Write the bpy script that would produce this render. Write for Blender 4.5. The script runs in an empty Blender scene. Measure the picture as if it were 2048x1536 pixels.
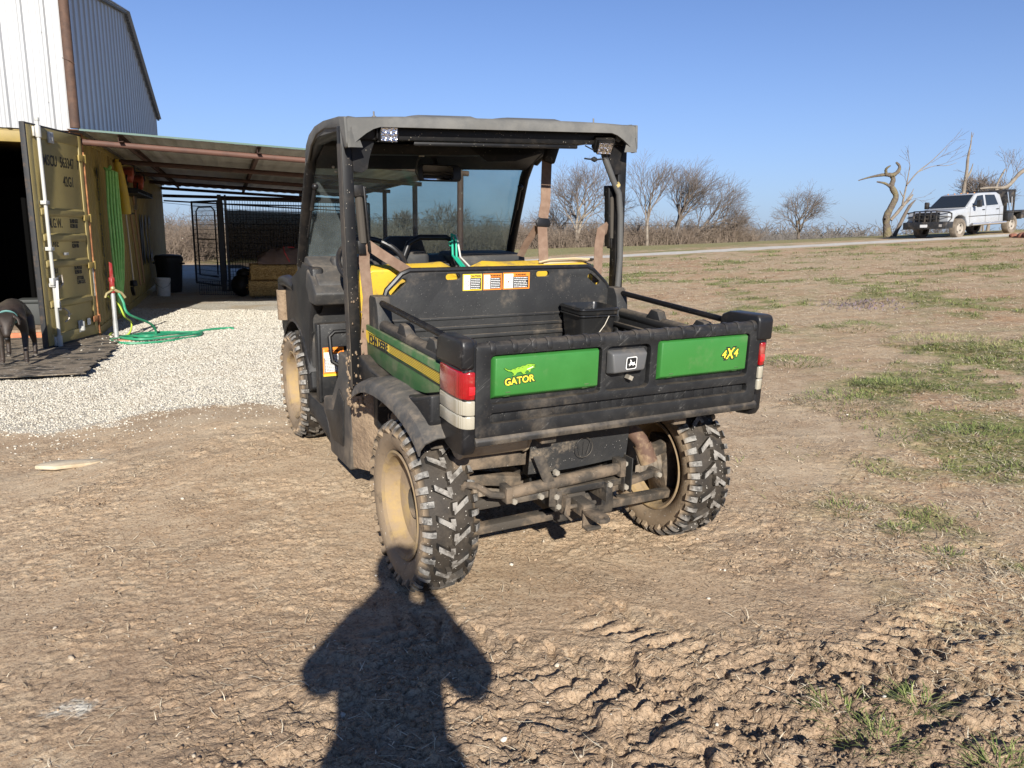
import bpy, bmesh, math, random
import numpy as np
from mathutils import Vector, Matrix, Euler, noise as mnoise
random.seed(7); RNG = np.random.default_rng(11)
sc = bpy.context.scene
col = sc.collection
R = math.radians
# ---------------------------------------------------------------- camera
H = 1.355
PIT, ROL = R(11.3756), R(0.8565)
cam_d = bpy.data.cameras.new("camera"); cam = bpy.data.objects.new("camera", cam_d); col.objects.link(cam)
cam_d.sensor_width = 36; cam_d.lens = 36*1507.8/2048; cam_d.clip_start = 0.02; cam_d.clip_end = 6000
_f = Vector((0, math.cos(PIT), -math.sin(PIT))); _u = Vector((0, math.sin(PIT), math.cos(PIT))); _r = Vector((1, 0, 0))
_r2 = _r*math.cos(ROL)+_u*math.sin(ROL); _u2 = -_r*math.sin(ROL)+_u*math.cos(ROL)
_m = Matrix((_r2, _u2, -_f)).transposed().to_4x4(); _m.translation = Vector((0, 0, H)); cam.matrix_world = _m
sc.camera = cam
# ---------------------------------------------------------------- light
SUN_EL, SUN_AZ = R(25.6), R(8.0)             # the sun stands behind the photographer, a little to the right
sdir = Vector((math.sin(SUN_AZ)*math.cos(SUN_EL), -math.cos(SUN_AZ)*math.cos(SUN_EL), math.sin(SUN_EL)))
world = bpy.data.worlds.new("World"); sc.world = world; world.use_nodes = True
nt = world.node_tree; nt.nodes.clear()
wo = nt.nodes.new('ShaderNodeOutputWorld'); bg = nt.nodes.new('ShaderNodeBackground'); sky = nt.nodes.new('ShaderNodeTexSky')
sky.sky_type = 'NISHITA'; sky.sun_disc = False; sky.sun_elevation = SUN_EL
sky.sun_rotation = math.atan2(sdir.x, sdir.y)
sky.air_density = 0.7; sky.dust_density = 0.0; sky.ozone_density = 4.0; sky.altitude = 200
bg.inputs['Strength'].default_value = 0.0700
# pale spring haze low over the horizon
tcw = nt.nodes.new('ShaderNodeTexCoord'); sz = nt.nodes.new('ShaderNodeSeparateXYZ'); nt.links.new(tcw.outputs['Generated'], sz.inputs[0])
def wm(op, a, b_=None):
    o = nt.nodes.new('ShaderNodeMath'); o.operation = op
    for i, x in enumerate((a, b_)):
        if x is None: continue
        if isinstance(x, (int, float)): o.inputs[i].default_value = x
        else: nt.links.new(x, o.inputs[i])
    return o.outputs[0]
hz_f = wm('EXPONENT', wm('MULTIPLY', wm('MAXIMUM', sz.outputs[2], 0.), -7.0))
def wmix(mode, f, a, b_):
    o = nt.nodes.new('ShaderNodeMix'); o.data_type = 'RGBA'; o.blend_type = mode
    for i, x in ((0, f), (6, a), (7, b_)):
        if isinstance(x, (int, float)): o.inputs[i].default_value = x
        elif isinstance(x, tuple): o.inputs[i].default_value = (*x, 1.)
        else: nt.links.new(x, o.inputs[i])
    return o.outputs[2]
sky_c = wmix('MIX', hz_f, wmix('MULTIPLY', 1., sky.outputs[0], (.92, .98, 1.17)), (3.25, 4.2, 5.6))
nt.links.new(sky_c, bg.inputs[0]); nt.links.new(bg.outputs[0], wo.inputs[0])
sun_d = bpy.data.lights.new("sun", 'SUN'); sun_d.energy = 5.0; sun_d.angle = R(0.53); sun_d.color = (1.0, 0.955, 0.88)
sun = bpy.data.objects.new("sun", sun_d); col.objects.link(sun)
sun.rotation_euler = sdir.to_track_quat('Z', 'Y').to_euler()
sc.view_settings.view_transform = 'Standard'; sc.view_settings.look = 'None'
sc.view_settings.exposure = 0.80; sc.view_settings.gamma = 1.0; sc.view_settings.use_curve_mapping = False
sc.render.engine = 'CYCLES'

# ---------------------------------------------------------------- materials
def C4(c): return (c[0], c[1], c[2], 1.0)
class NB:
    def __init__(s, name):
        s.m = bpy.data.materials.new(name); s.m.use_nodes = True
        s.t = s.m.node_tree; s.b = s.t.nodes['Principled BSDF']; s.co = None
    def n(s, t, **k):
        o = s.t.nodes.new(t)
        for a, v in k.items(): setattr(o, a, v)
        return o
    def l(s, a, b): s.t.links.new(a, b)
    def coords(s, kind='Object'):
        if s.co is None: s.co = s.n('ShaderNodeTexCoord')
        return s.co.outputs[kind]
    def noise(s, scale, detail=4, rough=.55, vec=None, stretch=None, dist=0):
        v = vec or s.coords()
        if stretch:
            mp = s.n('ShaderNodeMapping'); mp.inputs['Scale'].default_value = stretch; s.l(v, mp.inputs[0]); v = mp.outputs[0]
        o = s.n('ShaderNodeTexNoise'); o.inputs['Scale'].default_value = scale; o.inputs['Detail'].default_value = detail
        o.inputs['Roughness'].default_value = rough; o.inputs['Distortion'].default_value = dist; s.l(v, o.inputs['Vector']); return o.outputs['Fac']
    def vor(s, scale, out='Color', feature='F1', vec=None):
        o = s.n('ShaderNodeTexVoronoi'); o.feature = feature; o.inputs['Scale'].default_value = scale; s.l(vec or s.coords(), o.inputs['Vector']); return o.outputs[out]
    def ramp(s, v, a, b, lo=0., hi=1.):
        o = s.n('ShaderNodeMapRange'); o.interpolation_type = 'SMOOTHSTEP'
        for i, x in zip((1, 2, 3, 4), (a, b, lo, hi)): o.inputs[i].default_value = x
        s.l(v, o.inputs[0]); return o.outputs[0]
    def math(s, op, a, b=None):
        o = s.n('ShaderNodeMath', operation=op)
        for i, x in enumerate((a, b)):
            if x is None: continue
            if isinstance(x, (int, float)): o.inputs[i].default_value = x
            else: s.l(x, o.inputs[i])
        return o.outputs[0]
    def mix(s, f, a, b, mode='MIX'):
        o = s.n('ShaderNodeMix', data_type='RGBA', blend_type=mode)
        for i, x in ((0, f), (6, a), (7, b)):
            if isinstance(x, (int, float)): o.inputs[i].default_value = x
            elif isinstance(x, tuple): o.inputs[i].default_value = C4(x)
            else: s.l(x, o.inputs[i])
        return o.outputs[2]
    def sep(s, v):
        o = s.n('ShaderNodeSeparateXYZ'); s.l(v, o.inputs[0]); return o.outputs
    def attr(s, name):
        o = s.n('ShaderNodeAttribute'); o.attribute_name = name; return o.outputs
    def bump(s, h, strength=.3, dist=.01, prev=None):
        o = s.n('ShaderNodeBump'); o.inputs['Strength'].default_value = strength; o.inputs['Distance'].default_value = dist
        s.l(h, o.inputs['Height'])
        if prev is not None: s.l(prev, o.inputs['Normal'])
        return o.outputs[0]
    def fin(s, color=None, rough=None, normal=None, metal=0., spec=.5):
        b = s.b
        if color is not None:
            if isinstance(color, tuple): b.inputs['Base Color'].default_value = C4(color)
            else: s.l(color, b.inputs['Base Color'])
        if rough is not None:
            if isinstance(rough, (int, float)): b.inputs['Roughness'].default_value = rough
            else: s.l(rough, b.inputs['Roughness'])
        if normal is not None: s.l(normal, b.inputs['Normal'])
        b.inputs['Metallic'].default_value = metal; b.inputs['Specular IOR Level'].default_value = spec
        return s.m
DUST = (.30, .235, .165)
def mat(name, c, rough=.55, metal=0., stretch=None, c2=None, ns=6., nlo=.4, nhi=.65, dust=0., dns=5., dlo=.45, dhi=.7, dcol=DUST, up=0.,
        bump=0., bs=60., bd=.004, scr=0., speck=0., spcol=(.5, .46, .4), sps=90., spec=.5, streak=None):
    """surface with worn / dusty variation"""
    k = NB(name); cc = c
    if c2 is not None: cc = k.mix(k.ramp(k.noise(ns, 6, .65, stretch=stretch or streak), nlo, nhi), c, c2)
    rr = rough
    if dust > 0:
        f = k.math('MULTIPLY', k.ramp(k.noise(dns, 8, .7), dlo, dhi), dust)
        if up > 0:
            g = k.n('ShaderNodeNewGeometry'); nz = k.sep(g.outputs['Normal'])[2]
            f = k.math('ADD', f, k.math('MULTIPLY', k.ramp(nz, .25, .95), k.math('MULTIPLY', k.ramp(k.noise(dns*2.3, 6, .7), .25, .7), up)))
            f = k.math('MINIMUM', f, 1.)
        cc = k.mix(f, cc, dcol); rr = k.math('ADD', k.math('MULTIPLY', f, .4), rough)
    if scr > 0:      # fine scuffs and scratches
        mr_ = k.n('ShaderNodeMapping'); mr_.inputs['Rotation'].default_value = (.3, .62, .4); k.l(k.coords(), mr_.inputs[0]); s1 = k.ramp(k.noise(9, 2, .5, vec=mr_.outputs[0], stretch=(1, 1, 40), dist=.9), .66, .69); s2 = k.ramp(k.noise(26, 8, .8), .60, .66)
        sm = k.math('MULTIPLY', k.math('MAXIMUM', s1, s2), k.math('MULTIPLY', k.ramp(k.noise(14, 5, .7), .46, .62), scr)); cc = k.mix(sm, cc, (.42, .40, .37))
    if speck > 0:
        d = k.vor(sps, 'Distance'); s_ = k.ramp(d, .10, .16, 1., 0.)
        s_ = k.math('MULTIPLY', s_, k.ramp(k.noise(sps*.35, 2), .52, .6)); s_ = k.math('MULTIPLY', s_, speck); cc = k.mix(s_, cc, spcol)
    nn = None
    if bump > 0: nn = k.bump(k.noise(bs, 5, .6), bump, bd)
    return k.fin(cc, rr, nn, metal, spec)

# ---------------------------------------------------------------- mesh builder
def rotm(rx=0, ry=0, rz=0): return Euler((R(rx), R(ry), R(rz))).to_matrix()
class MB:
    def __init__(s): s.bm = bmesh.new()
    def hexa(s, p):   # 8 points: bottom ring 0-3, top ring 4-7
        v = [s.bm.verts.new(q) for q in p]
        for f in ((0, 3, 2, 1), (4, 5, 6, 7), (0, 1, 5, 4), (1, 2, 6, 5), (2, 3, 7, 6), (3, 0, 4, 7)):
            s.bm.faces.new([v[i] for i in f])
        return s
    def bx(s, x0, x1, y0, y1, z0, z1, rot=None, about=None):
        p = [Vector(q) for q in ((x0, y0, z0), (x1, y0, z0), (x1, y1, z0), (x0, y1, z0), (x0, y0, z1), (x1, y0, z1), (x1, y1, z1), (x0, y1, z1))]
        if rot is not None:
            c = Vector(about) if about else Vector(((x0+x1)/2, (y0+y1)/2, (z0+z1)/2)); p = [rot @ (q-c)+c for q in p]
        return s.hexa(p)
    def beam(s, a, b, w, h, up=(0, 0, 1)):
        a, b = Vector(a), Vector(b); d = (b-a).normalized(); sd = d.cross(Vector(up))
        if sd.length < 1e-4: sd = d.cross(Vector((0, 1, 0)))
        sd.normalize(); u = sd.cross(d)
        sd *= w/2; u *= h/2
        return s.hexa([a-sd-u, b-sd-u, b+sd-u, a+sd-u, a-sd+u, b-sd+u, b+sd+u, a+sd+u])
    def prism(s, pts, ax, a0, a1):
        def P(q, a): return {'x': (a, q[0], q[1]), 'y': (q[0], a, q[1]), 'z': (q[0], q[1], a)}[ax]
        n = len(pts); A = [s.bm.verts.new(P(q, a0)) for q in pts]; B = [s.bm.verts.new(P(q, a1)) for q in pts]
        s.bm.faces.new(A); s.bm.faces.new(B[::-1])
        for i in range(n): s.bm.faces.new([A[i], B[i], B[(i+1) % n], A[(i+1) % n]])
        return s
    def plate(s, outer, holes, ax, a0, a1):
        def P(q, a): return {'x': (a, q[0], q[1]), 'y': (q[0], a, q[1]), 'z': (q[0], q[1], a)}[ax]
        loops = [outer]+holes; es = []; L0 = []; L1 = []
        for lp in loops:
            v = [s.bm.verts.new(P(q, a0)) for q in lp]; L0.append(v)
            es += [s.bm.edges.new((v[i], v[(i+1) % len(v)])) for i in range(len(v))]
        r = bmesh.ops.triangle_fill(s.bm, use_beauty=True, use_dissolve=False, edges=es)
        fs = [g for g in r['geom'] if isinstance(g, bmesh.types.BMFace)]
        mp = {}
        for v0, lp in zip(L0, loops):
            v1 = [s.bm.verts.new(P(q, a1)) for q in lp]; L1.append(v1)
            for a, b in zip(v0, v1): mp[a] = b
        for f in fs: s.bm.faces.new([mp[v] for v in f.verts][::-1])
        for v0, v1 in zip(L0, L1):
            n = len(v0)
            for i in range(n): s.bm.faces.new([v0[i], v1[i], v1[(i+1) % n], v0[(i+1) % n]])
        return s
    def tube(s, path, r, n=8, closed=False, caps=True, flat=1.):
        path = [Vector(p) for p in path]; m = len(path); rings = []; pu = None
        for i, p in enumerate(path):
            if closed: d = (path[(i+1) % m]-path[i-1])
            else: d = path[min(i+1, m-1)]-path[max(i-1, 0)]
            if d.length < 1e-9: d = Vector((0, 0, 1))
            d.normalize()
            if pu is None:
                pu = d.cross(Vector((0, 0, 1)))
                if pu.length < .05: pu = d.cross(Vector((1, 0, 0)))
            u = pu-d*pu.dot(d)
            if u.length < 1e-5: u = d.orthogonal()
            u.normalize(); pu = u; w = d.cross(u)
            rr = r[i] if isinstance(r, (list, tuple)) else r
            rings.append([s.bm.verts.new(p+u*(rr*math.cos(2*math.pi*k/n))+w*(rr*flat*math.sin(2*math.pi*k/n))) for k in range(n)])
        for i in range(m if closed else m-1):
            A, B = rings[i], rings[(i+1) % m]
            for k in range(n): s.bm.faces.new([A[k], A[(k+1) % n], B[(k+1) % n], B[k]])
        if caps and not closed: s.bm.faces.new(rings[0][::-1]); s.bm.faces.new(rings[-1])
        return s
    def lathe(s, prof, ax='z', c=(0, 0, 0), n=32, cap=False, closed=False):
        c = Vector(c); rings = []
        for r, h in prof:
            ring = []
            for k in range(n):
                a = 2*math.pi*k/n; q = {'z': (r*math.cos(a), r*math.sin(a), h), 'x': (h, r*math.cos(a), r*math.sin(a)), 'y': (r*math.sin(a), h, r*math.cos(a))}[ax]
                ring.append(s.bm.verts.new(c+Vector(q)))
            rings.append(ring)
        m = len(rings)
        for i in range(m if closed else m-1):
            A, B = rings[i], rings[(i+1) % m]
            for k in range(n): s.bm.faces.new([A[k], A[(k+1) % n], B[(k+1) % n], B[k]])
        if cap: s.bm.faces.new(rings[0][::-1]); s.bm.faces.new(rings[-1])
        return s
    def sheet(s, rows, th=0., loop=False):
        g = [[s.bm.verts.new(p) for p in r] for r in rows]; fs = []
        for i in range(len(g)-1):
            n = len(g[i])
            for j in range(n if loop else n-1): fs.append(s.bm.faces.new([g[i][j], g[i][(j+1) % n], g[i+1][(j+1) % n], g[i+1][j]]))
        if th:
            bmesh.ops.recalc_face_normals(s.bm, faces=fs)
            bmesh.ops.solidify(s.bm, geom=fs, thickness=th)
        return s
    def ball(s, c, r, sc_=(1, 1, 1), sub=2, rot=None):
        g = bmesh.ops.create_icosphere(s.bm, subdivisions=sub, radius=r)
        for v in g['verts']:
            q = Vector((v.co.x*sc_[0], v.co.y*sc_[1], v.co.z*sc_[2]))
            if rot is not None: q = rot @ q
            v.co = q+Vector(c)
        return s
    def xf(s, fn):
        for v in s.bm.verts: v.co = Vector(fn(v.co))
        return s
    def build(s, name, m, parent=None, bev=0., seg=2, smooth=True, ang=35, warp=None, loc=None, rz=None, normals=True):
        bm = s.bm
        if normals: bmesh.ops.recalc_face_normals(bm, faces=bm.faces[:])
        if bev > 0:
            es = [e for e in bm.edges if len(e.link_faces) == 2 and e.calc_face_angle(0) > R(28)]
            bmesh.ops.bevel(bm, geom=es, offset=bev, offset_type='OFFSET', segments=seg, profile=.5, affect='EDGES', clamp_overlap=True)
        if warp:
            for v in bm.verts: v.co = Vector(warp(v.co))
        me = bpy.data.meshes.new(name); bm.to_mesh(me); bm.free()
        if smooth:
            me.polygons.foreach_set('use_smooth', [True]*len(me.polygons)); me.set_sharp_from_angle(angle=R(ang))
        if m is not None: me.materials.append(m)
        o = bpy.data.objects.new(name, me); col.objects.link(o)
        if parent is not None: o.parent = parent
        if loc is not None: o.location = loc
        if rz is not None: o.rotation_euler.z = rz
        return o
def smooth_path(P, n=8):
    P = [Vector(p) for p in P]; o = []
    for i in range(len(P)-1):
        p0, p1, p2, p3 = P[max(i-1, 0)], P[i], P[i+1], P[min(i+2, len(P)-1)]
        for k in range(n):
            t_ = k/n; o.append(.5*((2*p1)+(-p0+p2)*t_+(2*p0-5*p1+4*p2-p3)*t_*t_+(-p0+3*p1-3*p2+p3)*t_**3))
    return o+[P[-1]]
def rr(x0, x1, z0, z1, r=.016, n=4):
    o = []
    for cx, cz, a0 in ((x1-r, z1-r, 0), (x0+r, z1-r, 90), (x0+r, z0+r, 180), (x1-r, z0+r, 270)):
        for i in range(n): a = R(a0+90*i/(n-1)); o.append((cx+r*math.cos(a), cz+r*math.sin(a)))
    return o
def tag(o, label=None, cat=None, group=None, kind=None):
    if label: o['label'] = label
    if cat: o['category'] = cat
    if group: o['group'] = group
    if kind: o['kind'] = kind
    return o
def empty(name, loc=(0, 0, 0), rz=0., label=None, cat=None, group=None):
    o = bpy.data.objects.new(name, None); o.empty_display_size = .1; col.objects.link(o); o.location = loc; o.rotation_euler = (0, 0, rz)
    return tag(o, label, cat, group)
def fastmesh(name, verts, faces, m, parent=None, smooth=False, tri=None):
    """verts (N,3) array, faces (M,k) array with k = 3 or 4"""
    me = bpy.data.meshes.new(name); verts = np.asarray(verts, np.float32); faces = np.asarray(faces, np.int32); k = faces.shape[1]
    me.vertices.add(len(verts)); me.vertices.foreach_set('co', verts.ravel())
    me.loops.add(faces.size); me.loops.foreach_set('vertex_index', faces.ravel())
    me.polygons.add(len(faces)); me.polygons.foreach_set('loop_start', np.arange(len(faces), dtype=np.int32)*k)
    me.polygons.foreach_set('loop_total', np.full(len(faces), k, np.int32))
    if smooth: me.polygons.foreach_set('use_smooth', np.ones(len(faces), bool))
    me.update(calc_edges=True); me.validate()
    if m is not None: me.materials.append(m)
    o = bpy.data.objects.new(name, me); col.objects.link(o)
    if parent is not None: o.parent = parent
    return o
def text_mesh(name, body, size, m, parent, M4, sx=1., ext=.0008, bold=0., align='CENTER', sp=1.):
    cu = bpy.data.curves.new(name, 'FONT'); cu.body = body; cu.size = size; cu.extrude = ext; cu.align_x = align; cu.align_y = 'CENTER'; cu.offset = bold
    cu.space_character = sp; cu.resolution_u = 3
    t = bpy.data.objects.new(name+'_src', cu); col.objects.link(t)
    dg = bpy.context.evaluated_depsgraph_get(); me = bpy.data.meshes.new_from_object(t.evaluated_get(dg)); me.name = name
    bpy.data.objects.remove(t); bpy.data.curves.remove(cu)
    me.transform(Matrix.Diagonal((sx, 1, 1, 1))); me.transform(M4)
    me.materials.clear(); me.materials.append(m)
    o = bpy.data.objects.new(name, me); col.objects.link(o)
    if parent is not None: o.parent = parent
    return o
def frame(origin, xax, yax):
    x = Vector(xax).normalized(); y = Vector(yax); y = (y-x*y.dot(x)).normalized(); z = x.cross(y)
    m = Matrix((x, y, z)).transposed().to_4x4(); m.translation = Vector(origin); return m
def copy_tree(o, parent=None):
    c = o.copy(); col.objects.link(c); c.parent = parent
    for ch in list(o.children): copy_tree(ch, c)
    return c
# frames: V = tilted frame of the vehicle, S = frame of the shed / container
RV = Matrix(((0.88524338, -0.46496496, 0.01231872), (0.46499659, 0.88405286, -0.04720926), (0.01106025, 0.04751985, 0.99880906)))
VO = Vector((0.2123, 3.0601, 0.0))
def vw(p): return RV @ Vector(p)+VO
SA = math.atan2(.348, .938)
SO = Vector((-5.26, 9.5, 0.)); SM = Matrix.Rotation(SA, 4, 'Z'); SM.translation = SO
def sw(u, v, z=0.): return SM @ Vector((u, v, z))
# ================================================================ GROUND
def _hash(ix, iy, seed):
    h = (ix.astype(np.int64)*374761393+iy.astype(np.int64)*668265263+seed*974711) & 0xffffffff
    h = ((h ^ (h >> 13))*1274126177) & 0xffffffff
    h = (h ^ (h >> 16)) & 0xffffffff
    return h
def perlin(x, y, seed=0):
    ix = np.floor(x); iy = np.floor(y); fx = x-ix; fy = y-iy
    u = fx*fx*fx*(fx*(fx*6-15)+10); v = fy*fy*fy*(fy*(fy*6-15)+10)
    def g(a, b):
        an = _hash(ix+a, iy+b, seed)*(2*np.pi/4294967296.)
        return np.cos(an)*(fx-a)+np.sin(an)*(fy-b)
    n0 = g(0, 0)*(1-u)+g(1, 0)*u; n1 = g(0, 1)*(1-u)+g(1, 1)*u
    return (n0*(1-v)+n1*v)*1.5
def fbm(x, y, sc_, octv, seed=0, gain=.5):
    o = 0.; a = 1.; f = sc_
    for i in range(octv): o = o+a*perlin(x*f, y*f, seed+i); a *= gain; f *= 2.03
    return o
def worley(x, y, seed=0):
    ix = np.floor(x); iy = np.floor(y); f1 = np.full(x.shape, 9.); f2 = f1.copy(); cid = np.zeros(x.shape)
    for a in (-1, 0, 1):
        for b in (-1, 0, 1):
            h = _hash(ix+a, iy+b, seed); px = ix+a+(h & 0xffff)/65536.; py = iy+b+(h >> 16)/65536.
            d = np.sqrt((px-x)**2+(py-y)**2); n = d < f1
            f2 = np.where(n, f1, np.minimum(f2, d)); cid = np.where(n, (h % 1000)/1000., cid); f1 = np.where(n, d, f1)
    return f1, f2, cid
def sstep(a, b, x): t = np.clip((x-a)/(b-a), 0, 1); return t*t*(3-2*t)
def softmin(a, b, k): return -k*np.log(np.exp(-np.clip(a, -50, 50)/k)+np.exp(-np.clip(b, -50, 50)/k))
def macro(x, y):
    x = np.asarray(x, float); y = np.asarray(y, float)
    yy = 29.5-1.5*np.log1p(np.exp(np.clip((29.5-y)/1.5, -30, 30)))            # stops climbing at the crest
    xx = 30-3*np.log1p(np.exp(np.clip((30-x)/3, -10, 30)))
    t = .0669*xx+.0165*yy-.133
    base = -.03+.05*np.log1p(np.exp(np.clip((t+.0)/.05, -30, 60)))
    base = np.where(y < -5, np.minimum(base, .1), base)
    fall = sstep(31, 75, y)
    base = base*(1-.75*fall)
    base = base-4.5*sstep(80, 600, y)*sstep(-40, 60, x)*.25
    # the pad under the parked vehicle rises a little towards its front wheels
    dx = x-VO.x; dy = y-VO.y; lx = dx*.885+dy*.465; ly = -dx*.465+dy*.884
    pad = .0475*np.clip(ly, 0, 2.15)*(1-sstep(2.3, 5.5, ly))*(1-sstep(.9, 2.4, np.abs(lx)))
    pad += .0111*lx*(1-sstep(.9, 2.0, np.abs(lx)))*(1-sstep(1.0, 2.5, np.abs(ly)))
    near = (1-sstep(.9, 2.2, np.abs(lx)))*(1-sstep(-2.5, -.8, -ly-0)*0)*(1-sstep(2.4, 5., np.abs(ly)))
    base = base*(1-near)+0.*near
    return base+pad+.012*near
def masks(x, y):
    w = fbm(x, y, .9, 4, 3)*.55+fbm(x, y, 5., 3, 9)*.07
    # limestone gravel pad: everything beyond a line, left of the vehicle's right side
    edge = 4.95+.26*(x+3.3)+w*.9
    gr = sstep(-.40, .42, y-edge)*(1-sstep(.1, .9, x-.05*y+w*.8-.2))*(1-sstep(27, 29.5, y+w))
    gr = np.maximum(gr, .75*sstep(.05, .35, .60-np.hypot((x-.25)/.75, (y-3.75)/.42)+w*.7))    # patch under the hitch
    bare = sstep(.10, .35, fbm(x, y, .45, 4, 21)+.1)*sstep(.5, 3.5, x+3.5)*(1-sstep(9, 14, y))
    gr = gr*(1-.75*bare*(y > 5.6))
    gr = np.maximum(gr, .55*sstep(.1, .5, .5-np.hypot((x+1.25)/.45, (y-1.95)/.25)+w))         # faint gravel smear, lower left
    roadc = 28.3+.02*x
    rd = (1-sstep(.75, 1.1, np.abs(y-roadc+w*.4)))*sstep(-3, 1, x)*(1-sstep(45, 60, x))
    # field: right of a wobbling line
    f = x*.95-.20*(y-2.2)-1.2+w*1.3
    field = sstep(-.2, 1.3, f)*sstep(1.3, 3.0, y+np.maximum(x-1.2, 0)*1.5)
    field = np.maximum(field, sstep(29, 30.5, y+w)); field = np.maximum(field, sstep(1.2, 2.2, x+w)*sstep(6, 9, y))
    field = field*(1-gr)
    gg = fbm(x, y, .55, 4, 31)+.6*fbm(x, y, 2.3, 3, 37)
    green = sstep(.12, .50, gg*1.05+.85*np.exp(-((x-3.5)/.9)**2-((y-6.2)/.55)**2)+.8*np.exp(-((x-5.0)/.8)**2-((y-7.5)/.8)**2)+.65*np.exp(-((x-2.5)/.55)**2-((y-5.8)/.9)**2)+.45*np.exp(-((x-3.0)/.6)**2-((y-4.7)/.5)**2)+.30*sstep(-.2, .3, fbm(x*.35, y, .6, 3, 39))*sstep(11, 15, y)-.16)*field
    green = np.maximum(green, .85*sstep(30.5, 34, y+w*2))
    rough = sstep(-.1, .55, 1.0-np.hypot((x-.75)/1.25, (y-1.75)/1.0)+w*.55)                   # churned mud, near right
    rough = np.maximum(rough, sstep(-.1, .5, .85-np.hypot((x+.05)/1.15, (y-1.75)/.85)+w*.55)*.8)
    rough = np.maximum(rough, .35*sstep(.1, .5, fbm(x, y, .8, 3, 51)))
    rough = rough*(1-gr)
    return gr, rd, field, green, rough
def ground_h(x, y, det=True):
    z = macro(x, y)
    if not det: return z
    gr, rd, field, green, rough = masks(x, y)
    far = 1-sstep(14, 30, np.hypot(x, y)); fine = 1-sstep(4, 9, np.hypot(x, y))
    z = z+far*(fbm(x, y, .7, 3, 61)*.012)
    wx = x+fbm(x, y, 7, 2, 71)*.035; wy = y+fbm(x, y, 7, 2, 75)*.035
    wx = wx+fbm(x, y, 26, 2, 73)*.010; wy = wy+fbm(x, y, 26, 2, 77)*.010
    f1, f2, cid = worley(wx*9.5, wy*12, 5)
    crk = sstep(.0, .05, f2-f1)
    tx_, ty_ = np.cos(cid*40)*.5, np.sin(cid*40)*.5                       # each slab of mud tilts its own way
    clod = crk*(.30+.70*cid)+.55*(tx_*(perlin(wx*9.5, wy*12, 6))+ty_*perlin(wx*12, wy*9.5, 8))*crk
    g1, g2, gid = worley(wx*25+3, wy*29, 15)
    clod2 = sstep(0, .10, g2-g1)*(.3+.7*gid)
    bil = np.abs(fbm(x, y, 3.2, 4, 81))
    z = z+rough*(.028*clod+.015*clod2+.022*bil-.024)*far
    z = z-rough*.020*sstep(.62, .80, 1-np.abs(fbm(wx, wy, 2.6, 3, 83)))*sstep(-.1, .4, fbm(x, y, 1.4, 2, 85))*far
    # tyre-tread imprints: a few shallow ladders of bars
    for (ax, ay, bx_, by_, wd) in ((-.4, 1.2, 1.9, 2.6, .13), (.15, 1.05, 1.75, 1.75, .12), (-.9, 1.55, .2, 1.05, .12), (-.55, 2.5, .9, 1.9, .13), (.2, 2.55, 1.7, 1.95, .13)):
        L = math.hypot(bx_-ax, by_-ay); tx, ty = (bx_-ax)/L, (by_-ay)/L
        s_ = (x-ax)*tx+(y-ay)*ty; q = -(x-ax)*ty+(y-ay)*tx+.05*np.sin(s_*2)
        inside = (1-sstep(wd*.85, wd, np.abs(q)))*sstep(0, .2, s_)*(1-sstep(L-.2, L, s_))
        bar = sstep(.05, .3, np.sin(2*np.pi*(s_+np.abs(q)*.7)/.085+fbm(x, y, 9, 2, 91)*1.2))
        z = z-inside*.017*bar*(.5+.5*sstep(-.2, .3, fbm(x, y, 2, 2, 95)))
    dirt = (1-gr)
    c1_, c2_, c3_ = worley(wx*52, wy*52, 35)
    grit = sstep(.05, .35, c2_-c1_)*c3_
    loose = sstep(-.25, .45, fbm(x, y, 1.3, 4, 107))
    z = z+dirt*fine*(fbm(x, y, 16, 4, 101, .6)*(.0010+.0026*loose)+.0042*grit*loose+.0030*sstep(.1, .4, fbm(x, y, 36, 3, 105))*(.3+loose))
    z = z-dirt*fine*.006*(1-sstep(0, .03, np.abs(fbm(wx, wy, 5, 2, 109))))*sstep(.05, .4, fbm(x, y, 1.1, 2, 113))
    z = z+dirt*far*(fbm(x, y, 4, 3, 111)*.007*(.25+field))
    h1, h2, hid = worley(x*34, y*34, 25)
    z = z+gr*fine*(.007*(1-h1)*hid+.002)+gr*far*fbm(x, y, 2, 3, 121)*.012
    rut = np.exp(-((y-(4.35+.42*(x+2.4)))/.16)**2)*sstep(-4, -3, x)*(1-sstep(-1.6, -.6, x))
    return z-rut*.012
def axis_lines():
    xs = [0.]; s_ = .0095
    while xs[-1] < 2500:
        if xs[-1] > 2.6: s_ *= 1.028
        xs.append(xs[-1]+s_)
    xs = np.array(xs); xs = np.r_[-xs[::-1][:-1], xs]
    ys = [1.0]; s_ = .0075
    while ys[-1] < 3500:
        if ys[-1] > 3.2: s_ = max(.0075, .0048*ys[-1]-.0078) if ys[-1] < 30 else .02*ys[-1]-.46
        ys.append(ys[-1]+s_)
    yb = [1.0]; s_ = .02
    while yb[-1] > -60: s_ *= 1.12; yb.append(yb[-1]-s_)
    return xs, np.r_[np.array(yb[::-1][:-1]), np.array(ys)]
gx, gy = axis_lines()
GX, GY = np.meshgrid(gx, gy)
xf_, yf_ = GX.ravel(), GY.ravel()
zf_ = np.empty_like(xf_); mk = np.empty((len(xf_), 5))
for a in range(0, len(xf_), 200000):
    sl = slice(a, a+200000); zf_[sl] = ground_h(xf_[sl], yf_[sl]); mk[sl] = np.stack(masks(xf_[sl], yf_[sl]), 1)
nx, ny = len(gx), len(gy)
idx = np.arange(nx*ny).reshape(ny, nx)
fa = np.stack([idx[:-1, :-1], idx[:-1, 1:], idx[1:, 1:], idx[1:, :-1]], -1).reshape(-1, 4)
print('ground verts', nx, ny, nx*ny)
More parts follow.
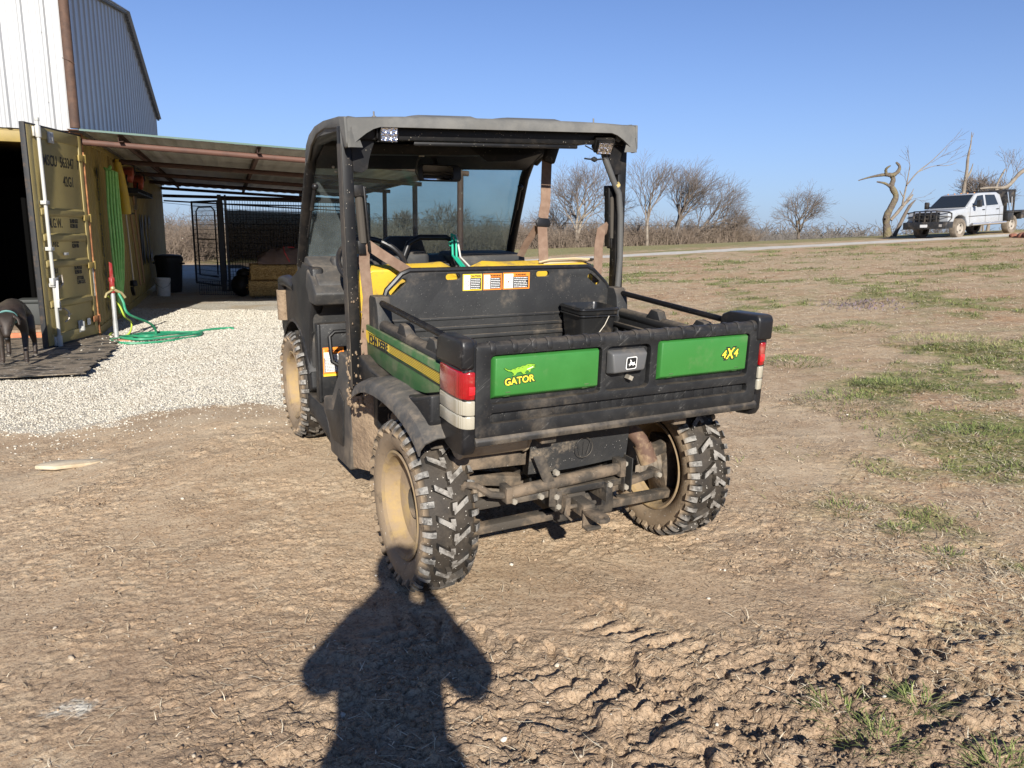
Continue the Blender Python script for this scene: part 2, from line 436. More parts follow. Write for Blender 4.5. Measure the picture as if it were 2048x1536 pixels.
def ground_mat():
    k = NB('earth')
    a = k.attr('cover'); c = k.n('ShaderNodeSeparateColor'); k.l(a[0], c.inputs[0]); gr, fi, gn = c.outputs[0], c.outputs[1], c.outputs[2]
    b = k.attr('cover_b'); c2 = k.n('ShaderNodeSeparateColor'); k.l(b[0], c2.inputs[0]); rd, ro = c2.outputs[0], c2.outputs[1]
    n1 = k.noise(1.1, 6, .6); n2 = k.noise(9, 8, .65); n3 = k.noise(70, 6, .7); n4 = k.noise(260, 3, .6)
    dirt = k.mix(k.ramp(n1, .35, .68), (.46, .335, .215), (.36, .25, .155))
    dirt = k.mix(k.ramp(n2, .42, .68), dirt, (.49, .375, .25))
    dirt = k.mix(k.math('MULTIPLY', k.ramp(n3, .50, .66), .62), dirt, (.165, .108, .065))
    dirt = k.mix(k.math('MULTIPLY', k.ramp(n4, .6, .72), .5), dirt, (.46, .38, .27))
    # crumbs, chaff
    vb = k.vor(150, 'Color'); vs = k.sep(vb); dirt = k.mix(k.math('MULTIPLY', k.ramp(vs[0], .86, .93), .45), dirt, (.50, .42, .31))
    dirt = k.mix(k.math('MULTIPLY', k.ramp(vs[1], .88, .95), .6), dirt, (.11, .075, .05))
    # darker, trodden and churned soil
    ny_ = k.sep(k.coords())[1]
    dk = k.math('MULTIPLY', k.ramp(ny_, 1.7, 3.6, 1., 0.), k.ramp(k.noise(1.6, 7, .7), .34, .60)); dk = k.math('MAXIMUM', dk, k.math('MULTIPLY', ro, .8))
    dirt = k.mix(k.math('MULTIPLY', dk, .72), dirt, k.mix(k.ramp(n3, .4, .65), (.36, .25, .162), (.205, .14, .09)))
    pale = k.math('MULTIPLY', k.ramp(ny_, 3.0, 4.2), k.ramp(k.noise(1.3, 6, .65), .45, .65)); dirt = k.mix(k.math('MULTIPLY', pale, .55), dirt, (.52, .415, .285))
    # field soil + straw mat
    mp = k.n('ShaderNodeMapping'); mp.inputs['Scale'].default_value = (1, 1, 1); k.l(k.coords(), mp.inputs[0])
    s1 = k.noise(38, 7, .75, dist=1.2); s2 = k.noise(3.2, 6, .65); s3 = k.noise(.35, 5, .6)
    soil = k.mix(k.ramp(s3, .36, .6), (.36, .215, .12), (.39, .27, .165))
    straw = k.mix(k.ramp(s1, .44, .62), soil, (.58, .48, .32))
    straw = k.mix(k.math('MULTIPLY', k.ramp(k.noise(60, 5, .7), .56, .7), .5), straw, (.13, .10, .055))
    fld = k.mix(k.ramp(s2, .34, .56), soil, straw)
    fld = k.mix(k.math('MULTIPLY', k.ramp(k.noise(1.15, 7, .72), .50, .64), .55), fld, k.mix(k.ramp(s1, .4, .6), (.17, .17, .075), (.36, .31, .17)))
    grass = k.mix(k.ramp(k.noise(25, 6, .7), .35, .65), (.12, .14, .045), (.30, .27, .11))
    fld = k.mix(k.math('MULTIPLY', gn, k.ramp(k.noise(14, 6, .7), .32, .52)), fld, grass)
    base = k.mix(fi, dirt, fld)
    # limestone
    g1 = k.sep(k.vor(75, 'Color')); g2 = k.sep(k.vor(140, 'Color'))
    lime = k.mix(k.ramp(g1[0], .1, .95), (.36, .325, .26), (.57, .53, .45))
    lime = k.mix(k.math('MULTIPLY', k.ramp(g2[1], .7, .9), .5), lime, (.22, .19, .15))
    lime = k.mix(k.math('MULTIPLY', k.ramp(k.noise(.9, 6, .7), .46, .66), .75), lime, (.40, .31, .205))
    base = k.mix(k.ramp(k.math('ADD', gr, k.math('MULTIPLY', k.math('SUBTRACT', k.noise(30, 4, .7), .5), .9)), .3, .62), base, lime)
    base = k.mix(rd, base, k.mix(k.ramp(n2, .3, .7), (.58, .55, .49), (.48, .43, .36)))
    d1 = k.vor(75, 'Distance'); hb = k.math('MULTIPLY', k.math('SUBTRACT', .6, d1), gr)
    nn = k.bump(hb, .7, .014)
    wv = k.n('ShaderNodeMix', data_type='VECTOR'); nz_ = k.n('ShaderNodeTexNoise'); nz_.inputs['Scale'].default_value = 9; nz_.inputs['Detail'].default_value = 4; k.l(k.coords(), nz_.inputs['Vector']); wv.inputs[0].default_value = .06; k.l(k.coords(), wv.inputs[4]); k.l(nz_.outputs['Color'], wv.inputs[5])
    for sc_, st_, ds_ in ((30, .6, .010), (75, .45, .005)):
        ve = k.vor(sc_, 'Distance', 'DISTANCE_TO_EDGE', vec=wv.outputs[1]); e_ = k.math('MULTIPLY', k.ramp(ve, .0, .09), k.math('MULTIPLY', k.math('SUBTRACT', 1., gr), k.math('MAXIMUM', ro, k.ramp(k.noise(2.1, 5, .6), .50, .68, .0, .8))))
        nn = k.bump(e_, st_, ds_, nn)
    nn = k.bump(n3, .7, .009, nn); nn = k.bump(n4, .5, .003, nn)
    nn = k.bump(k.math('MULTIPLY', s1, fi), .5, .02, nn)
    return k.fin(base, .95, nn, 0, .15)
ground = fastmesh('ground', np.stack([xf_, yf_, zf_], 1), fa, ground_mat(), smooth=True)
ca = ground.data.color_attributes.new('cover', 'FLOAT_COLOR', 'POINT'); buf = np.ones((len(xf_), 4), np.float32); buf[:, 0] = mk[:, 0]; buf[:, 1] = mk[:, 2]; buf[:, 2] = mk[:, 3]; ca.data.foreach_set('color', buf.ravel())
cb = ground.data.color_attributes.new('cover_b', 'FLOAT_COLOR', 'POINT'); buf[:, 0] = mk[:, 1]; buf[:, 1] = mk[:, 4]; cb.data.foreach_set('color', buf.ravel())
tag(ground, kind='structure')
def gz(x, y): return float(ground_h(np.array([x], float), np.array([y], float))[0])

# ---------------------------------------------------------------- loose cover (pebbles, straw, grass blades)
ICO_V = None
def ico():
    bm = bmesh.new(); bmesh.ops.create_icosphere(bm, subdivisions=1, radius=1.); v = np.array([q.co[:] for q in bm.verts]); f = np.array([[w.index for w in q.verts] for q in bm.faces]); bm.free(); return v, f
def rand_cone(n, ymin, ymax, half=.78, pw=2.):
    """points spread over the ground in front of where a visitor stands, denser nearby"""
    u = RNG.random(n); y = (ymin**(2-pw)+(ymax**(2-pw)-ymin**(2-pw))*u)**(1/(2-pw)) if pw != 2 else ymin*(ymax/ymin)**u
    x = (RNG.random(n)*2-1)*(half*y+.6); return x, y
def pebbles(name, x, y, r, m, label, cat):
    v, f = ico(); n = len(x); s_ = np.stack([r*(.7+.7*RNG.random(n)), r*(.7+.7*RNG.random(n)), r*(.40+.5*RNG.random(n))], 1)
    vv = v[None]*(1+.75*(RNG.random((n, len(v), 1))-.5)); an = RNG.random(n)*6.28; c, s2 = np.cos(an)[:, None], np.sin(an)[:, None]
    px = vv[:, :, 0]*s_[:, 0:1]; py = vv[:, :, 1]*s_[:, 1:2]; pz = vv[:, :, 2]*s_[:, 2:3]
    tl = (RNG.random(n)-.5)[:, None]*.8; pz = pz+px*tl
    X = px*c-py*s2+x[:, None]; Y = px*s2+py*c+y[:, None]; Z = pz+(ground_h(x, y)+s_[:, 2]*.35)[:, None]
    V_ = np.stack([X, Y, Z], -1).reshape(-1, 3); F_ = (f[None]+(np.arange(n)*len(v))[:, None, None]).reshape(-1, 3)
    o = fastmesh(name, V_, F_, m); return tag(o, label, cat, kind='stuff')
def cellmat(name, ca_, cb_, sc_=40, rough=.9):
    k = NB(name); g = k.n('ShaderNodeNewGeometry'); r = g.outputs['Random Per Island']
    k.fin(k.mix(r, ca_, cb_), rough, k.bump(k.noise(160, 3), .3, .002), 0, .2); return k.m
M_peb = cellmat('limestone', (.34, .305, .24), (.60, .56, .475))
x, y = rand_cone(420000, 3.2, 13, .78, 1.3); g_, r_, f_, gn_, ro_ = masks(x, y); keep = RNG.random(len(x)) < np.maximum(g_**1.3, .035*sstep(-1.2, -.0, y-(4.95+.26*(x+3.3)))*(x < 1.6)); x, y = x[keep], y[keep]
pebbles('gravel', x, y, .0016+.0045*RNG.random(len(x))**2.2+.00048*y, M_peb, 'pale crushed limestone gravel spread over the yard', 'gravel')
x, y = rand_cone(420, 1.3, 7, .75, 1.6); g_, r_, f_, gn_, ro_ = masks(x, y); keep = (f_ < .6); x, y = x[keep], y[keep]
pebbles('pebbles', x, y, .0025+.008*RNG.random(len(x))**4, cellmat('stray_stone', (.34, .27, .19), (.60, .55, .47)), 'small stray stones scattered over the bare dirt', 'pebbles')
x, y = rand_cone(60000, 1.15, 6.5, .75, 1.7); g_, r_, f_, gn_, ro_ = masks(x, y); keep = RNG.random(len(x)) < (.12+.8*ro_+.35*f_)*(1-g_)*sstep(-.5, .3, fbm(x, y, 2.5, 3, 133)); x, y = x[keep], y[keep]
pebbles('soil_crumbs', x, y, .0016+.0065*RNG.random(len(x))**3.5, cellmat('clod', (.19, .125, .075), (.36, .265, .175)), 'crumbs and clods of dry brown earth on the churned ground', 'soil crumbs')
def blades(name, x, y, L, W, lift, m, label, cat, bend=.4, hd=None, zoff=.003):
    n = len(x); z = ground_h(x, y); an = RNG.random(n)*6.283 if hd is None else hd; ca_, sa_ = np.cos(an), np.sin(an)
    nxv, nyv = -sa_*W/2, ca_*W/2; ts = (0, .4, .75, 1.); rows = []
    cv = (RNG.random(n)-.5)*bend
    for t in ts:
        d = L*t; lat = cv*L*t*t; w_ = (1-t**2.2*.92)
        hz = lift*L*(t-bend*.9*t*t)+zoff
        cx = x+ca_*d*np.sqrt(np.clip(1-lift**2, .02, 1))-sa_*lat; cy_ = y+sa_*d*np.sqrt(np.clip(1-lift**2, .02, 1))+ca_*lat; cz = z+hz
        rows.append(np.stack([cx-nxv*w_, cy_-nyv*w_, cz], -1)); rows.append(np.stack([cx+nxv*w_, cy_+nyv*w_, cz], -1))
    V_ = np.stack(rows, 1); q = np.array([[0, 1, 3, 2], [2, 3, 5, 4], [4, 5, 7, 6]])
    F_ = (q[None]+(np.arange(n)*8)[:, None, None]).reshape(-1, 4)
    o = fastmesh(name, V_.reshape(-1, 3), F_, m); return tag(o, label, cat, kind='stuff')
M_straw = cellmat('dead_grass', (.30, .22, .13), (.80, .69, .50)); M_grass = cellmat('green_grass', (.075, .115, .025), (.26, .27, .10), rough=.6)
x, y = rand_cone(300000, 1.1, 24, .78, 1.5); g_, r_, f_, gn_, ro_ = masks(x, y); cl = sstep(-.15, .5, fbm(x, y, 1.6, 3, 131))
keep = (RNG.random(len(x)) < (.10*cl**2+.03*ro_+f_*(.30+.70*cl))*(1-g_)+.006); x, y = x[keep], y[keep]; n = len(x); print('straw', n)
blades('straw', x, y, .010+.060*RNG.random(n)**2.4+.0035*y, .0011+.0012*RNG.random(n)+.00045*y, .08+.40*RNG.random(n)**2, M_straw, 'scattered dry stalks and dead grass lying on the ground', 'dead grass', .7, None, .006)
x, y = rand_cone(26000, 1.1, 7, .78, 1.7); g_, r_, f_, gn_, ro_ = masks(x, y); keep = RNG.random(len(x)) < (.08+.5*sstep(0, .5, fbm(x, y, 1.9, 3, 151)))*(1-g_); x, y = x[keep], y[keep]; n = len(x)
blades('chaff', x, y, .006+.030*RNG.random(n)**2, .0012+.0016*RNG.random(n)+.0003*y, .05+.5*RNG.random(n)**2, cellmat('dark_chaff', (.05, .035, .022), (.22, .15, .09)), 'dark bits of stalk and leaf trodden into the dirt', 'plant debris', .7, None, .004)
x, y = rand_cone(420000, 2.2, 26, .78, 1.35); g_, r_, f_, gn_, ro_ = masks(x, y); keep = RNG.random(len(x)) < gn_*.95*sstep(-.1, .45, fbm(x, y, 3.1, 3, 141)); x, y = x[keep], y[keep]; n = len(x)
blades('grass', x, y, .022+.045*RNG.random(n)+.002*y, .0016+.0014*RNG.random(n)+.0005*y, .35+.6*RNG.random(n), M_grass, 'patchy short green grass growing through the field', 'grass')
M_mixg = cellmat('yellowing_grass', (.11, .145, .035), (.42, .37, .18))
# distinct tufts of longer grass
def tuft(x0, y0, n, rad, L, label, mm=M_grass):
    an = RNG.random(n)*6.283; rr = rad*np.sqrt(RNG.random(n)); x = x0+rr*np.cos(an); y = y0+rr*np.sin(an)
    hd = an+(RNG.random(n)-.5)*1.6
    o = blades('grass_tuft', x, y, L*(.5+.7*RNG.random(n)), .0016+.0014*RNG.random(n)+.0003*y, .35+.6*RNG.random(n), mm, label, 'grass tuft', .7, hd)
    del o['kind']; o['group'] = 'grass tufts on the dirt and field'; return o
for i, (x0, y0, n, rad, L, lb) in enumerate((
    (1.20, 1.97, 48, .06, .115, 'long green grass tuft in the lower right corner of the picture, its biggest blades'),
    (.97, 1.93, 40, .09, .09, 'thin green grass tuft beside the churned mud, left of the corner tuft'),
    (1.0, 1.80, 45, .09, .08, 'low green grass tuft by the bottom edge of the picture'),
    (1.26, 1.70, 60, .08, .09, 'green grass tuft cut by the bottom right corner of the picture'),
    (1.65, 3.55, 60, .12, .08, 'small green tuft on bare dirt right of the right rear tyre'),
    (1.80, 3.27, 60, .09, .08, 'small ragged tuft farther right on the bare dirt'),
    (1.85, 3.0, 40, .09, .08, 'thin tuft nearest the viewer at the right, on bare dirt'),
    (3.2, 6.15, 300, .20, .14, 'dense dark green tuft in the middle of the green patch'),
    (2.62, 5.7, 280, .28, .11, 'dark green tuft at the near edge of the green patch'),
    (4.55, 7.9, 420, .40, .135, 'tall yellow-green clump at the upper right of the field'),
    (5.0, 7.2, 420, .42, .135, 'tall yellow-green clump at the right edge of the field'),
    (2.78, 7.3, 240, .22, .12, 'dark green tuft behind the right tail light'),
    (4.2, 9.2, 240, .30, .11, 'dark green tuft between the purple weeds and the tall clumps'),
    (2.95, 4.6, 280, .22, .12, 'dark green tuft at the right near the picture edge'))):
    fld_ = y0 > 4; tuft(x0, y0, int(n*2.2), rad*(1.5 if fld_ else 1), L*(.72 if fld_ else .9), lb, M_mixg if 'yellow' in lb else M_grass)
M_weed = cellmat('henbit', (.12, .12, .07), (.22, .16, .22))
x = 5.2+.30*RNG.standard_normal(520); y = 11.3+.30*RNG.standard_normal(520)
blades('purple_weeds', x, y, .03+.05*RNG.random(520), .008+.005*RNG.random(520), .5+.45*RNG.random(520), M_weed, 'low patch of purple flowering weeds in the dry field', 'weeds')
# ================================================================ UTILITY VEHICLE
gator = empty('utility_vehicle'); gm = RV.to_4x4(); gm.translation = VO; gator.matrix_world = gm
tag(gator, 'muddy green and black two-seat farm utility vehicle with a rear cargo bed', 'utility vehicle')
PL = mat('black_plastic', (.010, .0102, .011), .52, spec=.35, c2=(.021, .021, .021), ns=7, dust=.38, dns=4.5, dlo=.54, dhi=.82, up=.22, scr=.22, bump=.25, bs=180, bd=.002, speck=.4, spcol=(.26, .235, .20), sps=120)
PLC = mat('clean_black_plastic', (.0095, .0095, .0105), .40, spec=.4, dust=.20, dns=8, dlo=.55, dhi=.85, up=.10, scr=.15, bump=.15, bs=220, bd=.001)
BEDM = mat('scuffed_bed_plastic', (.017, .017, .0175), .62, spec=.35, c2=(.029, .029, .028), ns=3, dust=.55, dns=5, dlo=.5, dhi=.8, up=.5, bump=.3, bs=90, bd=.003, speck=.3, sps=110)
GREY = mat('sun_bleached_plastic', (.088, .087, .082), .8, c2=(.135, .13, .118), ns=7, nlo=.35, nhi=.7, dust=.30, dns=4, dcol=(.19, .175, .145), bump=.3, bs=140, bd=.002)
GRN = mat('green_plastic', (.030, .150, .028), .38, c2=(.036, .168, .034), ns=5, dust=.30, dns=7, dlo=.52, dhi=.85, bump=.05, bs=50)
GRND = mat('dusty_green_plastic', (.028, .115, .030), .45, dust=.45, dns=8, dlo=.42, dhi=.75, up=.4)
YEL = mat('yellow_vinyl', (.62, .40, .03), .55, c2=(.52, .34, .04), ns=4, dust=.75, dns=16, dlo=.48, dhi=.70, dcol=(.22, .15, .06), speck=.6, spcol=(.12, .08, .03), sps=70, bump=.15, bs=120)
YST = mat('yellow_decal', (.72, .50, .04), .45, dust=.5, dns=9, dlo=.5, dhi=.8)
BLK = mat('black_paint', (.005, .005, .0055), .5, dust=.06, dns=9, speck=.9, spcol=(.32, .28, .22), sps=80, spec=.3)
INK = mat('black_ink', (.012, .012, .012), .6)
WHT = mat('white_ink', (.74, .73, .70), .6)
ORG = mat('orange_ink', (.78, .23, .02), .55)
MUD = mat('dried_mud', (.25, .18, .115), .97, c2=(.17, .118, .075), ns=9, nlo=.38, nhi=.66, bump=1., bs=28, bd=.02)
MUDF = mat('muddy_steel', (.045, .037, .028), .85, c2=(.17, .125, .083), ns=7, nlo=.42, nhi=.64, bump=.5, bs=60, bd=.006, speck=.5)
STL = mat('dirty_black_steel', (.016, .015, .014), .6, c2=(.09, .072, .052), ns=7, nlo=.5, nhi=.7, up=.28, dust=.35, bump=.3, bs=60)
BOLT = mat('dull_bolt', (.42, .38, .31), .5, metal=.5)
def rubber():
    k = NB('tyre_rubber'); g = k.n('ShaderNodeNewGeometry'); t = k.attr('tread')[2]
    base = k.mix(k.ramp(k.noise(16, 6, .7), .45, .7), (.010, .010, .010), (.045, .038, .030))
    worn = k.mix(k.ramp(k.noise(30, 7, .7), .36, .6), (.065, .061, .055), (.26, .245, .22))
    c = k.mix(t, base, worn); d = k.attr('mud')[2]
    c = k.mix(k.math('MULTIPLY', d, k.ramp(k.noise(9, 7, .7), .22, .5)), c, (.23, .17, .11))
    sp = k.vor(75, 'Distance'); sp = k.math('MULTIPLY', k.ramp(sp, .10, .2, 1, 0), k.ramp(k.noise(25, 3), .5, .6)); c = k.mix(sp, c, (.52, .48, .42))
    return k.fin(c, .7, k.bump(k.noise(110, 5, .65), .45, .004), 0, .35)
RUB = rubber()
RIM = mat('dusty_rim', (.31, .215, .095), .88, c2=(.17, .12, .075), ns=9, nlo=.45, nhi=.68, dust=.8, dns=14, dlo=.38, dhi=.6, dcol=(.26, .19, .12), bump=.5, bs=50, bd=.004)

def warp(p):
    k = max(0., (p.z-1.02))/.75
    return (p.x-.055*k, p.y, p.z+.038*p.x*min(k, 1.1))
def gp(name, mb, m, bev=0., parent=gator, w=False, **kw): return mb.build(name, m, parent, bev=bev, warp=warp if w else None, **kw)

# ---- wheels
def tyre_profile(R_, W):
    h = W/2
    return [(R_*.60, -h*.66), (R_*.64, -h*.80), (R_*.72, -h*.96), (R_*.80, -h), (R_*.87, -h*.95), (R_*.925, -h*.78), (R_*.948, -h*.45), (R_*.952, 0),
            (R_*.948, h*.45), (R_*.925, h*.78), (R_*.87, h*.95), (R_*.80, h), (R_*.72, h*.96), (R_*.64, h*.80), (R_*.60, h*.66)]
def make_wheel(R_, W, nl, seed):
    rnd = random.Random(seed)
    w = empty('wheel'); t = MB(); pr = tyre_profile(R_, W); t.lathe(pr, 'x', n=64)
    def surf(s_, ang, hgt):
        """s_ = distance across the tread from the centre line (over the shoulder beyond .38 W)"""
        a = abs(s_); sg = 1 if s_ >= 0 else -1; h = W/2
        if a < h*.78: x = a; r = R_*(.952-.027*(a/(h*.78))**2.5); nx_, nr = .12*(a/h), 1.
        else:
            q = min((a-h*.78)/(h*.62), 1.); th = q*1.25; x = h*.78+h*.22*math.sin(min(th*1.25, 1.57)); r = R_*(.925-.16*q**1.35); nx_, nr = math.sin(th), math.cos(th)
        L = math.hypot(nx_, nr); x += hgt*nx_/L; r += hgt*nr/L
        return Vector((sg*x, r*math.sin(ang), r*math.cos(ang)))
    lug_faces = []
    def lug(poly, hgt):
        """poly: list of strips (left point, right point) in (s, angle)"""
        n0 = len(t.bm.faces); bot = []; top = []
        cs = sum(p[0] for pr_ in poly for p in pr_)/(2*len(poly)); ca_ = sum(p[1] for pr_ in poly for p in pr_)/(2*len(poly))
        for a, b in poly:
            bot.append([t.bm.verts.new(surf(q[0], q[1], -.004)) for q in (a, b)])
            top.append([t.bm.verts.new(surf(cs+(q[0]-cs)*.86, ca_+(q[1]-ca_)*.86, hgt)) for q in (a, b)])
        m = len(poly); F = t.bm.faces.new
        for i in range(m-1):
            lug_faces.append(F([top[i][0], top[i][1], top[i+1][1], top[i+1][0]]))
            F([bot[i][0], top[i][0], top[i+1][0], bot[i+1][0]]); F([bot[i][1], bot[i+1][1], top[i+1][1], top[i][1]])
        F([bot[0][0], bot[0][1], top[0][1], top[0][0]]); F([bot[-1][0], top[-1][0], top[-1][1], bot[-1][1]])
    da = 2*math.pi/nl; hw = W/2; HL = R_*.062
    for k in range(nl):
        for sg in (1, -1):
            a0 = k*da+(da/2 if sg < 0 else 0); wd = da*.165
            j = lambda: (rnd.random()-.5)*da*.03
            # long centre bar with a hook near the centre line
            s0, s1 = -hw*.04, hw*.60
            lug([((sg*(s0+(s1-s0)*u), a0+da*.42*u-wd/1.5+j()), (sg*(s0+(s1-s0)*u), a0+da*.42*u+wd/1.5+j())) for u in (0, .5, 1)], HL)
            lug([((sg*(-hw*.06), a0+wd*.4), (sg*(hw*.13), a0+wd*.4)), ((sg*(-hw*.04), a0+da*.34), (sg*(hw*.16), a0+da*.36))], HL)
            # shoulder blocks that wrap on to the sidewall
            b0 = a0+da*.36
            lug([((sg*hw*u, b0-wd*.9+da*.07*(u-.7)), (sg*hw*u, b0+wd*.75+da*.07*(u-.7))) for u in (.74, .9, 1.05, 1.22)], HL*1.05)
            b1 = a0+da*.86
            lug([((sg*hw*u, b1-wd*.6), (sg*hw*u, b1+wd*.8)) for u in (.60, .8, 1.0, 1.15)], HL*.95)
    for f in lug_faces: f.tag = True
    t.bm.faces.ensure_lookup_table(); tags = [f.tag for f in t.bm.faces]
    ty = t.build('tyre', RUB, w, normals=True, ang=30)
    me = ty.data; at = me.attributes.new('tread', 'FLOAT', 'FACE'); at.data.foreach_set('value', [1. if g else 0. for g in tags])
    mu = me.attributes.new('mud', 'FLOAT', 'POINT'); mv = []
    for v in me.vertices:
        r = math.hypot(v.co.y, v.co.z)/R_; mv.append(min(1, max(0, (.93-r)/.05)) if abs(v.co.x) > W*.25 else .12)
    mu.data.foreach_set('value', mv)
    rm = MB(); h = W/2; r0 = R_*.60
    rm.lathe([(r0*1.03, h*.80), (r0*1.06, h*.86), (r0*1.02, h*.90), (r0*.95, h*.80), (r0*.90, h*.5), (r0*.86, h*.45), (r0*.86, -h*.15), (r0*.80, -h*.28), (r0*.50, -h*.20), (r0*.42, -h*.10), (r0*.26, -h*.10)], 'x', n=48)
    rm.lathe([(r0*1.03, -h*.80), (r0*1.06, -h*.86), (r0*1.02, -h*.90), (r0*.95, -h*.80), (r0*.90, -h*.5), (r0*.88, -h*.3), (r0*.83, -h*.2)], 'x', n=48)
    ri = rm.build('rim', RIM, w)
    hb = MB(); hb.lathe([(r0*.30, -h*.3), (r0*.30, h*.04), (r0*.24, h*.12), (r0*.10, h*.16), (.0001, h*.16)], 'x', n=20)
    for i in range(4):
        a = math.pi/4+i*math.pi/2; hb.lathe([(.010, -h*.1), (.010, h*.08), (.0001, h*.1)], 'x', c=(0, r0*.36*math.cos(a), r0*.36*math.sin(a)), n=6)
    hb.build('hub', MUDF, w)
    return w
RW = .330; WZ = .343
wr = make_wheel(RW, .205, 19, 1); wr.parent = gator; wr.location = (-.632, 0, WZ); wr['label'] = 'left rear wheel with a deep dusty tan rim'
wr2 = copy_tree(wr, gator); wr2.location = (.548, 0, WZ); wr2.rotation_euler = (.35, 0, math.pi); wr2['label'] = 'right rear wheel seen from inside behind the exhaust'
wf = make_wheel(RW*.985, .200, 18, 2); wf.parent = gator; wf.location = (-.605, 2.01, WZ-.004); wf['label'] = 'left front wheel with a yellow rim'; wf.rotation_euler = (.2, 0, R(0))
wf2 = copy_tree(wf, gator); wf2.location = (.600, 2.01, WZ-.004); wf2.rotation_euler = (.5, 0, math.pi); wf2['label'] = 'right front wheel hidden ahead of the bed'

# ---- cargo bed
b = MB()
b.bx(-.60, .56, -.42, .55, .770, .795)
for i in range(9): b.bx(-.52+i*.125, -.47+i*.125, -.38, .52, .793, .803)
for sx in (-1, 1):
    xo = sx*.628-.008; xi = sx*.585-.008
    xa, xb = sorted((xo, xi))
    b.bx(xa, xb, -.40, .50, .79, .94)
    # rolled top rim
    b.tube([(sx*.606-.008, -.40, .936), (sx*.606-.008, .50, .945)], .028, 12)
    # humps that carry the rail
    for hy in (.20, -.11):
        b.prism([(hy-.060, .950), (hy-.030, .998), (hy+.018, 1.002), (hy+.060, .950)], 'x', sx*.606-.008-.022, sx*.606-.008+.022)
    # inner ledges / ribs
    b.bx(*sorted((xi, xi-sx*.022)), -.40, .50, .885, .905)
    b.bx(*sorted((xi, xi-sx*.040)), -.40, .50, .795, .845)
    for i in range(11): b.bx(*sorted((xi, xi-sx*.016)), -.37+i*.082, -.34+i*.082, .845, .885)
    # front corner pillars
    x0, x1 = sorted((sx*.636-.008, sx*.572-.008))
    b.prism([(.455, .93), (.475, 1.03), (.500, 1.066), (.575, 1.066), (.590, 1.05), (.590, .70), (.50, .70), (.50, .80)], 'x', x0, x1)
bed = gp('cargo_bed', b, BEDM, bev=.007)
b = MB()
for sx in (-1, 1):
    b = MB(); x0, x1 = sorted((sx*(.650 if sx < 0 else .642)-.010, sx*.600-.010))
    # rear corner columns round the lamps
    b.prism([(-.450, .745), (-.450, .70), (-.435, .672), (-.36, .660), (-.275, .680), (-.252, .74), (-.252, 1.030), (-.275, 1.052), (-.445, 1.055), (-.450, 1.04)], 'x', x0, x1)
    gp('corner_column', b, PLC, bev=.012, seg=3, parent=gator)
for sx in (-1, 1):   # corner caps
    c = MB(); zo = 0 if sx < 0 else .016; x0, x1 = sorted((sx*(.664 if sx < 0 else .650)-.008, (sx*.618 if sx < 0 else .572)-.008)); c.prism([(-.462, .962+zo), (-.462, 1.040+zo), (-.450, 1.059+zo), (-.29, 1.052+zo), (-.252, 1.036+zo), (-.240, .957+zo)], 'x', x0, x1)
    gp('corner_cap', c, PLC, bev=.011, seg=3)
# rails
for sx in (-1, 1):
    r_ = MB(); r_.tube([(sx*.612-.008, -.30, 1.020), (sx*.612-.008, .48, 1.042)], .0125, 10); gp('side_rail', r_, BLK)
# bulkhead with its cut-outs
def cap(cx, cz, L, h, ang=0., n=6):
    o = []
    for sg, a0 in ((1, -90), (-1, 90)):
        for i in range(n): a = R(a0+180*i/(n-1)); o.append((sg*(L/2-h/2)+h/2*math.cos(a), h/2*math.sin(a)))
    ca_, sa_ = math.cos(R(ang)), math.sin(R(ang)); return [(cx+p[0]*ca_-p[1]*sa_, cz+p[0]*sa_+p[1]*ca_) for p in o]
out = [(-.585, .79), (-.585, 1.045), (-.565, 1.085), (-.500, 1.145), (-.470, 1.158), (.440, 1.158), (.470, 1.145), (.545, 1.085), (.575, 1.045), (.575, .79)]
b = MB(); b.plate(out, [cap(-.525, 1.098, .095, .026, 40), cap(-.268, 1.135, .07, .028), cap(.19, 1.138, .07, .026), cap(.478, 1.105, .08, .026, -36)], 'y', .552, .572)
for z0, z1, d in ((.80, .83, .014), (.855, .872, .010), (.90, .914, .008), (.945, .957, .006)): b.bx(-.575, .565, .552-d, .553, z0, z1)
bk = gp('bulkhead', b, BEDM, bev=.0025)
lip = [(-.590, .562, 1.03), (-.572, .562, 1.085), (-.505, .562, 1.152), (-.470, .562, 1.166), (.440, .562, 1.166), (.475, .562, 1.152), (.552, .562, 1.085), (.582, .562, 1.04)]
b = MB(); b.tube(lip, .0125, 8); b.build('top_lip', PLC, bk)
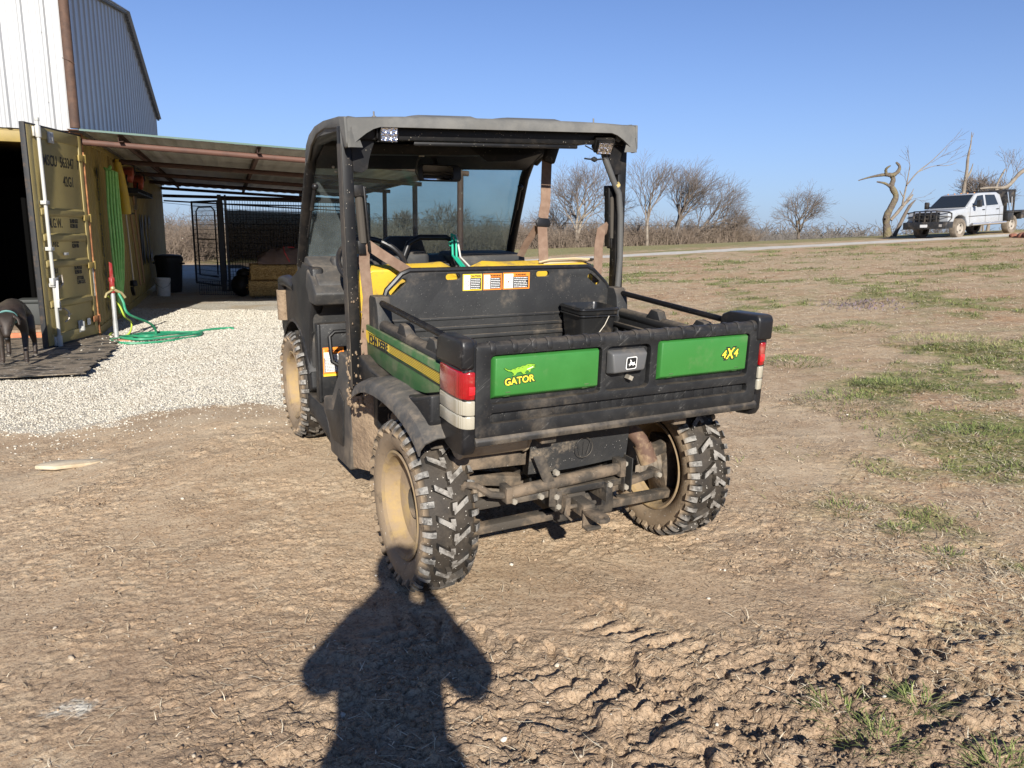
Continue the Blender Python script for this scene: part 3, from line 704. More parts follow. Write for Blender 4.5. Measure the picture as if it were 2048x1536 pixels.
# warning labels
def label_plate(name, x0, x1, z0, z1, y, head, parent, lab, axis='y', split=.38, pic=True, n=6):
    """warning sticker: coloured border and heading, pictogram on white, lines of small text on black"""
    P = MB(); P.bx(x0, x1, y-.0015, y, z0, z1) if axis == 'y' else P.bx(y-.0015, y, x0, x1, z0, z1)
    o = P.build(name, head, parent); o['label'] = lab
    w, h = x1-x0, z1-z0; xm = x0+w*split
    def rect(nm, a0, a1, c0, c1, m, d):
        q = MB(); q.bx(a0, a1, y-.0015-d, y-.0015, c0, c1) if axis == 'y' else q.bx(y-.0015-d, y-.0015, a0, a1, c0, c1)
        return q.build(nm, m, o, smooth=False)
    rect('pictogram_field', x0+w*.05, xm, z0+h*.07, z1-h*.07 if axis == 'y' else z1-h*.2, WHT, .0006)
    rect('text_field', xm, x1-w*.05, z0+h*.07, z1-h*.24, INK, .0006)
    t = MB(); rnd = random.Random(int(x0*999)); hh = h*.69
    for i in range(n):
        zz = z1-h*.24-hh*(i+.75)/(n+.3); a = xm+w*.04; 
        while a < x1-w*.12:
            l_ = min(w*(.03+.06*rnd.random()), x1-w*.09-a)
            q = (a, a+l_, y-.0027, y-.0020, zz-hh*.025, zz+hh*.035) if axis == 'y' else (y-.0027, y-.0020, a, a+l_, zz-hh*.025, zz+hh*.035)
            t.bx(*q); a += l_+w*.016
    t.build('small_print', WHT, o, smooth=False)
    if axis == 'y':
        fr = frame(((x0+x1)/2+w*(.16 if split > .2 else .06), y-.0024, z1-h*.135), (1, 0, 0), (0, 0, 1))
        text_mesh('heading', 'WARNING' if head is ORG else 'CAUTION', min(h*.155, w*.15), INK, o, fr, ext=.0003, bold=.0004)
        if pic:
            c = ((x0+w*.05+xm)/2, z0+h*.42); rr = min(xm-x0, h)*.36; k = MB()
            pts = [(c[0]+rr*math.cos(a*math.pi/10), y-.0026, c[1]+rr*math.sin(a*math.pi/10)) for a in range(20)]
            k.tube(pts, .0011, 4, closed=True); k.beam((c[0]-rr*.7, y-.0026, c[1]+rr*.7), (c[0]+rr*.7, y-.0026, c[1]-rr*.7), .002, .001)
            k.build('prohibition_sign', ORG if head is ORG else mat('red_ink', (.55, .02, .02), .6), o)
            k = MB(); k.ball((c[0], y-.0024, c[1]+rr*.3), rr*.18, (1, .2, 1), 1); k.beam((c[0], y-.0024, c[1]+rr*.2), (c[0]-rr*.1, y-.0024, c[1]-rr*.4), rr*.25, .001); k.build('figure', INK, o)
    return o
label_plate('warning_label', -.222, -.128, 1.072, 1.146, .5515, YST, bk, 'caution sticker with a yellow border')
label_plate('warning_label', -.122, -.028, 1.072, 1.146, .5515, ORG, bk, 'warning sticker with an orange border, in the middle')
label_plate('warning_label', -.022, .118, 1.072, 1.148, .5515, ORG, bk, 'widest warning sticker with an orange border')

# side panels
for sx in (-1, 1):
    X = lambda a: sx*a-.008
    p = MB(); p.prism([(.615, .935), (-.262, .935), (-.262, .845), (-.10, .80), (.10, .775), (.615, .800)], 'x', *sorted((X(.630), X(.646))))
    gpn = gp('green_side_panel', p, GRND, bev=.004)
    if sx < 0:
        s_ = MB(); s_.prism([(.612, .912), (.40, .905), (-.255, .905), (-.255, .868), (.35, .874), (.57, .862), (.602, .885)], 'x', X(.646), X(.6485)); yy = s_.build('yellow_stripe', YST, gpn)
        s_ = MB()
        for k in range(6): s_.bx(X(.6494), X(.6484), -.250, .28, .8715+k*.0060, .8728+k*.0060)
        s_.bx(X(.6494), X(.6484), -.255, .56, .9055, .9085); s_.bx(X(.6494), X(.6484), -.255, .50, .862, .8655)
        s_.build('pinstripes', INK, yy, smooth=False)
        text_mesh('maker_lettering', 'JOHN DEERE', .047, INK, yy, frame((X(.6496), .425, .884), (0, -1, 0), (0, 0, 1)), sx=.92, bold=.0012)
    m_ = MB(); m_.prism([(.60, .80), (.56, .812), (.50, .80), (.44, .785), (.10, .768), (-.10, .79), (-.262, .838), (-.262, .74), (-.24, .70), (-.05, .745), (.12, .752), (.36, .742), (.47, .70), (.53, .70), (.60, .74)], 'x', *sorted((X(.600), X(.690))))
    gp('lower_moulding', m_, PL, bev=.012, seg=3)
    # wheel-arch flare
    arc = [(.52, .690), (.47, .715), (.40, .742), (.31, .764), (.20, .776), (.08, .779), (-.04, .773), (-.14, .757), (-.22, .734), (-.27, .712), (-.305, .688)]
    rows = []
    for y_, z_ in arc:
        nr = Vector((0, y_-.09, (z_-.20))).normalized()
        rows.append([(X(.60), y_-nr.y*-.012, z_+.012), (X(.68), y_, z_+.010), (X(.725), y_, z_-.004), (X(.742), y_+nr.y*-.012, z_-.028), (X(.744), y_+nr.y*-.02, z_-.050)])
    f_ = MB(); f_.sheet(rows, th=.006); gp('wheel_arch_flare', f_, mat('scratched_flare', (.040, .040, .040), .6, c2=(.085, .080, .072), ns=6, dust=.4, dns=14, up=.12, bump=.3, bs=90) if sx < 0 else PL, bev=.0)
    # inner wheel arch
    w_ = MB(); w_.sheet([[(X(.36), .10+.42*math.cos(a*math.pi/12), .34+.40*math.sin(a*math.pi/12)), (X(.66), .10+.42*math.cos(a*math.pi/12), .34+.40*math.sin(a*math.pi/12))] for a in range(3, 10)], th=.004)
    gp('inner_wheel_arch', w_, STL)

# ---- tail gate
tg = empty('tailgate'); tg.parent = gator
TY = -.455
b = MB(); b.plate(rr(-.620, .585, .732, 1.030, .012), [rr(-.568, -.146, .840, 1.002), rr(-.128, .062, .842, 1.000, .022), rr(.092, .532, .842, 1.008), rr(-.568, .540, .775, .812, .012)], 'y', TY, TY+.030)
b.bx(-.612, .577, TY+.024, TY+.044, .735, 1.02)
fr_ = gp('frame', b, PL, bev=.0045, parent=tg)
b = MB(); b.tube([(-.618, TY+.024, 1.017), (.583, TY+.024, 1.027)], .0235, 14)
for i in range(17):
    x_ = -.56+i*.069+(.01 if i % 3 else 0)
    b.tube([(x_-.010, TY+.024, 1.0222+x_*.0083), (x_+.010, TY+.024, 1.0222+x_*.0083)], .0268, 14)
gp('top_roll', b, PL, bev=.003, parent=tg)
b = MB()
for i in range(23): b.bx(-.551+i*.047, -.507+i*.047, TY+.020, TY+.028, .773, .814)
b.bx(-.57, .54, TY+.022, TY+.03, .772, .815); gp('step_ribs', b, PL, bev=.003, parent=tg)
b = MB(); b.prism([(TY+.004, .734), (TY-.006, .722), (TY-.004, .704), (TY+.045, .700), (TY+.07, .734)], 'x', -.620, .600); gp('bottom_lip', b, STL, bev=.004, parent=tg)
def emblem_text(parent, body, size, M4, sx=1.):
    o = text_mesh('lettering_outline', body, size, INK, parent, Matrix.Translation((0, .0006, 0)) @ M4, sx, ext=.0006, bold=size*.11)
    return text_mesh('lettering', body, size, YST2, parent, M4, sx, ext=.0012, bold=size*.02)
YST2 = mat('bright_yellow_decal', (.80, .66, .05), .45)
GT2 = mat('light_green_decal', (.22, .42, .03), .5); GT3 = mat('dark_green_decal', (.03, .11, .02), .5)
for i, (x0, x1, z0, z1) in enumerate(((-.561, -.153, .853, .998), (.101, .525, .857, 1.006))):
    b = MB(); b.hexa([(x0, TY+.022, z0), (x1, TY+.022, z0), (x1, TY+.022, z1), (x0, TY+.022, z1), (x0+.008, TY-.004, z0+.016), (x1-.008, TY-.004, z0+.016), (x1-.008, TY-.004, z1-.006), (x0+.008, TY-.004, z1-.006)])
    gpl = b.build('green_panel', GRN, tg, bev=.004)
    for q in (.13, .87):
        t_ = MB(); xx = x0+(x1-x0)*q; t_.hexa([(xx-.012, TY+.02, z0-.001), (xx+.012, TY+.02, z0-.001), (xx+.010, TY+.01, z0+.017), (xx-.010, TY+.01, z0+.017), (xx-.012, TY+.006, z0-.002), (xx+.012, TY+.006, z0-.002), (xx+.009, TY-.0052, z0+.0165), (xx-.009, TY-.0052, z0+.0165)]); t_.lathe([(.0035, -.001), (.0001, -.001)], 'y', c=(xx, TY+.002, z0+.006), n=8); t_.xf(lambda p: (p.x, p.y-.0012, p.z+.010)); t_.build('clip', GRND, gpl, bev=.001)
    if i == 0:
        gpl['label'] = 'left green tailgate panel with the reptile emblem'
        F0 = frame((-.467, TY-.0048, .914), (1, 0, .035), (0, 0, 1))
        emblem_text(gpl, 'GATOR', .0315, F0 @ Matrix.Rotation(R(2), 4, 'Z'), 1.0)
        # running reptile: outline, body, highlight
        pts = [(-58, 16), (-50, 9), (-42, 4), (-30, 1), (-22, -7), (-30, -13), (-16, -12), (-10, -4), (4, -2), (12, -11), (26, -12), (20, -6), (26, 0), (34, -3), (30, -9), (40, -6), (42, 2), (54, 6), (60, 10), (50, 12), (60, 15), (52, 20), (38, 22), (28, 22), (20, 18), (10, 19), (2, 15), (-8, 16), (-16, 12), (-26, 11), (-34, 9), (-44, 11), (-52, 17)]
        K = .00112
        def em(m, s_, d, dx=0): 
            q = MB(); cx, cz = 0, 5
            M_ = frame((-.467, TY-.0040, .944), (1, 0, .03), (0, 0, 1))
            vs_ = [M_ @ Vector((((x_-cx)*s_+cx+dx)*K*.88, ((y_-cz)*s_+cz)*K*.88, d)) for x_, y_ in pts]
            f = [q.bm.verts.new(v) for v in vs_]; q.bm.faces.new(f); r_ = bmesh.ops.extrude_face_region(q.bm, geom=q.bm.faces[:]); 
            for v in [g for g in r_['geom'] if isinstance(g, bmesh.types.BMVert)]: v.co.y += .0008
            return q.build('reptile_emblem', m, gpl, smooth=False)
        em(GT2, 1.0, .0010)
        q = MB(); M_ = frame((-.467, TY-.0040, .944), (1, 0, .03), (0, 0, 1)); q.tube([M_ @ Vector((a*K*.88, c_*K*.88, .0014)) for a, c_ in pts], .0011, 4, closed=True); q.build('emblem_outline', GT3, gpl)
        q = MB(); M_ = frame((-.467, TY-.0040, .944), (1, 0, .03), (0, 0, 1))
        for (a, c_, e) in ((-34, 7, 4), (-20, 7, 5), (-6, 10, 5), (8, 12, 5), (30, 15, 5), (46, 15, 4)): q.tube([M_ @ Vector((a*K*.88, c_*K*.88, .0016)), M_ @ Vector(((a+e)*K*.88, (c_+2)*K*.88, .0016))], .0009, 4)
        q.build('emblem_marks', GT3, gpl)
        q = MB(); q.tube([M_ @ Vector((24*K, 3*K, .0017)), M_ @ Vector((34*K, 6*K, .0017)), M_ @ Vector((44*K, 9*K, .0017))], .0012, 4); q.build('emblem_teeth', WHT, gpl)
    else:
        gpl['label'] = 'right green tailgate panel with the yellow 4X4 sign'
        F0 = frame((.4325, TY-.0048, .936), (1, 0, .03), (0, 0, 1)); sh = Matrix(((1, .18, 0, 0), (0, 1, 0, 0), (0, 0, 1, 0), (0, 0, 0, 1)))
        emblem_text(gpl, '4', .040, F0 @ Matrix.Translation((-.029, 0, 0)) @ sh); emblem_text(gpl, 'X', .056, F0 @ sh, .85); emblem_text(gpl, '4', .040, F0 @ Matrix.Translation((.029, 0, 0)) @ sh)
b = MB(); b.hexa([(-.116, TY+.02, .898), (.046, TY+.02, .904), (.046, TY+.02, .985), (-.116, TY+.02, .985), (-.104, TY-.020, .908), (.022, TY-.020, .912), (.038, TY-.014, .972), (-.112, TY-.014, .976)])
hd_ = b.build('latch_handle', mat('grey_handle', (.085, .085, .085), .5, dust=.3, dns=8), tg, bev=.007, seg=3)
b = MB(); b.prism(rr(-.0225, .0225, -.0225, .0225, .007), 'z', 0, .0008); q0 = frame((-.036, TY-.0206, .941), (1, 0, .03), (0, -.10, 1)); b.xf(lambda p: q0 @ p); lo = b.build('badge', WHT, hd_)
b = MB(); b.prism(rr(-.0195, .0195, -.0195, .0195, .006), 'z', .0008, .0013); b.xf(lambda p: q0 @ p); b.build('badge_field', INK, lo)
b = MB(); K = .00085
dp = [(-16, -4), (-11, -1), (-8, 4), (-6, 10), (-9, 15), (-7, 19), (-4, 15), (-1, 12), (-2, 8), (4, 5), (10, 4), (15, 8), (14, 2), (19, -4), (22, -12), (16, -6), (11, -5), (8, -12), (5, -6), (-2, -4), (-6, -7), (-12, -12), (-9, -6)]
f = [b.bm.verts.new(q0 @ Vector((x_*K, (y_-2)*K, .0018))) for x_, y_ in dp]; b.bm.faces.new(f); b.build('deer_emblem', WHT, lo, smooth=False)
b = MB(); b.bx(-.03, -.012, TY-.004, TY+.02, .875, .89, rot=rotm(0, 25, 0)); b.build('latch_tongue', BOLT, tg)

# ---- tail lamps
def lens(name, c1, c2, rough):
    k = NB(name); w_ = k.n('ShaderNodeTexWave', wave_type='BANDS', bands_direction='X'); w_.inputs['Scale'].default_value = 90; k.l(k.coords(), w_.inputs[0])
    w2 = k.n('ShaderNodeTexWave', wave_type='BANDS', bands_direction='Z'); w2.inputs['Scale'].default_value = 90; k.l(k.coords(), w2.inputs[0])
    f = k.math('MULTIPLY', w_.outputs['Fac'], w2.outputs['Fac']); c = k.mix(f, c1, c2); c = k.mix(k.math('MULTIPLY', k.ramp(k.noise(8, 6, .7), .5, .75), .4), c, (.45, .37, .27))
    k.fin(c, rough, k.bump(f, .25, .001), 0, .6); k.b.inputs['Coat Weight'].default_value = .8; k.b.inputs['Coat Roughness'].default_value = .08; return k.m
RED = lens('red_lens', (.22, .002, .004), (.42, .006, .010), .16); RED2 = lens('bright_red_lens', (.80, .01, .02), (.9, .03, .03), .2); CLR = lens('clear_lens', (.30, .27, .20), (.52, .49, .41), .2)
for sx in (-1, 1):
    X = lambda a: sx*a-.010
    tl = empty('tail_light'); tl.parent = gator; tl.location = (0, 0, 0) if sx < 0 else (-.010, 0, .014); tl['label'] = ('left' if sx < 0 else 'right')+' tail lamp, red over clear'
    def lensbody(z0, z1, g=0.):
        pl = [(X(.612), -.458-g), (X(.626), -.458-g), (X(.638), -.454-g), (X(.648+g*.7), -.446-g*.7), (X(.655+g), -.434), (X(.659+g), -.418), (X(.661+g), -.395), (X(.662+g), -.36), (X(.660+g), -.275), (X(.64), -.270), (X(.612), -.30)]
        if sx > 0: pl = pl[::-1]
        q = MB(); q.prism(pl, 'z', z0, z1); return q
    lensbody(.745, .960, -.006).build('housing', PLC, tl, bev=.004)
    lensbody(.862, .953).build('red_lens', RED, tl, bev=.006, seg=3)
    lensbody(.765, .8085).build('clear_lens', CLR, tl, bev=.004, seg=3); lensbody(.8105, .859).build('clear_lens', CLR, tl, bev=.004, seg=3)
    q = MB(); q.bx(*sorted((X(.614), X(.634))), -.4590, -.4570, .880, .906); q.build('brake_reflector', RED2, tl, bev=.001)

# ---- under body
b = MB(); b.bx(-.59, .55, -.40, .50, .735, .772); b.bx(-.34, -.28, -.40, .55, .66, .735); b.bx(.24, .30, -.40, .55, .66, .735); b.bx(-.56, .52, -.395, -.345, .695, .735); b.bx(-.56, .52, .2, .26, .69, .735)
gp('bed_subframe', b, MUDF, bev=.004)
b = MB(); b.bx(-.27, -.22, -.20, 2.2, .40, .46); b.bx(.18, .23, -.20, 2.2, .40, .46); b.bx(-.27, .23, -.20, -.15, .40, .46); b.bx(-.27, -.22, -.20, -.14, .36, .72); b.bx(.18, .23, -.20, -.14, .38, .72); b.bx(-.25, .21, 1.6, 1.66, .38, .44)
gp('chassis', b, STL, bev=.004)
b = MB()
rows = [[(x_, -.318+.012*math.sin(x_*9)+(z_-.68)*-.10, z_+.02*(x_+.33)*.4) for x_ in [-.335+i*.04 for i in range(12)]] for z_ in [.70, .65, .60, .55, .515]]
b.sheet(rows, th=.004); fl_ = gp('rear_mud_flap', b, mat('mud_flap_rubber', (.016, .016, .016), .75, c2=(.03, .028, .025), ns=9, dust=.6, dns=6, dlo=.56, dhi=.70, bump=.4, bs=120, speck=.7, sps=110))
b = MB(); b.tube([(-.122+.038*math.cos(a*math.pi/8), -.338, .600+.038*math.sin(a*math.pi/8)) for a in range(16)], .0012, 4, closed=True)
for a in (-.5, 0, .5): b.tube([(-.122+a*.03, -.337, .575), (-.122+a*.06, -.337, .625)], .001, 4)
b.build('embossed_seal', STL, fl_)
b = MB(); b.tube([(-.60, -.26, .66), (-.33, -.26, .655)], .058, 20); b.tube([(-.60, -.26, .66), (-.592, -.26, .66)], .062, 20); b.tube([(-.345, -.26, .655), (-.337, -.26, .655)], .062, 20)
gp('muffler', b, mat('dusty_steel', (.36, .29, .20), .8, c2=(.24, .18, .12), ns=7, bump=.3), bev=.002)
b = MB(); b.tube([(.03, -.10, .66), (.08, -.18, .66), (.13, -.25, .635), (.165, -.30, .58), (.185, -.325, .515)], [.030, .032, .032, .030, .030], 18, caps=False); b.tube([(.170, -.305, .565), (.190, -.330, .495)], .036, 18, caps=False)
gp('exhaust_pipe', b, mat('rusty_exhaust', (.33, .23, .13), .8, c2=(.10, .055, .035), ns=7, nlo=.42, nhi=.58, bump=.4, bs=40), bev=0)
# suspension
for sx in (-1, 1):
    b = MB()
    b.beam((sx*.115-.02, -.19, .285), (sx*.51, -.10, .235), .05, .035); b.beam((sx*.115-.02, .18, .29), (sx*.51, .10, .235), .05, .03)
    b.beam((sx*.235-.02, -.13, .42), (sx*.50, -.05, .44), .05, .045)
    b.prism([(sx*.50+.02, .18), (sx*.55, .20), (sx*.56, .46), (sx*.50, .47), (sx*.47, .34)], 'y', -.08, .06)
    gp('suspension_arm', b, MUDF, bev=.006)
for sx in (-1, 1):
    b = MB(); p0 = Vector((sx*.30, -.03, .33)); p1 = Vector((sx*.50, -.01, .345)); rs = []; ps = []
    for i in range(19): t_ = i/18; ps.append(p0.lerp(p1, t_)); rs.append((.030+.030*t_)*(1+.10*(i % 2)))
    b.tube(ps, rs, 16); b.tube([(sx*.12, -.04, .32), (sx*.31, -.03, .33)], .016, 10)
    gp('axle_boot', b, mat('dusty_boot', (.10, .085, .066), .8, c2=(.20, .155, .11), ns=8, bump=.3), bev=0)
b = MB(); b.tube([(-.44, -.335, .470), (.045, -.335, .495)], .023, 14); b.bx(-.45, -.425, -.36, -.30, .44, .50); b.bx(.035, .06, -.36, -.30, .465, .53)
gp('cross_tube', b, MUDF, bev=.003)
b = MB(); b.bx(-.44, .06, -.335, -.30, .425, .450); b.prism([(-.27, .395), (-.235, .39), (-.235, .46), (-.30, .60), (-.345, .60), (-.30, .50), (-.27, .47)], 'y', -.352, -.346); b.bx(.06, .066, -.35, -.20, .40, .53); b.bx(.094, .10, -.35, -.20, .39, .53); b.bx(-.245, -.215, -.352, -.18, .372, .45); b.bx(-.02, .01, -.352, -.18, .372, .45)
gp('rear_bracket', b, STL, bev=.004)
b = MB(); b.tube([(-.57, -.27, .50), (-.54, -.31, .505), (-.50, -.33, .475), (-.44, -.335, .462)], .013, 10); b.tube([(-.58, -.28, .50), (-.585, -.24, .40)], .010, 8)
gp('sway_bar', b, MUDF)
b = MB(); b.beam((-.58, -.22, .395), (-.27, -.24, .408), .032, .04); gp('lateral_link', b, MUDF, bev=.005)
b = MB(); b.beam((-.02, -.32, .405), (.285, -.25, .412), .03, .028); b.lathe([(.020, -.03), (.020, .03)], 'y', c=(.285, -.25, .412), n=12, cap=True); gp('lateral_link', b, MUDF, bev=.005)
b = MB()
b.beam((-.60, -.20, .565), (-.25, -.20, .550), .07, .055)
gp('frame_rail', b, MUDF, bev=.005)
b = MB(); b.bx(-.18, -.10, -.33, -.10, .35, .42)
b.beam((-.140, -.30, .385), (-.140, -.42, .385), .050, .048)
b.plate([(-.170, -.50), (-.163, -.522), (-.14, -.532), (-.117, -.522), (-.110, -.50), (-.110, -.42), (-.170, -.42)], [[(-.14+.012*math.cos(a*math.pi/5), -.50+.012*math.sin(a*math.pi/5)) for a in range(10)]], 'z', .380, .394)
b.bx(-.170, -.110, -.43, -.42, .335, .395); b.bx(-.170, -.110, -.46, -.42, .325, .336)
b.tube([(-.20, -.37, .39), (-.08, -.37, .39)], .009, 8); b.tube([(-.205, -.37, .405), (-.225, -.39, .375), (-.20, -.40, .35)], .005, 6)
b.bx(-.215, -.195, -.38, -.30, .36, .43)
gp('hitch', b, MUDF, bev=.0025)
for x_, y_, z_ in ((-.252, -.366, .53), (-.24, -.352, .43), (-.41, -.345, .438), (-.23, -.352, .39), (-.005, -.352, .44), (.075, -.346, .415), (.06, -.352, .515), (-.30, -.345, .438), (.285, -.285, .412)):
    b = MB(); b.lathe([(.012, .012), (.012, -.002), (.010, -.006), (.0001, -.006)], 'y', c=(x_, y_, z_), n=6); gp('bolt', b, BOLT)
b = MB(); b.ball((0, .35, .42), .20, (1., 1.2, .75), 2); b.bx(-.18, .16, -.12, .6, .34, .62); b.bx(-.14, .10, -.20, .05, .255, .50); b.bx(-.16, .12, -.215, -.19, .25, .36)
gp('engine', b, STL, bev=.02)
# mud guard pods ahead of the rear wheels + sill + side body
for sx in (-1, 1):
    X = lambda a: sx*a-.005
    q = MB()
    q.hexa([(X(.655), .86, .185), (X(.40), .60, .30), (X(.40), 1.0, .30), (X(.655), 1.0, .20), (X(.675), .86, .70), (X(.40), .70, .72), (X(.40), 1.0, .72), (X(.675), 1.0, .72)]) if False else None
    rows = []
    for z_, x0, y0, x1, y1 in ((.20, .655, .84, .42, .47), (.34, .665, .80, .42, .47), (.50, .675, .78, .42, .50), (.62, .675, .80, .42, .60), (.74, .672, .86, .42, .72)):
        rows.append([(X(x0*(1-t_)+x1*t_+.03*math.sin(t_*3.14)), y0*(1-t_)+y1*t_-.02*math.sin(t_*3.14), z_+.02*math.sin(t_*3)) for t_ in [i/8 for i in range(9)]])
    q = MB(); q.sheet(rows, th=.012); gp('mud_guard', q, MUD, bev=0)
    q = MB(); q.prism([(1.20, .165), (.84, .185), (.79, .40), (.84, .74), (1.00, .74), (1.02, .62), (1.16, .47), (1.32, .44), (1.34, .36), (1.24, .31)], 'x', *sorted((X(.60), X(.672))))
    q2 = gp('side_pod', q, mat('pod_plastic', (.04, .038, .036), .6, c2=(.075, .066, .055), ns=6, dust=.45, dns=5, up=.3, bump=.2, bs=120) if sx < 0 else PL, bev=.012, seg=3)
    r_ = MB(); r_.prism([(.93, .28), (.90, .52), (.99, .56), (1.10, .42), (1.26, .38), (1.12, .26)], 'x', *sorted((X(.672), X(.680)))); r_.build('pod_inset', PL, q2, bev=.006)
    q = MB(); q.prism([(1.95, .255), (1.78, .27), (1.25, .21), (.86, .175), (.86, .215), (1.24, .25), (1.32, .37), (1.75, .36), (1.80, .42), (1.95, .42)], 'x', *sorted((X(.615), X(.668)))); gp('sill', q, PL, bev=.01)
# floor, seat box, lower cab
b = MB(); b.bx(-.63, .62, 1.05, 1.95, .345, .365)
for i in range(7): b.bx(-.60, -.40, 1.34+i*.055, 1.36+i*.055, .365, .372)
gp('floor', b, PL, bev=.003)
b = MB(); b.prism([(.66, .36), (.66, .86), (1.12, .86), (1.16, .80), (1.16, .36)], 'x', -.56, .55); gp('seat_base', b, PL, bev=.015)
b = MB(); b.bx(-.61, .60, .60, .66, .46, .98); b.bx(-.56, .54, .59, .60, .5, .9); gp('cab_rear_wall', b, PL, bev=.006)
# red/white tall label inside the door opening
lb_ = label_plate('warning_label', -.645, -.530, .525, .672, 1.4385, ORG, gator, 'tall warning sticker in the footwell, yellow strip at its foot', split=.06, n=12, pic=False)
MB().bx(-.645, -.530, 1.4372, 1.4388, .513, .531).build('caution_strip', YST, lb_)
MB().bx(-.640, -.595, 1.4362, 1.4374, .615, .645).build('pictogram_field', WHT, lb_)
q = MB(); q.bx(-.658, -.40, 1.440, 1.50, .38, .80); q.bx(-.672, -.652, 1.432, 1.50, .37, .80); gp('footwell_panel', q, PL, bev=.008)
b = MB(); b.tube([(-.56, 1.20, .80), (-.64, 1.20, .80), (-.665, 1.20, .775), (-.67, 1.16, .70), (-.67, 1.13, .66), (-.64, 1.12, .64), (-.56, 1.12, .64)], .011, 10); gp('grab_handle', b, BLK)
# seats
for i, (x0, x1) in enumerate(((-.66, -.17), (-.13, .62))):
    q = MB(); n = 9; rows = []
    for t_ in range(7):
        z_ = .86+.305*t_/6; zz = z_
        row = []
        for s_ in range(n):
            u = s_/(n-1); x_ = x0+(x1-x0)*u; ed = max(0, abs(u-.5)*2-.72)/.28
            drop = .045*ed*ed if t_ == 6 else 0
            row.append((x_+(.5-u)*.03*(t_/6), .735-.06*t_/6-.01*math.sin(u*6.3), zz-drop))
        rows.append(row)
    q.sheet(rows, th=-.09)
    st = gp('seat_back', q, YEL, bev=.026, seg=4, w=True); st['label'] = ('driver' if i == 0 else 'passenger')+' side yellow vinyl backrest'
    q = MB(); q.bx(max(x0+.01, -.57), x1-.05, .80, 1.20, .86, .95); gp('seat_cushion', q, YEL, bev=.03, seg=4)
# paper and cord on the passenger backrest
b = MB(); b.bx(.28, .58, .70, .80, 1.170, 1.180, rot=rotm(0, -1, 4)); b.tube([(.25, .68, 1.178), (.32, .68, 1.190), (.45, .68, 1.193), (.585, .68, 1.185)], .005, 6); gp('folded_mat', b, mat('tan_board', (.50, .38, .22), .8), w=True)

# ---- dash, cowl, hood, steering
DSH = mat('dash_plastic', (.030, .030, .030), .6, c2=(.048, .047, .045), ns=5, dust=.35, dns=5, dlo=.5, dhi=.8, up=.22, bump=.25, bs=160, speck=.4)
b = MB(); b.prism([(1.46, 1.02), (1.43, .96), (1.46, .90), (1.56, .88), (1.62, .72), (1.66, .40), (1.95, .40), (1.95, 1.12), (1.70, 1.135), (1.56, 1.09)], 'x', -.655, .64); gp('dashboard', b, DSH, bev=.014, seg=3)
b = MB(); b.prism([(1.40, .965), (1.50, 1.04), (1.60, 1.08), (1.64, .98), (1.56, .90), (1.44, .90)], 'x', -.68, -.28); ds = gp('instrument_pod', b, DSH, bev=.012, seg=3)
for i, x_ in enumerate((-.63, -.585, -.54, -.49)):
    q = MB(); q.bx(x_, x_+.03, 1.425, 1.44, .945, .985, rot=rotm(-28, 0, 0)); q.build('rocker_switch', PLC if i < 2 else DSH, ds, bev=.003)
b = MB(); b.bx(-.54, -.36, 1.57, 1.66, 1.07, 1.14); gp('gauge_cluster', b, DSH, bev=.02, seg=3)
b = MB(); b.bx(-.28, -.02, 1.45, 1.75, 1.04, 1.175); gp('dash_hump', b, DSH, bev=.035, seg=4)
b = MB(); b.bx(.15, .62, 1.50, 1.80, 1.02, 1.155); gp('dash_hump', b, DSH, bev=.035, seg=4)
b = MB(); b.tube([(-.20, 1.42, 1.12), (-.16, 1.42, 1.225), (-.10, 1.42, 1.255), (.06, 1.42, 1.255), (.10, 1.42, 1.235), (.11, 1.42, 1.10)], .016, 12)
gp('grab_bar', b, PLC, w=False)
b = MB(); b.prism([(-.28, 1.14), (-.24, 1.22), (-.20, 1.25), (-.02, 1.25), (.02, 1.14)], 'y', 1.60, 1.66); gp('cup_shelf', b, PL, bev=.01)
sc_ = Vector((-.42, 1.24, 1.13)); ax_ = Vector((0, -.70, .72)).normalized(); M_ = ax_.to_track_quat('Z', 'Y').to_matrix().to_4x4(); M_.translation = sc_
sw_ = empty('steering_wheel'); sw_.parent = gator; sw_.matrix_local = M_
b = MB(); b.tube([(.175*math.cos(a*math.pi/20), .175*math.sin(a*math.pi/20), 0) for a in range(40)], .0145, 10, closed=True); b.build('rim', PLC, sw_)
b = MB(); b.lathe([(.055, -.03), (.055, .0), (.045, .012), (.0001, .014)], 'z', n=20, c=(0, 0, -.03)); 
for a in (90, 210, 330): b.beam((.04*math.cos(R(a)), .04*math.sin(R(a)), -.03), (.172*math.cos(R(a)), .172*math.sin(R(a)), 0), .03, .012)
b.tube([(0, 0, -.03), (0, 0, -.30)], .025, 10); b.build('spokes', DSH, sw_, bev=.003)
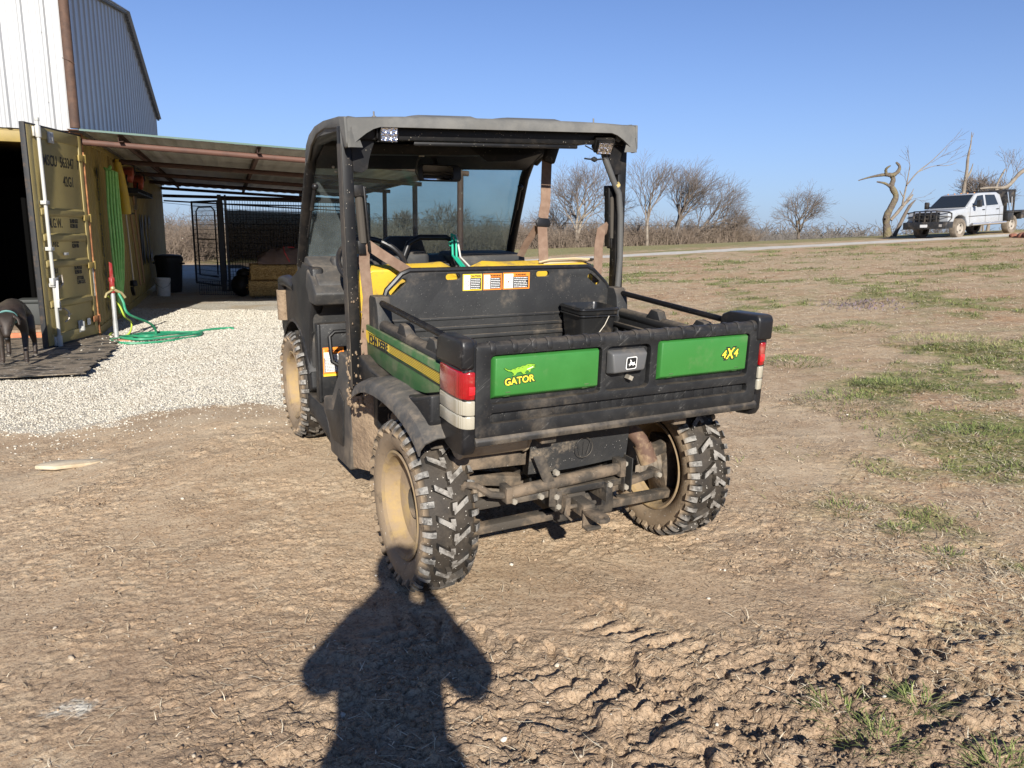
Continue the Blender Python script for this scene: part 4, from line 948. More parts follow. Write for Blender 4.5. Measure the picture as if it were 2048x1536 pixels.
# front body: cowl sides, fenders, hood
for sx in (-1, 1):
    X = lambda a: sx*a-.005
    q = MB(); q.prism([(1.52, 1.09), (1.50, .95), (1.60, .80), (1.66, .56), (1.62, .40), (1.74, .34), (1.80, .42), (1.82, .55), (1.90, .68), (2.05, .735), (2.20, .70), (2.34, .58), (2.40, .62), (2.42, .80), (2.25, .93), (1.95, 1.02), (1.75, 1.10)], 'x', *sorted((X(.60), X(.665)))); gp('front_fender', q, PL, bev=.014, seg=3)
    q = MB(); q.sheet([[(X(.56), 2.01+.40*math.cos(R(a)), .36+.385*math.sin(R(a))), (X(.66), 2.01+.40*math.cos(R(a)), .36+.385*math.sin(R(a))), (X(.672), 2.01+.40*math.cos(R(a)), .35+.375*math.sin(R(a)))] for a in range(15, 171, 12)], th=.008); gp('front_arch_flare', q, PL)
    q = MB(); q.tube([(X(.645), 2.02, .93), (X(.665), 2.15, .955), (X(.672), 2.25, .94), (X(.675), 2.27, .88)], [.03, .036, .036, .03], 14); q.tube([(X(.675), 2.27, .88), (X(.67), 2.26, .72)], [.032, .036], 14); q2 = gp('brush_guard', q, MUD if False else PLC)
    q = MB(); q.tube([(X(.676), 2.272, .885), (X(.672), 2.262, .70)], [.038, .041], 14); q.build('mud_coat', MUD, q2)
b = MB(); b.prism([(1.80, 1.11), (1.90, 1.13), (2.20, 1.06), (2.50, .95), (2.62, .82), (2.62, .45), (1.90, .45)], 'x', -.50, .49); gp('hood', b, GRN, bev=.03, seg=3)
b = MB(); b.bx(-.45, .44, 2.60, 2.66, .42, .78); gp('front_bumper', b, PL, bev=.02)

# ---- cab frame
def tubeW(name, path, r, m=BLK, n=10, **k): b = MB(); b.tube(path, r, n); return gp(name, b, m, w=True, **k)
b = MB(); b.beam((-.700, .615, .62), (-.675, .600, 1.77), .050, .055, up=(0, 1, 0)); rp = gp('rear_roll_post', b, BLK, bev=.008, w=True)
b = MB(); b.bx(-.737, -.725, .575, .650, .64, 1.60) ; 
b = MB(); b.beam((-.7275, .605, .66), (-.7035, .592, 1.70), .004, .058, up=(0, 1, 0)); b.build('post_rubber', mat('brown_dust_strip', (.085, .068, .05), .8, c2=(.04, .035, .03), ns=6), rp, bev=.003, warp=warp)
b = MB(); b.beam((.665, .615, .62), (.675, .600, 1.77), .050, .055, up=(0, 1, 0)); rp2 = gp('rear_roll_post', b, BLK, bev=.008, w=True)
b = MB(); b.beam((-.69, .60, 1.755), (.69, .60, 1.755), .05, .05); b.bx(-.66, .66, .55, .575, 1.715, 1.775); b.bx(-.40, .40, .548, .56, 1.695, 1.712); gp('roof_cross_beam', b, BLK, bev=.008, w=True)
for sx in (-1, 1):
    b = MB(); b.prism([(sx*.66, 1.70), (sx*.55, 1.70), (sx*.575, 1.645), (sx*.590, 1.605), (sx*.60, 1.565), (sx*.625, 1.55), (sx*.66, 1.555)][::sx], 'y', .572, .580); b.lathe([(.010, -.002), (.0001, -.002)], 'y', c=(sx*.618, .572, 1.585), n=12); b.xf(lambda p: (p.x, p.y, p.z+.035)); gp('gusset_plate', b, BLK, w=True)
    b = MB(); b.lathe([(.017, .01), (.017, -.004), (.011, -.007), (.0001, -.007)], 'y', c=(sx*.625, .548, 1.745), n=14); gp('round_plug', b, GREY, w=True)
for sx in (-1, 1):
    tubeW('front_roll_post', [(sx*.655, 1.80, 1.08), (sx*.642, 1.66, 1.32), (sx*.628, 1.50, 1.575), (sx*.622, 1.40, 1.675), (sx*.628, 1.20, 1.745), (sx*.655, .65, 1.765)], .027, n=12)
    b = MB(); b.beam((sx*.665, 1.80, 1.04), (sx*.650, 1.48, 1.66), .016, .030); b.bm.free()
    # bottle-shaped receiver brackets on the rear posts (seat belt retractors)
    b = MB(); b.bx(*sorted((sx*.660, sx*.615)), .60, .66, 1.485, 1.535); b.bx(*sorted((sx*.66, sx*.625)), .61, .65, 1.24, 1.30); b.bx(*sorted((sx*.618, sx*.606)), .60, .64, 1.25, 1.53); gp('retractor_bracket', b, BLK, bev=.005, w=True)
    b = MB(); b.tube([(sx*.635, .62, 1.29), (sx*.635, .62, 1.49)], .017, 10); gp('retractor_spindle', b, mat('old_webbing', (.055, .046, .036), .85), w=True)

tubeW('windshield_upper_frame', [(-.63, 1.46, 1.645), (.63, 1.46, 1.645)], .025)
b = MB(); rnd = random.Random(8)
for i in range(110):
    z_ = .58+.50*rnd.random()**2.4; y_ = rnd.uniform(.575, .64); side = rnd.random() < .45
    b.ball((-.733 if side else rnd.uniform(-.725, -.675), y_ if side else .575, z_), rnd.uniform(.002, .009)*(1.2-1.1*(z_-.58)), (.7, .7, 1.1), 1)
tag(b.build('post_mud', MUD, rp), kind='stuff')
# roof
def roofz(u, v):   # u -1..1 across, v 0..1 rear..front
    return 1.798+.012*(1-abs(u)**4)+.014*math.sin(min(v*1.4, 1)*3.14)-.115*max(0, (v-.55)/.45)**2
NU, NV = 45, 15; rows = []
for j in range(NV):
    v = j/(NV-1); y_ = .515+v*.925; hw_ = .690-.045*v
    row = []
    def add(x_, yy, z_): row.append((x_, yy, z_))
    drop = .10*max(0, 1-v/.07) if v < .07 else 0
    sd = .050 if 0.05 < v < .93 else .06; fd = .115*max(0, (v-.55)/.45)**2
    add(-hw_-.002, y_, 1.805-sd-fd); add(-hw_-.004, y_, 1.788-fd)
    for i in range(NU):
        u = -1+2*i/(NU-1); z_ = roofz(u, v)
        if abs(u) > .99: z_ = 1.804-fd
        if abs(u) < .62 and abs(abs(u)-.31) < .2 and .08 < v < .9: z_ += .010
        add(u*(hw_-.012), y_, z_)
    add(hw_+.004, y_, 1.788-fd); add(hw_+.002, y_, 1.805-sd-fd)
    rows.append(row)
# rear lip and front lip
r0 = [(x_*1.0, .500, min(z_, 1.796)) for x_, y_, z_ in rows[0]]; r00 = [(x_, .497, max(1.722, 1.765-.095) if abs(x_) < .60 else 1.765-.10) for x_, y_, z_ in rows[0]]
rl = [(x_, .497, 1.764 if abs(x_) < .555 else 1.764-.082*min(1, (abs(x_)-.555)/.13)**1.5) for x_, y_, z_ in rows[0]]
rf = [(x_, 1.458, z_-.02) for x_, y_, z_ in rows[-1]]; rf2 = [(x_, 1.462, z_-.045) for x_, y_, z_ in rows[-1]]
b = MB(); b.sheet([rl, r0]+rows+[rf, rf2], th=.012); rof = gp('roof', b, GREY, w=True, ang=50)
# long side skirts
for sx in (-1, 1):
    b = MB(); b.prism([(.496, 1.800), (.496, 1.700), (.510, 1.682), (.535, 1.680), (.552, 1.700), (.572, 1.740), (.62, 1.765), (.90, 1.778), (1.08, 1.765), (1.24, 1.720), (1.33, 1.670), (1.385, 1.640), (1.42, 1.645), (1.415, 1.680), (1.36, 1.730), (1.26, 1.772), (1.10, 1.802), (.90, 1.812), (.60, 1.808)], 'x', -.006, .006); b.xf(lambda p: (sx*(.694-.045*(p.y-.515)/.925)+p.x, p.y, p.z)); gp('roof_skirt', b, GREY, bev=.004, w=True)
# headliner below
b = MB(); b.bx(-.64, .64, .58, 1.20, 1.74, 1.765); b.prism([(-.55, 1.73), (.55, 1.73), (.45, 1.68), (-.45, 1.68)], 'y', 1.10, 1.30); b.prism([(1.20, 1.765), (1.30, 1.73), (1.44, 1.665), (1.47, 1.635), (1.44, 1.615), (1.30, 1.68), (1.20, 1.72)], 'x', -.61, .61); gp('headliner', b, BLK, bev=.006, w=True)
b = MB(); b.prism([(.10, 1.72), (.62, 1.72), (.44, 1.675), (.36, 1.655), (.20, 1.65)], 'y', 1.10, 1.14); gp('headliner_edge', b, BLK, w=True)
RBM = mat('grey_bolt', (.16, .15, .14), .5, metal=.3)
for x_, y_ in ((-.545, .60), (.52, .60)): b = MB(); b.tube([(x_, y_, 1.80), (x_, y_, 1.832)], .0035, 6); b.lathe([(.012, 0), (.008, .006), (.0001, .006)], 'z', c=(x_, y_, 1.808), n=8); gp('roof_bolt', b, RBM, w=True)
b = MB(); b.lathe([(.055, 0), (.055, .012), (.045, .022), (.0001, .028)], 'z', c=(-.54, 1.10, 1.805), n=20); gp('roof_cap', b, PLC, w=True)
# glass
def glass(name, tint, rough=.02):
    k = NB(name); b_ = k.b; k.fin(tint, rough, None, 0, .5); b_.inputs['Transmission Weight'].default_value = 1.; b_.inputs['IOR'].default_value = 1.08
    return k.m
def pane_mat(name, tint, dirt):
    """thin glazing: mostly see-through with a green-blue tint, a gloss layer and a film of dust"""
    k = NB(name); t_ = k.t; out = [n for n in t_.nodes if n.type == 'OUTPUT_MATERIAL'][0]
    tr = k.n('ShaderNodeBsdfTransparent'); tr.inputs[0].default_value = C4(tint); gl = k.n('ShaderNodeBsdfGlossy'); gl.inputs['Roughness'].default_value = .05
    df = k.n('ShaderNodeBsdfDiffuse'); df.inputs[0].default_value = (.55, .62, .62, 1); fr = k.n('ShaderNodeFresnel'); fr.inputs[0].default_value = 1.45
    m1 = k.n('ShaderNodeMixShader'); k.l(k.math('MULTIPLY', fr.outputs[0], .7), m1.inputs[0]); k.l(tr.outputs[0], m1.inputs[1]); k.l(gl.outputs[0], m1.inputs[2])
    m2 = k.n('ShaderNodeMixShader'); f = k.math('MULTIPLY', k.ramp(k.noise(3, 7, .65), .3, .75, .35, 1.), dirt); k.l(f, m2.inputs[0]); k.l(m1.outputs[0], m2.inputs[1]); k.l(df.outputs[0], m2.inputs[2])
    k.l(m2.outputs[0], out.inputs[0]); t_.nodes.remove(k.b); return k.m
GLS = pane_mat('tinted_glazing', (.66, .745, .735), .17)
b = MB(); b.hexa([(-.645, 1.795, 1.09), (.645, 1.795, 1.09), (.645, 1.801, 1.093), (-.645, 1.801, 1.093), (-.622, 1.468, 1.650), (.622, 1.468, 1.650), (.622, 1.474, 1.653), (-.622, 1.474, 1.653)]); gp('windshield', b, GLS, w=True, smooth=False)
for nm, x0, x1 in (('gas_strut', -.605, -.635), ('gas_strut', .595, .60)):
    b = MB(); b.tube([(x0, 1.50, 1.515), (x0*.5+x1*.5, 1.56, 1.40)], .011, 10); b.tube([(x0*.5+x1*.5, 1.56, 1.40), (x1, 1.66, 1.25)], .005, 8); b.ball((x0, 1.49, 1.525), .018, (1, 1, 1), 2); gp(nm, b, PLC, w=True)
b = MB()
for i in range(5): b.ball((-.56+.012*i, 1.40, 1.69-.022*i), .008, (1, 1, 1), 1)
gp('wing_bolt', b, BOLT, w=True)
# mirror
mr = empty('rear_view_mirror'); mr.parent = gator
MIR = NB('mirror_glass').fin((.8, .8, .8), .03, None, 1., .5)
q0 = frame(warp(Vector((.005, 1.285, 1.595))), (1, .10, .01), (0, .10, 1))
b = MB(); b.prism(rr(-.125, .125, -.042, .042, .022, 6), 'z', -.012, .014); b.xf(lambda p: q0 @ p); b.build('shell', PLC, mr, bev=.004)
b = MB(); b.prism(rr(-.104, .075, -.036, .036, .012, 6), 'z', .0145, .0165); b.xf(lambda p: q0 @ p); b.build('glass', MIR, mr)
b = MB(); b.tube([(.02, 1.30, 1.62), (.02, 1.34, 1.69)], .012, 8); b.prism(rr(-.03, .03, -.03, .03, .01), 'z', 0, .03); b.bm.free(); b = MB(); b.tube([(.0, 1.30, 1.61), (.0, 1.34, 1.69)], .012, 8); b.build('bracket', BLK, mr, warp=warp)
b = MB(); b.tube([(-.10, 1.22, 1.70), (-.135, 1.23, 1.65), (-.14, 1.25, 1.60), (-.115, 1.26, 1.555), (-.10, 1.27, 1.57), (-.09, 1.28, 1.60)], .0045, 6); gp('loose_wire', b, INK, w=True)
b = MB(); b.bx(-.122, -.098, 1.22, 1.235, 1.675, 1.70); gp('wire_plug', b, mat('plug_white', (.5, .48, .42), .6), w=True)
# work lamps
LED = NB('led_reflector'); LED.fin((.85, .85, .88), .12, LED.bump(LED.vor(150, 'Distance'), .6, .003), 1., .5); LED = LED.m
for i, (x_, z_, ry, tilt) in enumerate(((-.515, 1.738, 4, 4), (.530, 1.700, -8, 28))):
    wl = empty('work_light'); wl.parent = gator; wl['label'] = 'square LED work lamp, lit by the sun' if i == 0 else 'square LED work lamp tipped downward'
    q0 = frame(warp(Vector((x_, .520, z_))), (1, .05 if i == 0 else -.2, 0), (0, -math.sin(R(tilt)), math.cos(R(tilt))))
    b = MB(); b.prism(rr(-.038, .038, -.032, .032, .007), 'z', -.055, .004); 
    for k in range(5): b.bx(-.040, .040, -.034+k*.014, -.028+k*.014, -.055, -.02)
    b.xf(lambda p: q0 @ p); b.build('housing', BLK, wl, bev=.003)
    b = MB()
    for cx in (-.022, 0, .022):
        for cz in (-.014, .012): b.lathe([(.0115, .006), (.009, .0045), (.004, .0035), (.0001, .0045)], 'z', c=(cx, cz, .0), n=14)
    b.bx(-.034, .034, -.027, .025, .001, .0042); b.xf(lambda p: q0 @ p); b.build('reflector', LED, wl)
    b = MB(); b.bx(-.048, -.040, -.02, .03, -.05, -.01); b.bx(.040, .048, -.02, .03, -.05, -.01); b.bx(-.048, .048, .03, .037, -.05, -.01); b.xf(lambda p: q0 @ p); b.build('bracket', BLK, wl, bev=.002)
# conduit down the right post
b = MB(); b.tube([(.545, .565, 1.71), (.560, .560, 1.65), (.600, .562, 1.57), (.640, .565, 1.50), (.650, .565, 1.40), (.648, .565, 1.20), (.635, .568, 1.05), (.625, .575, .92)], .0155, 12)
for z_ in (1.53, ): b.tube([(.622, .563, 1.540), (.632, .563, 1.525)], .0175, 12)
gp('corrugated_conduit', b, mat('grey_conduit', (.075, .073, .068), .6, bump=.6, bs=260, bd=.002), w=True)
b = MB(); b.tube([(.622, .563, 1.543), (.630, .563, 1.531)], .018, 12); gp('tape_band', b, mat('tan_tape', (.45, .34, .13), .6), w=True)
b = MB(); b.tube([(.60, .56, 1.74), (.56, .55, 1.71), (.55, .55, 1.67), (.575, .555, 1.63)], .008, 6); b.tube([(.56, .555, 1.655), (.50, .55, 1.650), (.455, .545, 1.652), (.43, .54, 1.654)], .004, 6); b.ball((.490, .55, 1.651), .013, (1.4, 1, 1), 1); b.tube([(.555, .55, 1.70), (.49, .55, 1.69), (.44, .55, 1.71)], .003, 6); gp('lamp_wiring', b, INK, w=True)
# seat belts
BLT = mat('tan_webbing', (.165, .102, .068), .85, c2=(.215, .14, .097), ns=20, dust=.25, dns=12, bump=.4, bs=300, bd=.001)
def belt(name, pts, w_=.046, parent=gator, nrm=(0, -1, 0), m=None):
    """webbing strap through pts, flat side towards nrm"""
    P = [Vector(p) for p in pts]; rows = []; N = Vector(nrm)
    for i, p in enumerate(P):
        d = (P[min(i+1, len(P)-1)]-P[max(i-1, 0)]).normalized(); sd = d.cross(N).normalized(); nn_ = sd.cross(d)
        rows.append([p+sd*(w_/2*t_) for t_ in (-1, -.33, .33, 1)])
    b = MB(); b.sheet(rows, th=.003); return b.build(name, m or BLT, parent)
W_ = lambda p: warp(Vector(p))
o = belt('seat_belt', [W_(p) for p in ((-.632, .615, 1.275), (-.632, .64, 1.20), (-.635, .62, 1.05), (-.655, .60, .90), (-.67, .58, .70))]); o['label'] = 'driver belt hanging straight down'
o = belt('seat_belt', [W_(p) for p in ((-.62, .62, 1.285), (-.56, .62, 1.24), (-.48, .62, 1.185), (-.40, .64, 1.135))], .042); o['label'] = 'driver belt crossing to the right'
o = belt('seat_belt', [W_(p) for p in ((.435, .90, 1.650), (.41, .87, 1.55), (.375, .82, 1.45), (.335, .78, 1.375))], .058); o['label'] = 'upper passenger belt on its pivot'
o = belt('seat_belt', [W_(p) for p in ((.325, .77, 1.345), (.315, .75, 1.25), (.305, .73, 1.15), (.300, .71, 1.08))], .054); o['label'] = 'lower passenger belt below the buckle tongue'
o = belt('seat_belt', [W_(p) for p in ((.315, .80, 1.34), (.285, .86, 1.26), (.265, .90, 1.19))], .04); o['label'] = 'belt end behind the buckle'
o = belt('seat_belt', [W_(p) for p in ((.610, .62, 1.32), (.585, .60, 1.345), (.560, .60, 1.33), (.545, .60, 1.26), (.540, .60, 1.16), (.535, .61, 1.08))], .05); o['label'] = 'right-hand belt looped over its hook'
b = MB(); b.prism([(-.035, -.02), (.035, -.02), (.042, 0), (.03, .022), (-.03, .022), (-.042, 0)], 'z', -.006, .006); q0 = frame(W_((.330, .768, 1.36)), (1, 0, -.05), (0, .1, 1)); b.xf(lambda p: q0 @ p); gp('belt_tongue', b, PLC, bev=.003)
b = MB(); b.prism([(-.03, -.05), (.03, -.05), (.045, .06), (.01, .08), (-.025, .06)], 'z', -.02, .02); q0 = frame(W_((.455, .90, 1.690)), (1, 0, -.25), (0, .1, 1)); b.xf(lambda p: q0 @ p); gp('belt_pivot_cover', b, PL, bev=.008)
b = MB(); b.bx(.235, .28, .90, .93, 1.13, 1.17); gp('belt_buckle', b, PLC, bev=.006)
# green cord with hook and white rope on the grab bar
RP = mat('green_cord', (.01, .34, .21), .6)
b = MB(); b.tube([(.085, 1.40, 1.262), (.078, 1.375, 1.24), (.075, 1.36, 1.16), (.070, 1.20, 1.10), (.068, 1.0, 1.06), (.060, .86, 1.0)], .0065, 8); b.tube([(.078, 1.40, 1.275), (.098, 1.39, 1.265), (.098, 1.37, 1.24), (.094, 1.35, 1.15), (.088, 1.18, 1.09), (.075, .86, 1.0)], .0065, 8)
b.tube([(.078, 1.38, 1.235), (.062, 1.38, 1.232), (.058, 1.38, 1.222), (.066, 1.38, 1.212), (.08, 1.38, 1.214)], .004, 6)
o = tag(b.build('green_cord', RP, None, warp=lambda p: vw(p)), 'bright green hooked cord tied to the grab bar inside the cab', 'cord')
b = MB(); b.tube([(.108, 1.40, 1.272), (.112, 1.38, 1.24), (.122, 1.36, 1.15), (.13, 1.2, 1.09), (.14, .9, 1.0)], .005, 6); tag(b.build('white_rope', mat('rope_white', (.55, .53, .48), .8), None, warp=lambda p: vw(p)), 'thin white rope hanging beside the green cord in the cab', 'rope')
# square bucket in the bed
bk_ = empty('square_bucket'); bkM = Matrix.Translation(VO) @ RV.to_4x4() @ Matrix.Translation((.375, .425, .803)) @ Matrix.Rotation(R(-2), 4, 'Z'); bk_.matrix_world = bkM
tag(bk_, 'square black plastic bucket standing in the right corner of the cargo bed', 'bucket')
BKT = mat('bucket_plastic', (.013, .013, .013), .28, dust=.35, dns=6, dlo=.48, dhi=.72, bump=.2, bs=60)
def sqring(h, z, r): return [(p[0], p[1], z) for p in rr(-h, h, -h, h, r, 5)]
b = MB(); b.sheet([sqring(.080, 0, .02), sqring(.096, .165, .02), sqring(.103, .168, .024), sqring(.105, .196, .024), sqring(.100, .198, .024), sqring(.094, .17, .02), sqring(.076, .006, .02)], loop=True); b.bm.faces.new([b.bm.verts.new(p) for p in sqring(.078, .004, .02)]); b.build('body', BKT, bk_, ang=45)
b = MB(); b.tube(sqring(.106, .190, .024), .005, 6, closed=True); b.tube(sqring(.103, .160, .024), .004, 6, closed=True); b.build('rim', BKT, bk_)
b = MB(); b.tube([(.045, -.106, .160), (.02, -.112, .12), (-.02, -.110, .07), (-.05, -.098, .03)], .0022, 6); b.build('wire_handle', BOLT, bk_)
# ================================================================ CONTAINER, BARN, LEAN-TO
def corr_y(name, mb_fn): pass
CY = mat('yellow_container_paint', (.29, .205, .050), .6, c2=(.23, .165, .045), ns=2.5, dust=.25, dns=6, dlo=.55, dhi=.8, dcol=(.20, .12, .06), bump=.1, bs=40, speck=.25, spcol=(.12, .05, .02), sps=22)
CYD = mat('faded_door_paint', (.30, .235, .085), .55, c2=(.265, .205, .075), ns=3, dust=.30, dns=7, dlo=.58, dhi=.78, dcol=(.20, .11, .05), bump=.12, bs=30, speck=.5, spcol=(.11, .045, .02), sps=26)
RUST = mat('rust', (.20, .075, .03), .85, c2=(.42, .19, .07), ns=9, nlo=.4, nhi=.62, bump=.5, bs=50, speck=.4, spcol=(.55, .42, .2), sps=30)
RUSTP = mat('rusty_yellow_post', (.42, .30, .08), .8, c2=(.28, .10, .035), ns=7, nlo=.42, nhi=.55, bump=.4, bs=40)
RPIPE = mat('brown_primer_pipe', (.105, .048, .032), .7, c2=(.078, .037, .026), ns=5, bump=.15, bs=90, speck=.35, spcol=(.6, .55, .5), sps=9)
RDARK = mat('rusted_pipe', (.10, .055, .035), .8, c2=(.06, .035, .025), ns=6, bump=.3, bs=120, speck=.5, spcol=(.03, .02, .015), sps=60)
WPN = mat('white_sheet_metal', (.335, .34, .342), .38, c2=(.315, .32, .322), ns=.8, dust=.08, dns=3)
WRD = mat('white_rod_paint', (.40, .395, .365), .5, dust=.4, dns=8, dlo=.55, dhi=.75, dcol=(.35, .27, .2))
SEAL = mat('door_seal', (.02, .02, .02), .7, dust=.5, dns=10, dlo=.5, dhi=.7, dcol=(.12, .08, .05))
GALV = mat('galvalume_sheet', (.50, .48, .43), .45, metal=.35, c2=(.44, .41, .36), ns=2, stretch=None, dust=.2, dns=3)
box = empty('shipping_container', SO, SA, 'weathered yellow steel shipping container with open end under the white barn wall', 'shipping container')
Z0, Z1, WD, LN = -.07, 2.476, 2.44, 12.19
def corr_wall(x, y0, y1, z0, z1, sgn, pitch=.278, dep=.036, ax='y'):
    """trapezoid corrugation seen from the sgn side"""
    pts = []; y = y0
    while y < y1-.01:
        for q, d in ((0, 0), (.25, 0), (.5, dep), (.75, dep)): pts.append((y+q*pitch, d))
        y += pitch
    pts.append((y1, 0)); pts = [(min(p, y1), d) for p, d in pts]
    b = MB(); rows = []
    for z in (z0, z1): rows.append([(x-sgn*d, p, z) if ax == 'y' else (p, x-sgn*d, z) for p, d in pts])
    b.sheet(rows, th=.003); return b
corr_wall(-.012, .16, LN-.1, Z0+.15, Z1-.10, 1).build('side_wall', CY, box, smooth=False)
corr_wall(-WD+.012, .16, LN-.1, Z0+.15, Z1-.10, -1).build('side_wall', CY, box, smooth=False)
corr_wall(LN-.02, -WD+.1, -.1, Z0+.15, Z1-.10, 1, ax='x').build('end_wall', CY, box, smooth=False)
b = MB(); b.bx(-.07, .0, .15, LN, Z1-.10, Z1-.01); b.bx(-WD, -WD+.07, .15, LN, Z1-.10, Z1-.01); b.bx(-.07, .0, .15, LN, Z0, Z0+.15); b.bx(-WD, -WD+.07, .15, LN, Z0, Z0+.15)
b.bx(-WD+.16, -.16, .0, .12, Z1-.16, Z1-.03); b.bx(-WD, 0, LN-.12, LN, Z1-.12, Z1); b.build('rails', CY, box, bev=.006)
b = MB(); b.bx(-WD+.05, -.05, .1, LN-.05, Z1-.07, Z1-.03); b.bx(-WD, -.16, -.004, .10, Z1-.03, Z1+.004); b.build('roof_sheet', CY, box)
b = MB(); b.bx(-WD+.05, -.05, .05, LN-.05, Z0+.10, Z0+.15); b.build('plank_floor', mat('floor_planks', (.16, .105, .06), .85, c2=(.27, .2, .14), ns=3, stretch=(12, 1, 1), dust=.5, dns=4), box)
b = MB(); b.bx(-WD+.16, -.16, -.004, .10, Z0-.02, Z0+.12); b.build('door_sill', mat('red_sill', (.42, .13, .06), .8, c2=(.45, .22, .09), ns=6), box, bev=.006)
for x_ in (-.16, -WD):
    b = MB(); b.bx(x_, x_+.16, .0, .16, Z0+.12, Z1-.12); b.build('corner_post', RUSTP if x_ == -.16 else CY, box, bev=.006)
    for z_ in (Z0-.01, Z1-.12):
        b = MB(); b.plate(rr(x_-.003, x_+.163, z_, z_+.12, .006, 3), [cap(x_+.075, z_+.06, .085, .055)], 'y', -.006, .02); b.bx(x_-.003, x_+.163, .02, .18, z_, z_+.12); b.build('corner_casting', RUST, box, bev=.003)
b = MB(); b.tube([(.014, -.03, Z0+.1), (.014, -.03, Z1-.25)], .016, 8); b.bx(-.002, .010, -.02, .06, Z0+.1, Z1-.14); b.build('rusty_hinge_strip', RUST, box)
# the open door
dn = empty('door'); dn.parent = box; dn.location = (.008, -.03, 0); dang = math.atan2(-.954, -.30); dn.rotation_euler = (0, 0, dang)
# door frame: +x runs from hinge to free edge, outer face looks to +y after the turn
DW, DZ0, DZ1 = 1.155, .03, 2.405; OUT = 1
b = MB(); b.bx(.02, DW, -.035, .0, DZ0, DZ1); b.bx(.02, .10, .0, .012, DZ0, DZ1); b.bx(DW-.09, DW, .0, .012, DZ0, DZ1); b.bx(.10, DW-.09, 0, .012, DZ0, DZ0+.12); b.bx(.10, DW-.09, 0, .012, DZ1-.12, DZ1)
for z_ in (.48, .93, 1.22, 1.50):
    b.prism([(z_-.055, 0), (z_-.03, .022), (z_+.03, .022), (z_+.055, 0)], 'x', .12, DW-.11) if False else b.hexa([(.12, 0, z_-.05), (DW-.11, 0, z_-.05), (DW-.11, 0, z_+.05), (.12, 0, z_+.05), (.13, .022, z_-.025), (DW-.12, .022, z_-.025), (DW-.12, .022, z_+.025), (.13, .022, z_+.025)])
dl = b.build('door_leaf', CYD, dn, bev=.005); 
b = MB(); b.bx(DW, DW+.028, -.045, .010, DZ0-.02, DZ1+.02); b.bx(.0, DW+.02, -.045, .004, DZ1, DZ1+.022); b.bx(.0, DW+.02, -.045, .004, DZ0-.025, DZ0); b.bx(.0, .02, -.04, .006, DZ0, DZ1); b.build('rubber_seal', SEAL, dn, bev=.004)
b = MB(); b.tube([(DW-.16, .045, DZ0-.09), (DW-.16, .045, DZ1+.06)], .019, 12)
for z_ in (DZ0+.04, DZ1-.06): b.tube([(DW-.16, .045, z_-.06), (DW-.16, .045, z_+.06)], .030, 12); b.bx(DW-.21, DW-.11, .005, .03, z_-.05, z_+.05)
b.tube([(DW-.16, .045, DZ0-.10), (DW-.16, .045, DZ0-.04)], .028, 10); b.tube([(DW-.16, .045, DZ1+.05), (DW-.16, .045, DZ1+.085)], .024, 10)
for z_ in (.70, 1.10, 1.60): b.bx(DW-.20, DW-.12, .01, .072, z_-.02, z_+.02)
b.build('lock_rod', WRD, dn, bev=.003)
b = MB(); b.beam((DW-.165, .075, .75), (DW-.12, .085, .45), .035, .012); b.beam((DW-.13, .09, .55), (DW-.18, .075, .42), .03, .012); b.bx(DW-.21, DW-.10, .03, .075, .70, .78)
b.build('handle_lever', WRD, dn, bev=.003)
b = MB(); b.tube([(DW-.27, .02, .78), (DW-.33, .05, .80), (DW-.34, .05, .70), (DW-.30, .03, .66)], .008, 6); b.tube([(DW-.36, .02, .42), (DW-.40, .05, .38), (DW-.40, .05, .30), (DW-.36, .02, .26)], .009, 6); b.tube([(DW-.36, .04, .34), (DW-.46, .05, .345)], .006, 6)
b.build('handle_hooks', mat('chipped_metal', (.30, .25, .2), .7, c2=(.5, .46, .4), ns=20), dn)
b = MB(); b.tube([(.44, .03, .12), (.44, .03, .23)], .028, 10); b.bx(.39, .49, .004, .02, .10, .24); b.bx(.60, .69, .02, .04, 1.02, 1.05); b.tube([(.71, .03, DZ1-.13), (.71, .03, DZ1-.04)], .012, 8); b.bx(.66, .76, .01, .03, DZ1-.15, DZ1-.03)
b.build('latch_boxes', WRD, dn, bev=.003)
b = MB(); b.bx(.20, .28, .0125, .0135, .165, .245); b.build('paper_tag', WHT, dn)
for z_ in (.22, .88, 1.45, 2.15):
    b = MB(); b.bx(-.03, .14, .010, .028, z_-.035, z_+.035); b.tube([(-.01, .015, z_-.05), (-.01, .015, z_+.05)], .02, 10); b.build('hinge', CY if z_ > .5 else RUST, dn, bev=.003)
b = MB(); b.bx(.022, .034, .0122, .0135, .5, .9); b.bx(.0, .012, .0, .012, .3, 1.3); b.build('white_overpaint', WHT, dn)
def dtext(s_, z_, body, size, sx=.62, al='LEFT'):
    # text runs from the free edge to the hinge
    return text_mesh('stencil_lettering', body, size, INK, dl, frame((s_, .0232 if False else .0030, z_), (-1, 0, 0), (0, 0, 1)), sx=sx, ext=.0008, align=al, bold=.0022)
dtext(.88, 2.06, 'MSCU', .165, .66); dtext(.53, 2.06, '563347', .165, .62); dtext(.155, 2.06, '7', .155, .5); dtext(.50, 1.85, '42G1', .16, .66)
dtext(.90, 1.375, 'M.G.W.', .145); dtext(.93, 1.285, 'TARE', .13) if False else None
for body, z_ in (('M.G.W.', 1.385), ('TARE', 1.275), ('NET', 1.075), ('CU.CAP.', .965)): pass
dtext(.44, 1.405, '30.480 KGS', .062, .6); dtext(.44, 1.350, '67.200 LBS', .062, .6); dtext(.90, 1.155, 'TARE', .12, .6); dtext(.44, 1.175, '3.740 KGS', .062, .6); dtext(.44, 1.120, '8.250 LBS', .062, .6)
